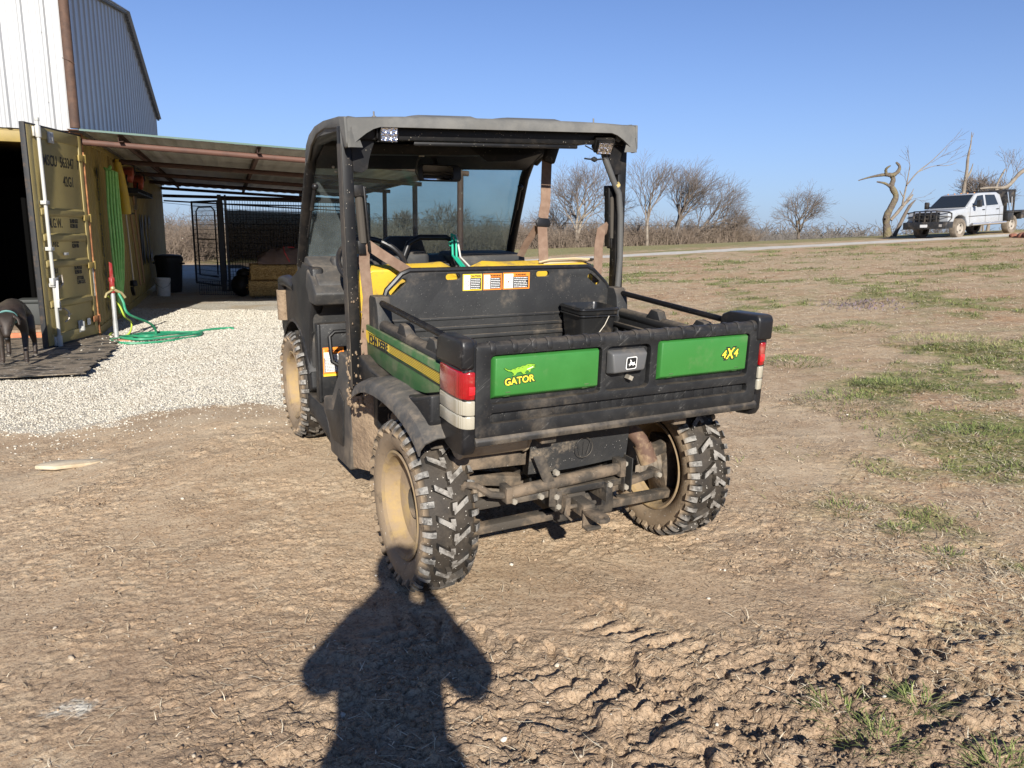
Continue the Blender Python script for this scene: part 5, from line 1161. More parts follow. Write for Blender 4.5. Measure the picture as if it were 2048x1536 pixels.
dtext(.92, .855, 'NET', .11, .6); dtext(.44, .865, '26.740 KGS', .06, .6); dtext(.44, .812, '58.950 LBS', .06, .6); dtext(.94, .72, 'CU.CAP.', .11, .55); dtext(.40, .74, '67.7 CU.M.', .058, .6); dtext(.40, .690, '2.390 CU.FT.', .058, .6)
b = MB(); b.bx(-WD+.03, -1.235, -.035, .0, .03, 2.405)  # unseen left leaf, added shut so it keeps sun out of the interior
for z_ in (.48, .93, 1.22, 1.50): b.bx(-WD+.15, -1.36, -.055, -.035, z_-.05, z_+.05)
for x_ in (-WD+.25, -1.45): b.tube([(x_, -.075, 0), (x_, -.075, 2.42)], .019, 10)
o = b.build('unseen_closed_door', CYD, box, bev=.004)
# stack of stencilled letters down the side wall and the big letters farther back
for i, ch in enumerate('MEDITERRANEAN'):
    text_mesh('side_lettering', ch, .19, INK, box, frame((.0035, 1.02 if i % 1 == 0 else 1.0, 2.05-i*.150), (0, 1, 0), (0, 0, 1)), sx=.8, ext=.001, bold=.004)
for ch, y_ in (('M', 6.1), ('S', 6.95), ('C', 7.7)): text_mesh('large_lettering', ch, 1.35, INK, box, frame((.0035, y_, 1.05), (0, 1, 0), (0, 0, 1)), sx=.62, ext=.0015, bold=.03)
# added crates; their near-black colour stands in for shade inside the container
rnd = random.Random(12)
for i, (x_, w_, y_, h_, lb) in enumerate(((-2.35, .75, 1.5, 1.5, 'tall added crate, coloured dark for the shade deep in the container, farthest left'), (-1.55, .68, 1.25, 1.9, 'tallest added crate, coloured dark for the shade in the container, in the middle'), (-.82, .70, 1.4, 1.7, 'tall added crate, coloured dark for the shade in the container, next to the open door'), (-2.0, 1.7, 2.3, 2.25, 'added crate at the back, coloured black for shade, that reaches the container roof'))):
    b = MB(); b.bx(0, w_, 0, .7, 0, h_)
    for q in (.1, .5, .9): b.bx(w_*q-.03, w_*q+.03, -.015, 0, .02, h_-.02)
    tag(b.build('shade_crate', mat('interior_shade_black', (.004, .004, .004), .95, spec=0.) if 'interior_shade_black' not in bpy.data.materials else bpy.data.materials['interior_shade_black'], None, bev=.008, loc=sw(x_, y_, Z0+.15), rz=SA), lb, 'crate', 'crates added to darken the container')
# dim shapes inside the container
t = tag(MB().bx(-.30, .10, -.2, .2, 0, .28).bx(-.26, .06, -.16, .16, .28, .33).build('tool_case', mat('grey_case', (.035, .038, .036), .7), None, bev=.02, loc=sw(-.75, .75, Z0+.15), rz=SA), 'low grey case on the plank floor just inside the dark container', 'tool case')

# barn upper part
barn = empty('barn', SO, SA, 'tall white ribbed sheet-metal barn wall and gable rising above the container', 'barn')
def ribbed(y0, y1, zlo, zhi_fn, plane, fixed, sgn, minor=True, p=.229):
    """ribbed panel; top edge follows zhi_fn"""
    pts = []; y = y0
    while y < y1-1e-4:
        for q, d in ((0, 0), (.02, .019), (.045, .019), (.065, 0), (.095, 0), (.105, .0025), (.12, .0025), (.13, 0), (.165, 0), (.175, .0025), (.19, .0025), (.20, 0)):
            if y+q < y1: pts.append((y+q, d))
        y += p
    pts.append((y1, 0)); b = MB()
    lo = [(fixed+sgn*d, q, zlo) if plane == 'x' else (q, fixed+sgn*d, zlo) for q, d in pts]; hi = [(fixed+sgn*d, q, zhi_fn(q)) if plane == 'x' else (q, fixed+sgn*d, zhi_fn(q)) for q, d in pts]
    b.sheet([lo, hi]); return b
BZ, EZ, PZ, BL = 2.470, 4.12, 5.24, 11.95
gz_ = lambda y: EZ+(PZ-EZ)*(1-abs(y-BL/2)/(BL/2))
ribbed(.03, BL, BZ, gz_, 'x', -.02, 1, p=.42).build('gable_wall', WPN, barn, smooth=False)
ribbed(-9.0, -.09, BZ, lambda y: EZ+.02, 'y', -.03, -1).build('front_wall', WPN, barn, smooth=False)
b = MB(); b.tube([(-.035, -.055, BZ+.03), (-.035, -.055, EZ+.05)], .056, 16); b.bx(-.11, .04, -.13, .02, BZ, BZ+.012); b.build('rusted_corner_pipe', RDARK, barn)
b = MB(); b.tube([(-.10, -.09, 3.28), (-.02, -.125, 3.25), (.03, -.09, 3.22)], .004, 5); b.build('tie_wire', RDARK, barn)
for s_ in (0, 1):
    b = MB(); y0, y1 = (-.25, BL/2) if s_ == 0 else (BL+.12, BL/2); z0, z1 = (EZ-.03, PZ) if s_ == 0 else (EZ-.02, PZ)
    n = 40; rows = []
    for zoff in (.035, ): 
        for t_ in (0, 1):
            rows.append([(.07-9.2*i/n, y0+(y1-y0)*t_, z0+(z1-z0)*t_+zoff+(.018 if i % 2 else 0)) for i in range(n+1)])
    b.sheet(rows, th=.006); b.build('roof', WPN, barn, smooth=False)
    # stepped rake edge in dark grey
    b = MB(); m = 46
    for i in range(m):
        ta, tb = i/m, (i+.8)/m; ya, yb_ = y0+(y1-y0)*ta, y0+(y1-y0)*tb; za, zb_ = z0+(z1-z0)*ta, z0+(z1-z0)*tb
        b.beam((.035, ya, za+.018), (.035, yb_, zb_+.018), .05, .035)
    b.build('rake_edge', mat('rake_dark_trim', (.10, .10, .095), .6) if s_ == 0 else bpy.data.materials['rake_dark_trim'], barn)
    b = MB(); b.beam((.075, y0, z0+.045), (.075, y1, z1+.045), .012, .07, up=(1, 0, 0)); b.build('rake_trim', WPN, barn)
b = MB(); b.prism([(BL/2-.16, PZ+.015), (BL/2, PZ+.075), (BL/2+.16, PZ+.015), (BL/2, PZ+.06)], 'x', -9, .065); b.build('ridge_cap', WPN, barn)
b = MB(); b.bx(-.03, .0, BL-.05, BL+.02, BZ-.0, EZ); b.build('corner_trim', WPN, barn)
b = MB()
for u in (-.35, -.95, -1.6):
    for z_ in (2.78, 3.55): b.ball((u+.06, -.052, z_), .006, (1, 1, 1), 1)
b.build('screws', BOLT, barn)

# lean-to
lt = empty('lean_to', SO, SA, 'brown pipe-framed lean-to with sheet-metal roof along the container side', 'lean-to')
UW = 4.78; CH_ = mat('flashing_metal', (.12, .11, .10), .6)
rz_ = lambda u: 2.462-.036*u
rows = []; nu = int((UW+.35)/.0575)
b = MB()
for v_ in (-.16, 12.2): rows.append([(.02+.0575*i*1.0, v_, rz_(.0575*i)+(.012 if i % 4 in (0, 1) else 0)) for i in range(nu)])
b.sheet(rows, th=.002); b.build('roof_sheet', GALV, lt, smooth=False)
MB().bx(-.10, .05, -.02, 12.2, 2.452, 2.474).build('flashing', CH_, lt)
b = MB(); b.beam((.02, -.165, rz_(0)+.012), (UW+.3, -.165, rz_(UW+.3)+.012), .012, .022); b.build('green_edge_trim', mat('green_trim', (.055, .11, .085), .5), lt)
VS = (0.02, 2.9, 5.75, 8.6, 11.5)
CH = mat('brown_channel', (.085, .04, .028), .75, c2=(.06, .03, .022), ns=5)
for i, v_ in enumerate(VS):
    b = MB(); b.tube([(.0, v_, 2.352), (UW+.12, v_, 2.352-.0368*(UW+.12))], .038, 14); b.build('cross_pipe', RPIPE if i == 0 else CH, lt)
    b = MB(); b.tube([(UW, v_, -.1), (UW, v_, 2.17)], .045, 14); b.build('post', RPIPE if i == 0 else CH, lt)
for u in (.42, 2.02, 3.55, 4.70):
    b = MB(); zt = rz_(u)-.006; b.bx(u, u+.004, -.10, 12.15, zt-.075, zt); b.bx(u, u+.055, -.10, 12.15, zt-.004, zt); b.bx(u, u+.055, -.10, 12.15, zt-.075, zt-.071); b.build('purlin', CH, lt)
b = MB(); b.bx(.0, UW, 12.0, 12.05, 2.14, 2.22); b.tube([(0, 12.3, 2.06), (UW, 12.3, 1.90)], .02, 8); b.build('far_beam', CH, lt)
tag(MB().tube([sw(-.2, 13.5, 2.05), sw(2.0, 13.7, 1.88), sw(5, 14.2, 1.75), sw(11, 15, 1.72), sw(22, 17, 1.70)], .006, 4).build('overhead_wire', INK, None), 'thin wire sagging behind the lean-to against the sky', 'wire')

# things hanging on the container wall
def onwall(name, fn, m, label, cat, group=None, u=.02, v=1.5, **kw):
    b = MB(); fn(b); o = b.build(name, m, None, loc=sw(u, v, 0), rz=SA, **kw); return tag(o, label, cat, group)
HG = mat('faded_green_hose', (.22, .50, .12), .6, c2=(.30, .58, .17), ns=9, bump=.3, bs=90)
def fn(b):
    rnd = random.Random(3)
    for i in range(8):
        o_ = -.22+i*.062; sg = rnd.uniform(-.02, .02)
        uo = .03*(i % 4); b.tube([(.06, o_*.35, 2.13), (.09+uo, o_*.6, 2.09), (.08+uo, o_+.02, 1.6), (.075+uo, o_+.08+sg, 1.1), (.07+uo*.6, o_*.8+.16+sg, .6), (.06, o_*.5+.22, .12+.05*rnd.random())], .017, 8)
    b.tube([(.09, -.02, 2.10), (.12, .02, 2.16), (.10, .08, 2.10)], .02, 8)
    b.tube([(.09, .35, 1.9), (.09, .42, 1.2), (.08, .46, .5), (.08, .44, .02)], .018, 8)
onwall('hose_bundle', fn, HG, 'thick bundle of faded green flat hose hanging on the yellow container wall', 'hose bundle', v=1.25)
def fn(b): b.tube([(.08, 0, 2.30), (.11, .03, 2.1), (.13, .10, 1.80), (.13, .14, 1.55)], [.05, .06, .068, .075], 14); b.tube([(.08, 0, 2.34), (.08, 0, 2.28)], .03, 8)
onwall('blower_tube', fn, mat('yellow_tube', (.50, .34, .03), .5, dust=.3, dns=8), 'long yellow tube hanging right of the green hose bundle', 'tube', v=2.35)
CS = mat('orange_casing', (.30, .045, .018), .45, dust=.3, dns=9)
def saw(v, label, zz):
    t = empty('chainsaw', sw(.06, v, zz), SA, label, 'chainsaw', 'chainsaws hanging under the lean-to'); t.scale = (.8, .8, .8); t.rotation_euler.x = .45
    b = MB(); b.prism([(-.20, -.08), (.14, -.08), (.20, .02), (.16, .12), (-.08, .14), (-.2, .06)], 'x', .02, .22); b.build('casing', CS, t, bev=.03, seg=3)
    b = MB(); b.tube([(.02, .1, .0), (.0, .12, .16), (.12, .12, .20), (.24, .12, .16), (.24, .1, 0)], .016, 8); b.tube([(.12, -.2, .08), (.12, -.34, .06), (.12, -.34, -.05), (.12, -.18, -.07)], .018, 8); b.build('handles', BLK, t)
    b = MB(); b.beam((.05, -.1, -.02), (.06, -.62, -.36), .006, .075, up=(1, 0, 0)); b.build('guide_bar', BOLT, t)
saw(3.1, 'orange chainsaw nearest the green hose bundle, its bar pointing down', 2.16); saw(4.6, 'orange chainsaw hanging farther back under the lean-to', 2.12)
def trimmer(v, label, zlo, m, disc=True):
    t = empty('string_trimmer', sw(.10, v, 0), SA, label, 'string trimmer', 'long-handled tools on the container wall')
    b = MB(); b.tube([(0, 0, 2.1), (.02, .1, 1.3), (.03, .2, zlo+.08)], .013, 8); b.build('shaft', m, t)
    if disc: b = MB(); b.lathe([(.0001, .03), (.13, .0), (.12, -.015), (.0001, .01)], 'z', n=18, c=(.02, .07, 1.56)); b.build('guard', BLK, t)
    b = MB(); b.lathe([(.0001, .09), (.05, .08), (.06, 0), (.0001, -.02)], 'z', n=14, c=(.03, .2, zlo)); b.prism([(0, .0), (.18, -.10), (.16, -.16), (.02, -.08)], 'x', .0, .05) ; b.xf(lambda p: (p.x, p.y, p.z+(0 if p.z > zlo-.3 else zlo))); b.build('head', BLK, t, bev=.005)
trimmer(2.7, 'string trimmer with a round black guard, near the hydrant', .42, BOLT); 
for v_, m_, lb, sl in ((3.5, mat('wooden_handle', (.28, .17, .09), .75), 'long wooden tool handle leaning on the container wall, nearest', .5), (4.3, bpy.data.materials['wooden_handle'], 'long wooden tool handle farther back on the container wall', .3)):
    onwall('garden_tool', lambda b: b.tube([(.06, 0, 1.95), (.10, sl, .35)], .016, 8), m_, lb, 'tool handle', 'long-handled tools on the container wall', v=v_)
def fn(b): b.bx(0, .3, -.02, 2.6, -.03, 0); [b.bx(0, .3, i*.1, i*.1+.01, 0, .06) for i in range(26)]
onwall('wire_shelf', lambda b: (b.bx(.0, .28, 0, 2.6, 1.88, 1.90), [b.bx(.0, .28, i*.12, i*.12+.012, 1.90, 1.96) for i in range(22)]), BLK, 'dark wire shelf on the container wall under the chainsaws', 'shelf', v=2.9)

# hydrant and hoses
hy = sw(.24, -.30, -.05)
hyd = empty('yard_hydrant', hy, SA+.4, 'galvanised yard hydrant pipe with a red lever handle beside the container', 'yard hydrant')
b = MB(); b.tube([(0, 0, 0), (0, 0, .62)], .026, 12); b.tube([(0, 0, .05), (0, 0, .25)], .029, 12); b.build('standpipe', mat('galvanised_pipe', (.50, .50, .48), .45, metal=.5, c2=(.40, .40, .38), ns=20, bump=.3, bs=80), hyd)
RDP = mat('red_cast_iron', (.24, .014, .012), .5, dust=.3, dns=15)
b = MB(); b.tube([(0, 0, .60), (0, 0, .78)], [.034, .024], 10); b.bx(-.02, .02, -.03, .02, .66, .74); b.build('head', RDP, hyd, bev=.004); b = MB(); b.prism([(-.02, .70), (.02, .70), (.018, .96), (-.012, .98)], 'y', -.012, .012); b.bx(-.03, .03, -.02, .02, .74, .79); b.build('lever', RDP, hyd, bev=.003)
b = MB(); b.tube([(0, -.02, .64), (-.08, -.04, .60), (-.10, -.04, .55)], .014, 8); b.tube([(0, -.02, .65), (.09, -.03, .60), (.13, -.03, .54)], .018, 8); b.ball((0, -.02, .66), .03, (1, 1, 1), 2); b.build('brass_splitter', mat('brass', (.52, .42, .2), .4, metal=.6), hyd)
HS = mat('green_hose', (.018, .22, .105), .42, c2=(.025, .25, .125), ns=6, dust=.2, dns=6)
def gs(u, v, dz=.0): q = sw(u, v); return (q.x, q.y, gz(q.x, q.y)+.014+dz)
P = [hy+Vector((.09, -.03, .60)), hy+Vector((.14, -.04, .50)), hy+Vector((.20, -.05, .35)), gs(.62, -.10, .16), gs(.66, .02, .02), gs(.60, -.18, .0), gs(.34, -.35), gs(.20, -.52), gs(.40, -.80), gs(.78, -.72), gs(1.15, -.30), gs(1.18, .05), gs(.80, .10), gs(.45, -.16, .02), gs(.30, -.42, .02), gs(.55, -.66, .02), gs(.95, -.45, .02), gs(1.22, -.05, .02), gs(1.0, .20, .0), gs(.62, .08, .02), gs(.42, -.30, .03), gs(.62, -.50, .03), gs(.90, -.20, .03), gs(1.05, .05), gs(1.3, .32), gs(1.52, .45), gs(1.60, .40), gs(1.60, .33)]
tag(MB().tube(smooth_path(P, 7), .0155, 8).build('garden_hose', HS, None), 'bright green garden hose coiled on the gravel at the foot of the hydrant', 'garden hose')
P = [hy+Vector((-.06, .0, .56)), hy+Vector((.02, .08, .45)), hy+Vector((.06, .12, .30)), gs(.38, .05, .16), gs(.36, -.08, .04), gs(.26, -.12, .0), gs(.12, .05), gs(.10, .4)]
tag(MB().tube(smooth_path(P, 6), .011, 7).build('garden_hose', mat('lime_hose', (.38, .48, .05), .5), None), 'short yellow-green hose behind the hydrant pipe', 'garden hose')
tag(MB().prism([(-.10, -.05), (.10, -.06), (.12, .03), (-.08, .06)], 'z', 0, .03).build('flat_stone', mat('red_stone', (.40, .20, .10), .9), None, bev=.008, loc=sw(.36, -.52, -.03)), 'flat reddish stone lying inside the hose coil', 'stone')
# mats in front of the container
MATM = NB('trampled_mat'); k = MATM
c_ = k.mix(k.ramp(k.noise(3.5, 7, .7, stretch=(1, 2.2, 1)), .40, .54), (.018, .018, .018), (.20, .16, .115)); c_ = k.mix(k.math('MULTIPLY', k.ramp(k.noise(16, 6, .75), .56, .66), .75), c_, (.46, .42, .36)); MATM = k.fin(c_, .85, k.bump(k.noise(30, 6, .7), .8, .02), 0, .3)
for i, (u0, u1, v0, v1, lb) in enumerate(((-3.2, .30, -1.05, -.12, 'black rubber mat against the container sill, under the open door'), (-3.2, .34, -1.98, -1.07, 'muddy black rubber mat in the middle, under the dog'), (-3.2, .30, -2.95, -2.0, 'worn muddy mat nearest the gravel, farthest from the container'))):
    b = MB(); n = 30; rows = []
    for j in range(10):
        t_ = j/9; rows.append([(u0+(u1-u0)*q/n+.03*math.sin(q*1.7+j*2.1+i), v0+(v1-v0)*t_+.02*math.sin(q*.9+j), .006+.006*mnoise.noise(Vector((q*.35, j*.6, i*5.)))+.003*i) for q in range(n+1)])
    b.sheet(rows, th=.008); o = b.build('rubber_mat', MATM, None); o.matrix_world = SM.copy(); tag(o, lb, 'rubber mat', 'mats in front of the container')
# scattered gravel on the mats
u_ = -1.6+1.9*RNG.random(900); v_ = -2.9+2.7*RNG.random(900)**.7; keep = RNG.random(900) < .35+.5*(v_ < -2.0); u_, v_ = u_[keep], v_[keep]
pebbles('loose_gravel', SO.x+u_*.938-v_*.348, SO.y+u_*.348+v_*.938, .006+.012*RNG.random(len(u_))**2, M_peb, 'pale gravel kicked on to the rubber mats', 'gravel')
go = bpy.data.objects['loose_gravel']; go.location.z = .022

# bin, bucket, bales, bundle, kennel
t = empty('trash_can', sw(.36, 7.35, -.03), 0, 'big round black trash can beside the container wall', 'trash can')
b = MB(); b.lathe([(.0001, 0), (.22, 0), (.235, .05), (.275, .66), (.285, .68), (.285, .72), (.27, .73)], 'z', n=28); b.build('body', mat('bin_plastic', (.014, .014, .015), .5), t); b = MB(); b.lathe([(.29, .70), (.295, .74), (.26, .79), (.12, .81), (.0001, .815)], 'z', n=28); b.build('lid', bpy.data.materials['bin_plastic'], t)
for s_ in (-1, 1): b = MB(); b.bx(*sorted((s_*.33, s_*.26)), -.06, .06, .60, .64); b.build('handle', bpy.data.materials['bin_plastic'], t, bev=.01)
t = empty('white_bucket', sw(.30, 6.25, -.03), .3, 'white round plastic bucket with a wire handle in front of the trash can', 'bucket')
b = MB(); b.lathe([(.0001, 0), (.125, 0), (.145, .33), (.153, .33), (.153, .345), (.148, .35), (.148, .37), (.140, .37), (.120, .02), (.0001, .02)], 'z', n=28); 
for z_ in (.28, .305): b.lathe([(.143, z_), (.152, z_+.004), (.152, z_+.008), (.143, z_+.012)], 'z', n=28)
b.build('body', mat('white_bucket_plastic', (.62, .60, .55), .5, dust=.35, dns=5), t); b = MB(); b.tube([(-.155, -.02, .30), (-.10, -.15, .24), (.02, -.19, .17), (.12, -.14, .22), (.155, -.02, .30)], .003, 5); b.build('wire_handle', INK, t)
def hay_mat():
    k = NB('hay'); n1 = k.noise(30, 6, .75, stretch=(1, 1, 3)); c = k.mix(k.ramp(n1, .38, .62), (.20, .115, .04), (.60, .41, .17)); return k.fin(c, .95, k.bump(n1, 1., .03), 0, .1)
HAY = hay_mat()
def bale(loc, rz, label):
    b = MB(); rnd = random.Random(label); rows = []; nx_, ny_ = 22, 16
    L, W2, H2 = .94, .44, .325
    for i in range(nx_+1):
        x_ = -L/2+L*i/nx_; ring = []
        for a in range(24):
            th = 2*math.pi*a/24; c_, s_ = math.cos(th), math.sin(th); m = (abs(c_)**5+abs(s_)**5)**(-.2); e = 1+rnd.uniform(-.03, .03)-(.03 if i in (6, 16) else 0)
            ring.append((x_+rnd.uniform(-.012, .012), c_*m*W2/2*e, H2/2+s_*m*H2/2*e))
        rows.append(ring)
    b.sheet(rows, loop=True); b.bm.verts.ensure_lookup_table(); n_ = 24
    b.bm.faces.new([b.bm.verts[j] for j in range(n_)][::-1]); b.bm.faces.new([b.bm.verts[len(b.bm.verts)-n_+j] for j in range(n_)])
    # loose stalks
    t = empty('hay_bale', loc, rz, label, 'hay bale', 'stacked hay bales'); b.build('bale', HAY, t)
    s2 = MB()
    for i in range(900):
        th = rnd.uniform(-.3, 3.5)+math.pi; x_ = rnd.uniform(-L/2, L/2); p = Vector((x_, math.cos(th)*W2/2, H2/2+math.sin(th)*H2/2)); p.y = max(-W2/2, min(W2/2, p.y*1.25)); d = Vector((rnd.uniform(-1, 1), rnd.uniform(-.6, .1), rnd.uniform(-.6, .6))).normalized()*rnd.uniform(.03, .09)
        s2.tube([p, p+d], .0024, 3, caps=False)
    o = s2.build('loose_stalks', HAY, t, smooth=False); o['kind'] = 'stuff'
bale(sw(2.42, 5.42, .015), SA-.05, 'lowest hay bale on the gravel, its front in the sun'); bale(sw(2.45, 5.44, .34), SA+.03, 'second hay bale on top of the front one'); bale(sw(3.45, 5.5, .015), SA, 'hay bale at the right of the stack behind the vehicle pillar'); bale(sw(3.42, 5.5, .34), SA+.06, 'upper right hay bale behind the vehicle pillar')
b = MB(); rnd = random.Random(5); rows = []
for i in range(17):
    t_ = i/16; x_ = -.62+1.5*t_; r_ = .02+.30*math.sin(min(1, t_*1.15+.06)*math.pi)**.55
    rows.append([(x_, math.cos(a*math.pi/9)*.26*(1+.1*math.sin(i*1.3+a)), max(0, math.sin(a*math.pi/9))*r_*(1+.16*math.sin(i*2.1+a*1.7))) for a in range(0, 10)])
b.sheet(rows, th=.01); tp = b.build('horse_blanket', mat('brown_canvas', (.13, .085, .065), .9, c2=(.10, .07, .06), ns=4, bump=.5, bs=20, bd=.02), None, loc=sw(2.75, 5.42, .66), rz=SA); tag(tp, 'heaped brown canvas blanket on top of the hay bales', 'blanket')
b = MB(); b.tube([(-.02, -.27, .05), (-.10, -.27, .22), (-.12, -.05, .33), (.1, 0, .33)], .012, 6); b.build('red_strap', mat('red_strap', (.40, .03, .03), .6), tp)
tag(MB().ball((0, 0, .22), .26, (.85, .8, .9), 3).ball((.06, 0, .46), .14, (1.2, 1, .8), 2).build('black_bag', BLK, None, loc=sw(1.82, 5.95, -.02)), 'black filled bag slumped left of the hay bales', 'bag')
ken = empty('dog_kennel', SO, SA, 'black wire-mesh dog kennel with an open gate under the lean-to', 'kennel')
def panel(b, p0, p1, z0, z1, fr=.022, step=.052, mid=None):
    p0, p1 = Vector((*p0, 0)), Vector((*p1, 0)); L = (p1-p0).length; d = (p1-p0)/L
    for z_ in (z0, z1): b.beam(p0+Vector((0, 0, z_)), p1+Vector((0, 0, z_)), fr*1.6, fr*1.6)
    for q in (p0, p1): b.beam(q+Vector((0, 0, z0)), q+Vector((0, 0, z1)), fr*1.6, fr*1.6)
    n = int(L/step)
    for i in range(1, n): q = p0+d*(L*i/n); b.tube([q+Vector((0, 0, z0)), q+Vector((0, 0, z1))], .0048, 3, caps=False)
    n = int((z1-z0)/(step*1.9))
    for i in range(1, n): z_ = z0+(z1-z0)*i/n; b.tube([p0+Vector((0, 0, z_)), p1+Vector((0, 0, z_))], .0050, 3, caps=False)
KB = mat('kennel_steel', (.012, .012, .013), .5)
b = MB(); panel(b, (1.42, 7.0), (.86, 8.25), .12, 1.92, .026); b.build('gate', KB, ken)
b = MB(); q0, q1 = Vector((1.35, 7.15, 0)), Vector((.95, 8.05, 0)); pth = [q0+Vector((0, 0, .35)), q0+Vector((0, 0, 1.72)), q0.lerp(q1, .15)+Vector((0, 0, 1.80)), q0.lerp(q1, .85)+Vector((0, 0, 1.80)), q1+Vector((0, 0, 1.72)), q1+Vector((0, 0, .3)), q0+Vector((0, 0, .3))]; b.tube(pth, .016, 8); b.tube([q0+Vector((0, 0, 1.1)), q1+Vector((0, 0, 1.1))], .012, 6); b.tube([q1+Vector((-.05, 0, 1.18)), q1+Vector((-.20, .1, 1.16))], .008, 5); b.build('gate_brace', KB, ken)
b = MB(); panel(b, (1.50, 6.95), (3.2, 6.95), .02, 1.95); panel(b, (3.2, 6.95), (4.65, 6.95), .02, 1.95); b.bx(1.42, 1.50, 6.9, 6.98, 0, 2.05); b.bx(1.56, 1.60, 6.9, 6.98, 0, 2.05); b.build('front_panel', KB, ken)
b = MB(); panel(b, (1.50, 10.2), (4.65, 10.2), .02, 1.95, step=.08); b.build('back_panel', KB, ken)
b = MB(); panel(b, (4.65, 7), (4.65, 10.2), .02, 1.95, step=.08); panel(b, (1.5, 7), (1.5, 10.2), .02, 1.95, step=.08); b.build('side_panel', KB, ken)
b = MB(); panel(b, (.98, 6.4), (1.95, 6.15), -.02, .26, .006, .045); b.build('low_panel', KB, ken)
k = NB('shade_cloth'); tr = k.n('ShaderNodeBsdfTransparent'); ms = k.n('ShaderNodeMixShader'); df = k.n('ShaderNodeBsdfDiffuse'); df.inputs[0].default_value = (.012, .012, .013, 1); ms.inputs[0].default_value = .84; k.l(tr.outputs[0], ms.inputs[1]); k.l(df.outputs[0], ms.inputs[2]); k.l(ms.outputs[0], [n for n in k.t.nodes if n.type == 'OUTPUT_MATERIAL'][0].inputs[0]); k.t.nodes.remove(k.b)
b = MB(); b.sheet([[(1.55+3.05*i/12, 7.06, 1.74-.05*math.sin(i/12*3.14)) for i in range(13)], [(1.55+3.05*i/12, 7.06, .62+.04*math.sin(i)) for i in range(13)]]); b.build('shade_cloth', k.m, ken, smooth=False); b = MB()
b.sheet([[(1.55+3.05*i/12, 10.12, 1.80) for i in range(13)], [(1.55+3.05*i/12, 10.12, .35) for i in range(13)]]); b.build('shade_cloth', k.m, ken, smooth=False)
# ================================================================ TREES, BRUSH, TRUCK
BARK = mat('grey_bark', (.17, .135, .105), .9, c2=(.25, .215, .17), ns=3, bump=.5, bs=15)
BARKD = mat('dark_bark', (.12, .095, .075), .9, c2=(.18, .145, .115), ns=3, bump=.5, bs=15)
LICH = mat('lichen_bark', (.17, .14, .075), .9, c2=(.115, .09, .068), ns=3.5, nlo=.40, nhi=.56, bump=1., bs=14, bd=.06)
TWIG = mat('twigs', (.15, .12, .10), .9)
class Strands:
    """fast tube / ribbon collector"""
    def __init__(s): s.V = []; s.F = []; s.n = 0
    def tube(s, pts, rad, k=3):
        pts = np.asarray(pts, float); m = len(pts); rad = np.broadcast_to(rad, (m,))
        d = np.gradient(pts, axis=0); d /= np.linalg.norm(d, axis=1, keepdims=True)+1e-9
        ref = np.array([0, 0, 1.]) if abs(d[0, 2]) < .9 else np.array([1., 0, 0]); u = np.cross(d, ref); u /= np.linalg.norm(u, axis=1, keepdims=True)+1e-9; w = np.cross(d, u)
        an = np.arange(k)*2*np.pi/k
        ring = pts[:, None]+rad[:, None, None]*(u[:, None]*np.cos(an)[None, :, None]+w[:, None]*np.sin(an)[None, :, None])
        s.V.append(ring.reshape(-1, 3)); i = np.arange(m-1)[:, None]*k; j = np.arange(k)[None]; j2 = (j+1) % k
        s.F.append((np.stack([i+j, i+j2, i+k+j2, i+k+j], -1)).reshape(-1, 4)+s.n); s.n += m*k
    def build(s, name, m, parent=None, smooth=True): return fastmesh(name, np.concatenate(s.V), np.concatenate(s.F), m, parent, smooth=smooth)
def grow(S_, T_, rnd, p, d, L, r, lv, mx, spread=.5, up=.12, wind=(0, 0, 0), kids=(3, 5), minr=.004, ratio=.72):
    n = (6, 6, 5, 4, 3, 3, 3)[min(lv, 6)]; pts = [np.array(p)]; d = np.array(d, float); dirs = []
    for i in range(n):
        d = d+np.array([rnd.gauss(0, .085), rnd.gauss(0, .085), rnd.gauss(0, .06)+up*.10])+np.array(wind)*.05; d /= np.linalg.norm(d); dirs.append(d); pts.append(pts[-1]+d*L/n)
    tgt = S_ if lv < 2 else T_
    tgt.tube(pts, np.linspace(r, max(r*.45, minr*.8), n+1), 7 if lv == 0 else (5 if lv < 3 else 3))
    if lv >= mx: return
    nk = rnd.randint(*kids)+(1 if lv == 0 else 0); ph = rnd.random()*6.28
    for c in range(nk):
        t_ = (c+rnd.uniform(.2, .9))/nk*.74+.26 if lv else (c+rnd.uniform(.2, .9))/nk*.6+.4
        t_ = min(t_, .98); i = min(int(t_*n), n-1); q = pts[i]+(pts[i+1]-pts[i])*(t_*n-i)
        ph += 2.4+rnd.uniform(-.5, .5); u_ = np.cross(dirs[i], [0, 0, 1.]) if abs(dirs[i][2]) < .95 else np.array([1., 0, 0]); u_ /= np.linalg.norm(u_)+1e-9; w_ = np.cross(dirs[i], u_)
        a = rnd.uniform(.75, 1.25)*spread; nd = dirs[i]*math.cos(a)+(u_*math.cos(ph)+w_*math.sin(ph))*math.sin(a); nd[2] += up*.6; nd += np.array(wind)*.10; nd /= np.linalg.norm(nd)
        grow(S_, T_, rnd, q, nd, L*rnd.uniform(.68, 1.0)*(1.12-.38*t_), max(r*rnd.uniform(.42, .60), minr), lv+1, mx, spread, up, wind, kids, minr, ratio)
def at(px, Y, dz=0.): x_ = (px-1024)/1508*Y; return Vector((x_, Y, float(macro(x_, Y))+dz))
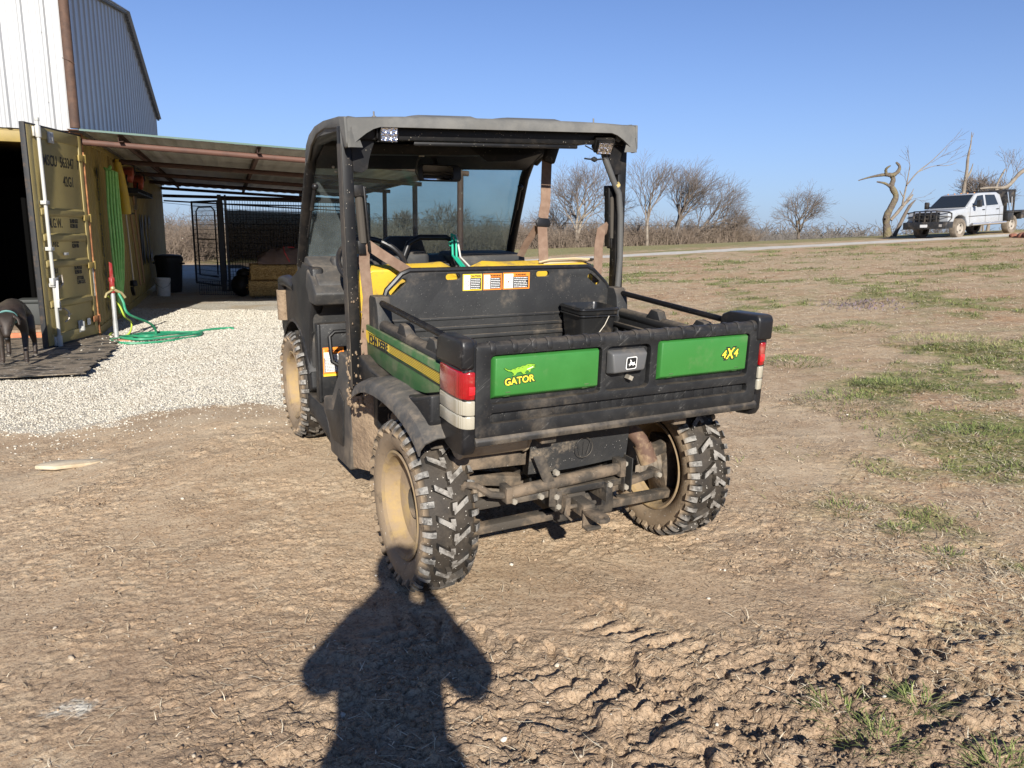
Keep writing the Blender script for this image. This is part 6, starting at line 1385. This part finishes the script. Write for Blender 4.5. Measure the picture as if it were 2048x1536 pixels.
def bare_tree(px, Y, h, seed, label, mx=5, trunks=1, lean=0., spread=.5, wind=(0, 0, 0), r=.11, kids=(3, 4), m=BARK, minr=.006, group='bare winter trees beyond the road', up=.12):
    rnd = random.Random(seed); t = empty('bare_tree', at(px, Y, -.1), 0, label, 'tree', group); S_, T_ = Strands(), Strands()
    for k in range(trunks):
        d = (lean+rnd.uniform(-.25, .25)*(trunks > 1), rnd.uniform(-.2, .2), 1.)
        grow(S_, T_, rnd, (rnd.uniform(-.15, .15)*(trunks > 1), 0, 0), np.array(d)/np.linalg.norm(d), h*.36, r, 0, mx, spread, up, wind, kids, minr)
    S_.build('trunk', m, t); T_.build('twigs', TWIG, t); return t
bare_tree(1150, 55, 7.4, 4, 'wide bare tree with many grey limbs, left of the right roof post', 5, 2, -.05, .62, kids=(3, 4), r=.14)
bare_tree(1205, 58, 5.6, 9, 'smaller bare tree just left of the right roof post', 4, 1, .1, .62)
bare_tree(1285, 54, 7.3, 21, 'tallest slender bare tree just right of the roof post', 5, 1, .10, .48, wind=(.35, 0, .2), kids=(3, 4), r=.12)
bare_tree(1335, 56, 7.2, 33, 'wind-swept bare tree leaning right with dark trunk', 5, 2, .35, .52, wind=(.5, 0, .1), kids=(3, 4), r=.14, m=BARKD)
bare_tree(1362, 57, 7.2, 15, 'low spreading bare tree bent to the right at the end of the thicket', 5, 2, .95, .55, wind=(.5, 0, .05), kids=(3, 4), m=BARKD)
bare_tree(1440, 57, 4.2, 17, 'short bent bare tree at the right end of the thicket', 4, 2, .4, .6, wind=(.4, 0, 0), kids=(3, 4))
bare_tree(1583, 62, 5.8, 41, 'lone round-crowned bare tree standing apart in the field', 5, 2, -.05, .62, kids=(3, 4), r=.12, m=BARKD)
bare_tree(1115, 60, 5.0, 43, 'thin bare tree behind the yellow seats, left end of the thicket', 4, 2, -.1, .6)
bare_tree(893, 90, 6.0, 51, 'small bare tree far off, seen through the windshield left of the brown post', 4, 2, 0, .6, minr=.02)
bare_tree(800, 80, 4.6, 52, 'small bare tree far off near the pipe posts, seen through the windshield', 4, 2, 0, .6, minr=.02)
def brush(name, spans, label, n, h, m=None, seed=1, w=.012, group=None, thick=None):
    rnd = np.random.default_rng(seed); S_ = Strands()
    for (p0, p1, Y0, Y1, dens) in spans:
        for i in range(int(n*dens)):
            t_ = rnd.random(); px = p0+(p1-p0)*t_; Y = Y0+(Y1-Y0)*t_+rnd.normal(0, 1.2)*(thick or 1.); x_ = (px-1024)/1508*Y; z_ = float(macro(x_, Y))
            hh = h*(.35+.65*rnd.random())*(.75+.35*math.sin(px*.045+Y)+.25*math.sin(px*.13)); a = rnd.random()*6.28; k = rnd.random()*.9
            dx, dy = math.cos(a)*k, math.sin(a)*k; cv = rnd.normal(0, .25, 2)
            ts = np.array([0, .3, .6, 1.]); pts = np.stack([x_+dx*hh*ts+cv[0]*hh*ts**2, Y+dy*hh*ts+cv[1]*hh*ts**2, z_-.05+hh*ts*(1-.35*k*ts)], 1)
            S_.tube(pts, np.linspace(w, w*.3, 4), 3)
            for c in range(3):
                b0 = pts[1+c % 3]; dd = rnd.normal(0, 1, 3); dd[2] = abs(dd[2])*.7; dd /= np.linalg.norm(dd); S_.tube(np.stack([b0, b0+dd*hh*.2, b0+dd*hh*.36+rnd.normal(0, .05, 3)*hh]), [w*.5, w*.35, w*.2], 3)
    o = S_.build(name, m or TWIG, smooth=False); return tag(o, label, 'thicket', kind='stuff')
THK = mat('thicket_twigs', (.155, .115, .085), .95, c2=(.22, .17, .125), ns=.6)
FAR = mat('far_twigs', (.135, .118, .105), .95, c2=(.17, .15, .132), ns=.2)
brush('thicket', ((1040, 1500, 56, 60, 1.), (1050, 1260, 54, 55, .5), (1260, 1460, 56, 57, .35)), 'tangled leafless brush along the far side of the road', 3000, 1.75, THK, 3, .022)
brush('thicket', ((290, 420, 33, 36, .5), (420, 780, 37, 44, .9), (780, 1060, 44, 56, .9)), 'grey-brown leafless hedgerow behind the shed and kennel', 5200, 1.55, THK, 5, .017, thick=1.4)
brush('distant_woods', ((700, 1120, 95, 110, 1.), (300, 700, 100, 105, .7), (1120, 1500, 100, 105, .6)), 'hazy line of leafless woods in the distance', 3000, 3.0, FAR, 7, .05, thick=4)
brush('distant_woods', ((1480, 1700, 130, 190, 1.),), 'low leafless scrub on the horizon behind the lone tree', 900, 1.7, FAR, 9, .05, thick=4)
brush('distant_woods', ((1430, 2300, 380, 460, 1.), (600, 1430, 330, 380, .5)), 'thin far-off treeline on the horizon', 1800, 8.5, FAR, 8, .30, thick=14)
# stems with a hand-drawn outline: list of limbs, each (x, z, r) in metres with a little depth
def limb_tree(name, px, Y, limbs, label, m, seed=1, cat='dead tree', group=None, twigs=()):
    rnd = random.Random(seed); t = empty(name, at(px, Y, -.08), 0, label, cat, group); S_, T_ = Strands(), Strands()
    for L in limbs:
        dy = rnd.uniform(-.4, .4); p = smooth_path([(q[0], dy*(i/len(L))**1.5*(1 if i else 0), q[1]) for i, q in enumerate(L)], 4); rr_ = np.interp(np.linspace(0, len(L)-1, len(p)), range(len(L)), [q[2] for q in L])
        rr_ = rr_*(1+np.array([rnd.uniform(-.10, .10) for _ in rr_])); S_.tube(np.array([v[:] for v in p]), rr_, 9)
    for (x_, z_, dx, dz, L_, r_, mx) in twigs: grow(T_, T_, rnd, (x_, 0, z_), np.array((dx, rnd.uniform(-.2, .2), dz))/math.hypot(dx, dz), L_, r_, 1, mx, .42, .05, (dx*.6, 0, dz*.3), (2, 3), .006)
    S_.build('trunk', m, t)
    if T_.n: T_.build('twigs', TWIG, t)
    return t
Q = 33/1508.   # metres per picture pixel at the broken trees
def PX(lst, x0, y0): return [((x-x0)*Q, (y0-y)*Q, r) for x, y, r in lst]
X0, Y0_ = 1757, 478
limb_tree('broken_tree', X0, 33, [PX(l, X0, Y0_) for l in (
    [(1757, 481, .17), (1752, 455, .15), (1750, 435, .14), (1760, 410, .13), (1764, 395, .12), (1754, 378, .11), (1756, 365, .10), (1752, 356, .10)],
    [(1752, 357, .10), (1740, 356, .075), (1725, 358, .05), (1708, 362, .035), (1693, 367, .02)], [(1740, 356, .07), (1737, 346, .055), (1742, 340, .02)],
    [(1752, 358, .09), (1763, 350, .08), (1767, 340, .065), (1762, 332, .04)], [(1750, 378, .07), (1740, 372, .05), (1727, 369, .025)],
    [(1752, 455, .08), (1745, 445, .07), (1742, 440, .05)])], 'thick twisted broken tree with yellow lichen on its trunk, beside the white truck', LICH, 5)
X1, Y1_ = 1764, 478
limb_tree('broken_tree', X1, 33.5, [PX(l, X1, Y1_) for l in (
    [(1758, 442, .07), (1770, 428, .075), (1782, 412, .07), (1792, 402, .065), (1800, 392, .03)], [(1778, 413, .045), (1780, 395, .04), (1783, 375, .03), (1786, 350, .02), (1788, 335, .01)], [(1782, 375, .03), (1800, 350, .025), (1825, 328, .018), (1850, 300, .01)],
    [(1800, 350, .02), (1830, 338, .014), (1860, 336, .010), (1880, 330, .006)], [(1780, 400, .03), (1772, 390, .02), (1768, 385, .01)], [(1785, 402, .02), (1794, 390, .018), (1799, 381, .008)])],
    'slim pale limb with long thin branches reaching right over the truck', BARK, 6, twigs=((.45, 2.9, .1, 1, .6, .012, 3), (.4, 2.3, -.4, 1, .4, .01, 3), (1.35, 3.2, 1, .7, .8, .010, 3), (1.6, 3.1, 1, .2, .9, .010, 3), (1.9, 3.9, .8, .8, .6, .008, 3), (.5, 1.6, 1, .35, .8, .009, 3)))
limb_tree('broken_stump', 1766, 33.2, [PX(l, 1766, 478) for l in ([(1766, 480, .09), (1774, 458, .08), (1782, 435, .075), (1790, 415, .065), (1799, 403, .02)],)], 'dark splintered snag leaning right beside the lichen tree', BARKD, 8, cat='dead tree', twigs=((.3, .35, 1, .35, .7, .010, 3), (.35, .25, 1, -.05, .6, .010, 3), (.5, .55, 1, .6, .5, .008, 3)))
limb_tree('dead_pole_tree', 1893, 38, [[(0, 0, .10), (0, 1.8, .09), (.03, 2.9, .075), (0, 3.6, .06), (.05, 4.3, .03), (.02, 4.8, .012)], [(.05, 2.6, .05), (.2, 2.95, .04), (.26, 3.35, .015)], [(.03, 4.35, .02), (.09, 4.75, .008)]], 'straight dead pole-like trunk rising behind the truck cab', BARK, 9, twigs=((0, 2.9, -1, .3, .4, .008, 2), (0, 1.9, -1, .4, .6, .008, 2)))
limb_tree('fallen_tree', 1945, 36, [[(0, 1.1, .05), (.3, 1.9, .07), (.2, 2.0, .05)], [(-.5, 2.0, .03), (0, 2.05, .05), (.7, 2.1, .08), (1.2, 2.7, .09), (1.7, 3.1, .07), (1.95, 3.6, .05), (1.95, 4.1, .02)], [(1.7, 3.1, .05), (2.1, 2.6, .03), (2.2, 2.0, .02)], [(.1, 0, .08), (.2, 1.2, .06), (.3, 2.2, .05), (.6, 2.9, .03)]], 'broken tree top with drooping branches behind the truck bed', BARK, 10,
    twigs=((1.8, 3.2, .6, .8, .9, .014, 4), (1.9, 3.4, 1, .2, .8, .014, 4), (1.7, 3.0, .8, -.6, 1.2, .014, 4), (2.0, 2.9, .5, -1, 1.2, .012, 4), (1.2, 2.6, -.3, 1, .7, .014, 4), (.6, 2.2, -.2, 1, .9, .014, 4), (0, 2.05, -1, .4, .7, .012, 3), (.8, 2.2, .5, .9, .8, .012, 4), (2.1, 2.4, .6, -1, 1.1, .01, 4)))
bare_tree(1938, 42, 3.7, 61, 'fine-twigged bare tree behind the truck roof', 5, 2, 0, .5, minr=.008, r=.06)
bare_tree(1858, 60, 2.2, 62, 'small bare shrub left of the truck bumper, low on the horizon', 4, 3, 0, .6, r=.04)

# ---- pick-up truck
TK = at(1899, 29.0); th = math.atan2(-.488, -.8765)
truck = empty('pickup_truck', TK, th, 'dusty white crew-cab pickup with a black grille guard and black flatbed on the ridge', 'pickup truck'); truck.scale = (.95, .95, .95)
_n = Vector((float(macro(TK.x-.5, TK.y)-macro(TK.x+.5, TK.y)), float(macro(TK.x, TK.y-1.2)-macro(TK.x, TK.y+1.2))/2.4, 1.)).normalized()
truck.rotation_euler = (Vector((0, 0, 1)).rotation_difference(_n).to_matrix() @ Matrix.Rotation(th, 3, 'Z')).to_euler(); truck.location.z -= .03
# local: +x forward, +y truck's left is towards the viewer; origin = ground under the left front wheel centre
WHP = mat('white_car_paint', (.36, .37, .385), .3, dust=.6, dns=1.6, dlo=.5, dhi=.8, dcol=(.30, .25, .18), c2=(.33, .34, .35)); WHP.node_tree.nodes['Principled BSDF'].inputs['Coat Weight'].default_value = .5
GLD = NB('dark_glass').fin((.02, .024, .028), .05, None, 0, .8); TB = mat('truck_black', (.018, .018, .019), .45, dust=.3, dns=3); CHR = NB('lamp_chrome').fin((.8, .8, .8), .15, None, .8, .5)
YL, YR = -.06, -1.76     # left flank and right flank
b = MB(); b.prism([(.78, .46), (.80, .95), (.72, 1.06), (.30, 1.10), (-.42, 1.15), (-.66, 1.17), (-2.95, 1.17), (-2.98, .50), (-.52, .42), (-.46, .62), (-.34, .80), (-.12, .88), (.12, .88), (.34, .80), (.46, .60), (.50, .46)], 'y', YR, YL); b.build('body', WHP, truck, bev=.045, seg=3)
b = MB(); ci = .10
prof = [(-.42, 1.14), (-1.12, 1.66), (-1.35, 1.72), (-2.60, 1.72), (-2.84, 1.62), (-2.95, 1.14)]
b = MB(); A_ = [b.bm.verts.new((x_, YL-.02-(z_-1.14)*.22, z_)) for x_, z_ in prof]; B_ = [b.bm.verts.new((x_, YR+.02+(z_-1.14)*.22, z_)) for x_, z_ in prof]; b.bm.faces.new(A_); b.bm.faces.new(B_[::-1]); [b.bm.faces.new([A_[i], B_[i], B_[(i+1) % 6], A_[(i+1) % 6]]) for i in range(6)]
cb_ = b.build('cab', WHP, truck, bev=.04, seg=3)
fy = lambda z_: YL-.02-(z_-1.14)*.22+.004
b = MB(); P4 = [(-.50, 1.185), (-1.14, 1.625)]
for s_ in (1,): b.hexa([(-.475, YR+.12, 1.19), (-.475, YL-.12, 1.19), (-1.10, YL-.20, 1.645), (-1.10, YR+.20, 1.645), (-.450, YR+.12, 1.205), (-.450, YL-.12, 1.205), (-1.08, YL-.20, 1.66), (-1.08, YR+.20, 1.66)])
b.build('windshield', GLD, truck)
for nm, pts in (('side_window', [(-.80, 1.20), (-1.22, 1.60), (-1.62, 1.63), (-1.62, 1.20)]), ('side_window', [(-1.76, 1.20), (-1.76, 1.63), (-2.42, 1.62), (-2.60, 1.22)])):
    for sd in (0, 1):
        b = MB(); v = [b.bm.verts.new((x_, fy(z_) if sd == 0 else YR+.02+(z_-1.14)*.22-.004, z_)) for x_, z_ in pts]; b.bm.faces.new(v); r_ = bmesh.ops.extrude_face_region(b.bm, geom=b.bm.faces[:])
        for q in [g for g in r_['geom'] if isinstance(g, bmesh.types.BMVert)]: q.co.y += .004 if sd == 0 else -.004
        b.build(nm, GLD, truck, smooth=False)
b = MB()
for x_ in (-.62, -1.69, -2.66): b.bx(x_-.006, x_+.006, YL+.001, YL+.004, .55, 1.16)
b.bx(-2.95, -.55, YL, YL+.012, .80, .825); b.build('door_seams', TB, truck)
for x_ in (-1.50, -2.48): b = MB(); b.bx(x_-.10, x_+.06, YL, YL+.03, 1.03, 1.065); b.build('door_handle', TB, truck, bev=.008)
text_mesh('model_badge', '3500', .10, TB, truck, frame((-.74, YL+.003, .98), (-1, 0, 0), (0, 0, 1)), ext=.001) if False else None
b = MB(); b.prism([(-.50, .0), (-.42, .0), (-.42, .08), (-.5, .06)], 'z', 0, .01); b.bm.free()
for sd, yy in ((0, YL), (1, YR)):
    s = 1 if sd == 0 else -1
    m_ = empty('side_mirror'); m_.parent = truck; b = MB(); b.bx(-.88, -.74, yy+s*.16, yy+s*.32, 1.16, 1.44) if s > 0 else b.bx(-.88, -.74, yy+s*.32, yy+s*.16, 1.16, 1.44); b.build('housing', TB, m_, bev=.03); b = MB(); b.tube([(-.80, yy, 1.22), (-.80, yy+s*.2, 1.24)], .025, 8); b.build('arm', TB, m_)
b = MB(); b.hexa([(.30, YL-.02, .80), (.74, YL-.10, .80), (.74, YL-.34, .80), (.30, YL-.1, .80), (.26, YL+.006, 1.02), (.72, YL-.06, 1.00), (.745, YL-.34, .99), (.30, YL-.1, 1.02)]); b.build('headlight', CHR, truck, bev=.01)
b = MB(); b.bx(.70, .76, YR+.04, YR+.36, .82, 1.0); b.build('headlight', CHR, truck, bev=.01)
b = MB(); b.bx(.74, .86, YR+.35, YL-.35, .66, 1.04); b.build('grille', TB, truck, bev=.03)
gg = MB(); gg.bx(.78, 1.02, YR-.04, YL+.04, .40, .68); gg.bx(.55, .85, YL-.10, YL+.05, .42, .66)
for y_ in [YR+.38+i*.235 for i in range(5)]: gg.beam((.98, y_, .62), (.95, y_, 1.10), .05, .05)
for z_ in (1.10, .95, .80): gg.beam((.96, YR+.36, z_), (.96, YL-.36, z_), .04, .04)
for s0, s1 in ((YR+.36, YR-.02), (YL-.36, YL+.02)):
    gg.tube([(.95, s0, 1.08), (.80, s1, 1.04), (.62, s1, .98), (.60, s1, .80), (.80, s1, .66)], .025, 6); gg.tube([(.95, s0, .88), (.80, s1, .86), (.60, s1, .84)], .018, 6)
gg.build('grille_guard', TB, truck, bev=.01)
b = MB(); b.bx(1.02, 1.026, -1.06, -.76, .47, .58); pl_ = b.build('number_plate', WHT, truck)
b = MB(); b.bx(1.021, 1.03, YL-.22, YL-.10, .48, .58); b.build('fog_lamp', CHR, truck)
def twheel(x_, y_, r, w_, lb=None, s=1):
    e_ = empty('wheel'); e_.parent = truck; e_.location = (x_, y_, r)
    e_.rotation_euler = (0, 0, 0 if s > 0 else math.pi)
    b = MB(); b.lathe([(r*.60, -w_/2), (r*.93, -w_/2), (r, -w_*.36), (r, w_*.36), (r*.95, w_/2), (r*.62, w_/2), (r*.60, w_*.4)], 'y', n=32); b.build('tyre', mat('dusty_tyre', (.13, .105, .08), .9, c2=(.20, .16, .12), ns=5) if 'dusty_tyre' not in bpy.data.materials else bpy.data.materials['dusty_tyre'], e_)
    b = MB(); b.lathe([(r*.60, w_*.42), (r*.54, w_*.3), (r*.50, w_*.1), (r*.30, w_*.16), (r*.14, w_*.20), (.0001, w_*.2)], 'y', n=24)
    b.build('rim', mat('grey_rim', (.34, .30, .25), .6) if 'grey_rim' not in bpy.data.materials else bpy.data.materials['grey_rim'], e_)
    b = MB()
    for k in range(5): a = k*1.2566; b.lathe([(r*.085, w_*.10), (r*.085, w_*.165), (.0001, w_*.165)], 'y', c=(r*.40*math.cos(a), .012, r*.40*math.sin(a)), n=8)
    b.build('rim_holes', TB, e_)
twheel(0, YL-.10, .38, .25); twheel(0, YR+.10, .38, .25, s=-1); twheel(-3.62, YL-.10, .38, .25); twheel(-3.62, YR+.10, .38, .25, s=-1)
b = MB(); b.bx(-3.1, .4, YR+.2, YL-.25, .42, .60); b.bx(-5.2, -3.0, YR+.45, YL-.45, .55, .70); b.tube([(-.62, YL+.10, .48), (-2.9, YL+.10, .47)], .045, 8); b.build('chassis', TB, truck)
b = MB(); b.tube([(-.60, YL+.12, .50), (-2.95, YL+.12, .49)], .05, 10); b.build('side_step', CHR, truck)
b = MB(); b.bx(-5.4, -3.12, YR-.12, YL+.12, .86, .93); b.bx(-3.55, -3.13, YL-.25, YL+.10, .55, .86); b.bx(-5.4, -4.1, YL-.25, YL+.10, .60, .86); b.build('flatbed', TB, truck, bev=.01)
b = MB(); b.bx(-3.20, -3.14, YR, YL, .93, 1.80); b.bx(-3.75, -3.2, YR, YL, 1.74, 1.80); b.bx(-3.75, -3.69, YL-.06, YL, .93, 1.8); b.bx(-3.75, -3.2, YL-.50, YL-.03, 1.25, 1.78); b.build('headache_rack', TB, truck, bev=.01)
b = MB(); b.beam((-3.12, YL+.01, 1.70), (-3.35, YL+.03, .95), .03, .04); b.tube([(-3.4, YL+.05, 1.5), (-3.42, YL+.06, 1.1)], .02, 6); b.build('brace', CHR, truck)
b = MB()
for i in range(5): b.ball((-1.36, YR+.3+i*.27, 1.73), .03, (1.6, 1, .6), 1)
b.build('roof_marker_lamps', mat('amber', (.6, .25, .05), .3), truck)
b = MB(); b.ball((.62, YL+.0, .0), .01); b.bm.free()
# red rocks next to the rear wheel
RRK = mat('red_rock', (.26, .10, .06), .95, c2=(.17, .08, .055), ns=5, bump=.8, bs=12, bd=.03)
for i, (px, Y, r, lb) in enumerate(((2020, 26.4, .17, 'red rock on the ridge at the left of the pile'), (2038, 26.2, .22, 'large red rock in the middle of the pile'), (2003, 26.8, .13, 'small red rock farthest left in the grass'), (2052, 26.6, .34, 'tall rust-red rock at the picture edge in front of the truck wheel'), (2070, 26.2, .25, 'red rock just outside the picture edge'), (2040, 26.9, .24, 'red rock piled behind the large one'))):
    rnd = random.Random(i); b = MB(); b.ball((0, 0, 0), r, (1.25, .9, .75), 3)
    for v in b.bm.verts: v.co *= 1+.30*mnoise.noise(v.co*3.1/r*.35+Vector((i*7, 0, 0)))
    q = at(px, Y); o = b.build('rock', RRK, None, loc=q+Vector((0, 0, r*.35)), rz=rnd.random()*3, ang=25); tag(o, lb, 'rock', 'red rocks piled beside the truck')
# flat pale piece lying on the dirt, lower left
b = MB(); b.prism([(-.19, -.03), (-.08, -.07), (.10, -.035), (.19, .0), (.15, .045), (.02, .05), (-.10, .065), (-.17, .03)], 'z', 0, .022)
o = b.build('flat_rock', mat('pale_flat_rock', (.50, .42, .30), .9, c2=(.36, .28, .18), ns=6, bump=.7, bs=25, bd=.01), None, bev=.006, loc=(-2.50, 4.13, gz(-2.5, 4.13)+.004), rz=.28); tag(o, 'pale flat flake of stone lying on the bare dirt at the left', 'stone')
# ================================================================ DOG, PHOTOGRAPHER
def skinned(name, pts, edges, m, parent=None, root=0, sub=2, loc=(0, 0, 0), rz=0.):
    """pts: {key: (x, y, z, rx, ry)}; grows one smooth surface around the edges"""
    keys = list(pts); me = bpy.data.meshes.new(name+'_sk'); me.from_pydata([pts[k][:3] for k in keys], [(keys.index(a), keys.index(b_)) for a, b_ in edges], [])
    o = bpy.data.objects.new(name+'_sk', me); col.objects.link(o); md = o.modifiers.new('s', 'SKIN'); md.use_smooth_shade = True
    sv = me.skin_vertices[0].data if me.skin_vertices else None
    if sv is None:
        bm = bmesh.new(); bm.from_mesh(me); bm.verts.layers.skin.verify(); bm.to_mesh(me); bm.free(); sv = me.skin_vertices[0].data
    for i, k in enumerate(keys):
        q = pts[k]; sv[i].radius = (q[3], q[4] if len(q) > 4 else q[3]); sv[i].use_root = (i == root)
    s2 = o.modifiers.new('u', 'SUBSURF'); s2.levels = sub; s2.render_levels = sub
    dg = bpy.context.evaluated_depsgraph_get(); nm = bpy.data.meshes.new_from_object(o.evaluated_get(dg)); nm.name = name
    bpy.data.objects.remove(o); bpy.data.meshes.remove(me); nm.materials.clear(); nm.materials.append(m)
    nm.polygons.foreach_set('use_smooth', [True]*len(nm.polygons))
    n = bpy.data.objects.new(name, nm); col.objects.link(n); n.location = loc; n.rotation_euler = (0, 0, rz)
    if parent is not None: n.parent = parent
    return n
def dog_mat():
    k = NB('dog_coat'); xyz = k.sep(k.coords()); c = k.mix(k.ramp(k.noise(9, 5, .6), .35, .7), (.020, .0135, .0095), (.044, .030, .021))
    c = k.mix(k.ramp(xyz[2], .010, .036, .8, 0.), c, (.62, .57, .50))
    f = k.math('MULTIPLY', k.ramp(xyz[2], .43, .36, 0., 1.), k.ramp(xyz[1], .10, .18, 0, 1)) 
    return k.fin(c, .55, k.bump(k.noise(260, 3, .6, stretch=(1, 1, .3)), .3, .002), 0, .4)
DM = dog_mat()
# local: +x points where the dog looks
dog = {'pel': (-.26, 0, .50, .085, .095), 'loin': (-.12, 0, .515, .078, .085), 'rib': (.03, 0, .50, .095, .115), 'chest': (.16, 0, .475, .09, .115), 'neck0': (.23, 0, .49, .072, .078), 'neck1': (.30, 0, .455, .060, .064), 'head0': (.365, 0, .425, .064, .060), 'head1': (.41, 0, .385, .052, .050), 'muz': (.445, 0, .335, .034, .032), 'nose': (.465, 0, .295, .026, .022),
       'tail0': (-.34, 0, .52, .030), 'tail1': (-.40, .01, .42, .016), 'tail2': (-.43, .02, .30, .009)}
E_ = [('pel', 'loin'), ('loin', 'rib'), ('rib', 'chest'), ('chest', 'neck0'), ('neck0', 'neck1'), ('neck1', 'head0'), ('head0', 'head1'), ('head1', 'muz'), ('muz', 'nose'), ('pel', 'tail0'), ('tail0', 'tail1'), ('tail1', 'tail2')]
for s, q in ((1, 'L'), (-1, 'R')):
    fx = .02*s
    dog.update({'sh'+q: (.17, s*.075, .41, .050, .055), 'el'+q: (.135, s*.09, .30, .034, .032), 'wr'+q: (.165+fx, s*.09, .135, .023, .022), 'pa'+q: (.170+fx, s*.09, .045, .022, .020), 'to'+q: (.205+fx, s*.092, .022, .026, .018),
                'hi'+q: (-.25, s*.075, .40, .065, .06), 'kn'+q: (-.205+fx, s*.10, .28, .042, .04), 'ho'+q: (-.33+fx, s*.105, .155, .022, .022), 'hp'+q: (-.315+fx, s*.105, .045, .020, .020), 'ht'+q: (-.28+fx, s*.107, .020, .025, .017),
                'ea'+q: (.37, s*.055, .470, .018, .022), 'eb'+q: (.40, s*.088, .445, .015, .010), 'ec'+q: (.415, s*.092, .395, .008, .006)})
    E_ += [('chest', 'sh'+q), ('sh'+q, 'el'+q), ('el'+q, 'wr'+q), ('wr'+q, 'pa'+q), ('pa'+q, 'to'+q), ('pel', 'hi'+q), ('hi'+q, 'kn'+q), ('kn'+q, 'ho'+q), ('ho'+q, 'hp'+q), ('hp'+q, 'ht'+q), ('head0', 'ea'+q), ('ea'+q, 'eb'+q), ('eb'+q, 'ec'+q)]
dog_o = empty('dog', (-4.90, 7.36, .022), R(-64), 'dark brown dog with white paws standing on the black mats, head at the picture edge', 'dog'); dog_o.scale = (1.08, 1.12, 1.05)
skinned('body', dog, E_, DM, dog_o)
b = MB(); b.ball((.480, 0, .285), .015, (.9, 1.1, .8), 2)
for s in (1, -1): b.ball((.452, s*.036, .400), .006, (1, 1, 1), 2)
b.build('nose_and_eyes', INK, dog_o)
b = MB(); b.tube([(.305+.035*math.sin(a*math.pi/8), .067*math.cos(a*math.pi/8), .452+.066*math.sin(a*math.pi/8)) for a in range(16)], .009, 6, closed=True); b.build('collar', mat('teal_collar', (.10, .22, .20), .6), dog_o)

COAT = mat('jacket_cloth', (.07, .08, .10), .9); SKN = mat('skin', (.45, .27, .19), .6)
P = {'pel': (0, 0, .86, .15, .105), 'w': (0, 0, .98, .165, .11), 'ch': (0, .01, 1.14, .17, .12), 'nk0': (0, .02, 1.31, .10, .09), 'nk1': (0, .01, 1.36, .052, .055), 'hd0': (0, .02, 1.42, .070, .082), 'hd1': (0, .015, 1.50, .076, .09), 'hd2': (0, .0, 1.555, .055, .07)}
E2 = [('pel', 'w'), ('w', 'ch'), ('ch', 'nk0'), ('nk0', 'nk1'), ('nk1', 'hd0'), ('hd0', 'hd1'), ('hd1', 'hd2')]
for s, q in ((1, 'R'), (-1, 'L')):
    P.update({'s'+q: (s*.150, .03, 1.290, .085), 'b'+q: (s*.205, .05, 1.15, .085), 'e'+q: (s*.262, .09, 1.095, .070), 'f'+q: (s*.16, .15, 1.21, .050), 'h'+q: (s*.085, .215, 1.315, .026, .03),
              't'+q: (s*.10, 0, .78, .085), 'k'+q: (s*.115, .01, .44, .058), 'c'+q: (s*.12, -.01, .25, .050), 'a'+q: (s*.12, 0, .08, .040), 'o'+q: (s*.135, .14, .04, .042, .03)})
    E2 += [('ch', 's'+q), ('s'+q, 'b'+q), ('b'+q, 'e'+q), ('e'+q, 'f'+q), ('f'+q, 'h'+q), ('pel', 't'+q), ('t'+q, 'k'+q), ('k'+q, 'c'+q), ('c'+q, 'a'+q), ('a'+q, 'o'+q)]
    for i, (dx, dz, dy, L_) in enumerate(((0, .055, 0, 1), (.0, .035, .012, 1.05), (.0, .012, .012, 1.), (0, -.010, .006, .8))):
        P['g%d%s' % (i, q)] = (s*.072, .222+dy*.3, 1.325+dz*.8, .0095); P['i%d%s' % (i, q)] = (s*.045, .212, 1.330+dz*.85, .0085); E2 += [('h'+q, 'g%d%s' % (i, q)), ('g%d%s' % (i, q), 'i%d%s' % (i, q))]
    P['m0'+q] = (s*.080, .205, 1.345, .010); P['m1'+q] = (s*.055, .190, 1.372, .009); E2 += [('h'+q, 'm0'+q), ('m0'+q, 'm1'+q)]
per = empty('person', (-.02, -.262, 0), 0, 'person in a dark jacket raising a phone, whose shadow falls on the dirt', 'person')
bo = skinned('body', P, E2, COAT, per); bo.data.materials.append(SKN)
for p_ in bo.data.polygons:
    c = p_.center
    if c.z > 1.355 or (c.z > 1.25 and c.y > .18 and abs(c.x) < .12): p_.material_index = 1
b = MB(); b.ball((0, .105, 1.475), .014, (.8, 1.2, 1.3), 2); [b.ball((s*.032, .092, 1.495), .010, (1, .8, .7), 2) for s in (1, -1)]; [b.ball((s*.078, .01, 1.475), .022, (.4, .8, 1.2), 2) for s in (1, -1)]; b.build('face_features', SKN, per)
b = MB(); b.ball((0, -.005, 1.525), .098, (.88, 1.05, .82), 3); 
for v in b.bm.verts: v.co.z = max(v.co.z, 1.492)
b.prism([(-.06, .06), (.06, .06), (.05, .16), (-.05, .16)], 'z', 1.520, 1.528); b.build('cap', COAT, per)
b = MB(); b.prism([(-.19, -.11), (.19, -.11), (.195, .11), (-.195, .11)], 'z', .60, .99); b.xf(lambda p: (p.x*(1.10-.12*(p.z-.62)/.33), p.y, p.z)); b.build('jacket_hem', COAT, per, bev=.06, seg=3)
ph = MB(); ph.bx(-.075, .004, -.0115, -.0035, 1.318, 1.392); ph.bm.free(); ph = MB(); ph.bx(-.125, .022, -.0165, -.0085, 1.322, 1.392); tag(ph.build('phone', BLK, None, bev=.0025), 'black phone held up in the hands of the person behind the viewpoint', 'phone')
print('objects', len(bpy.data.objects))
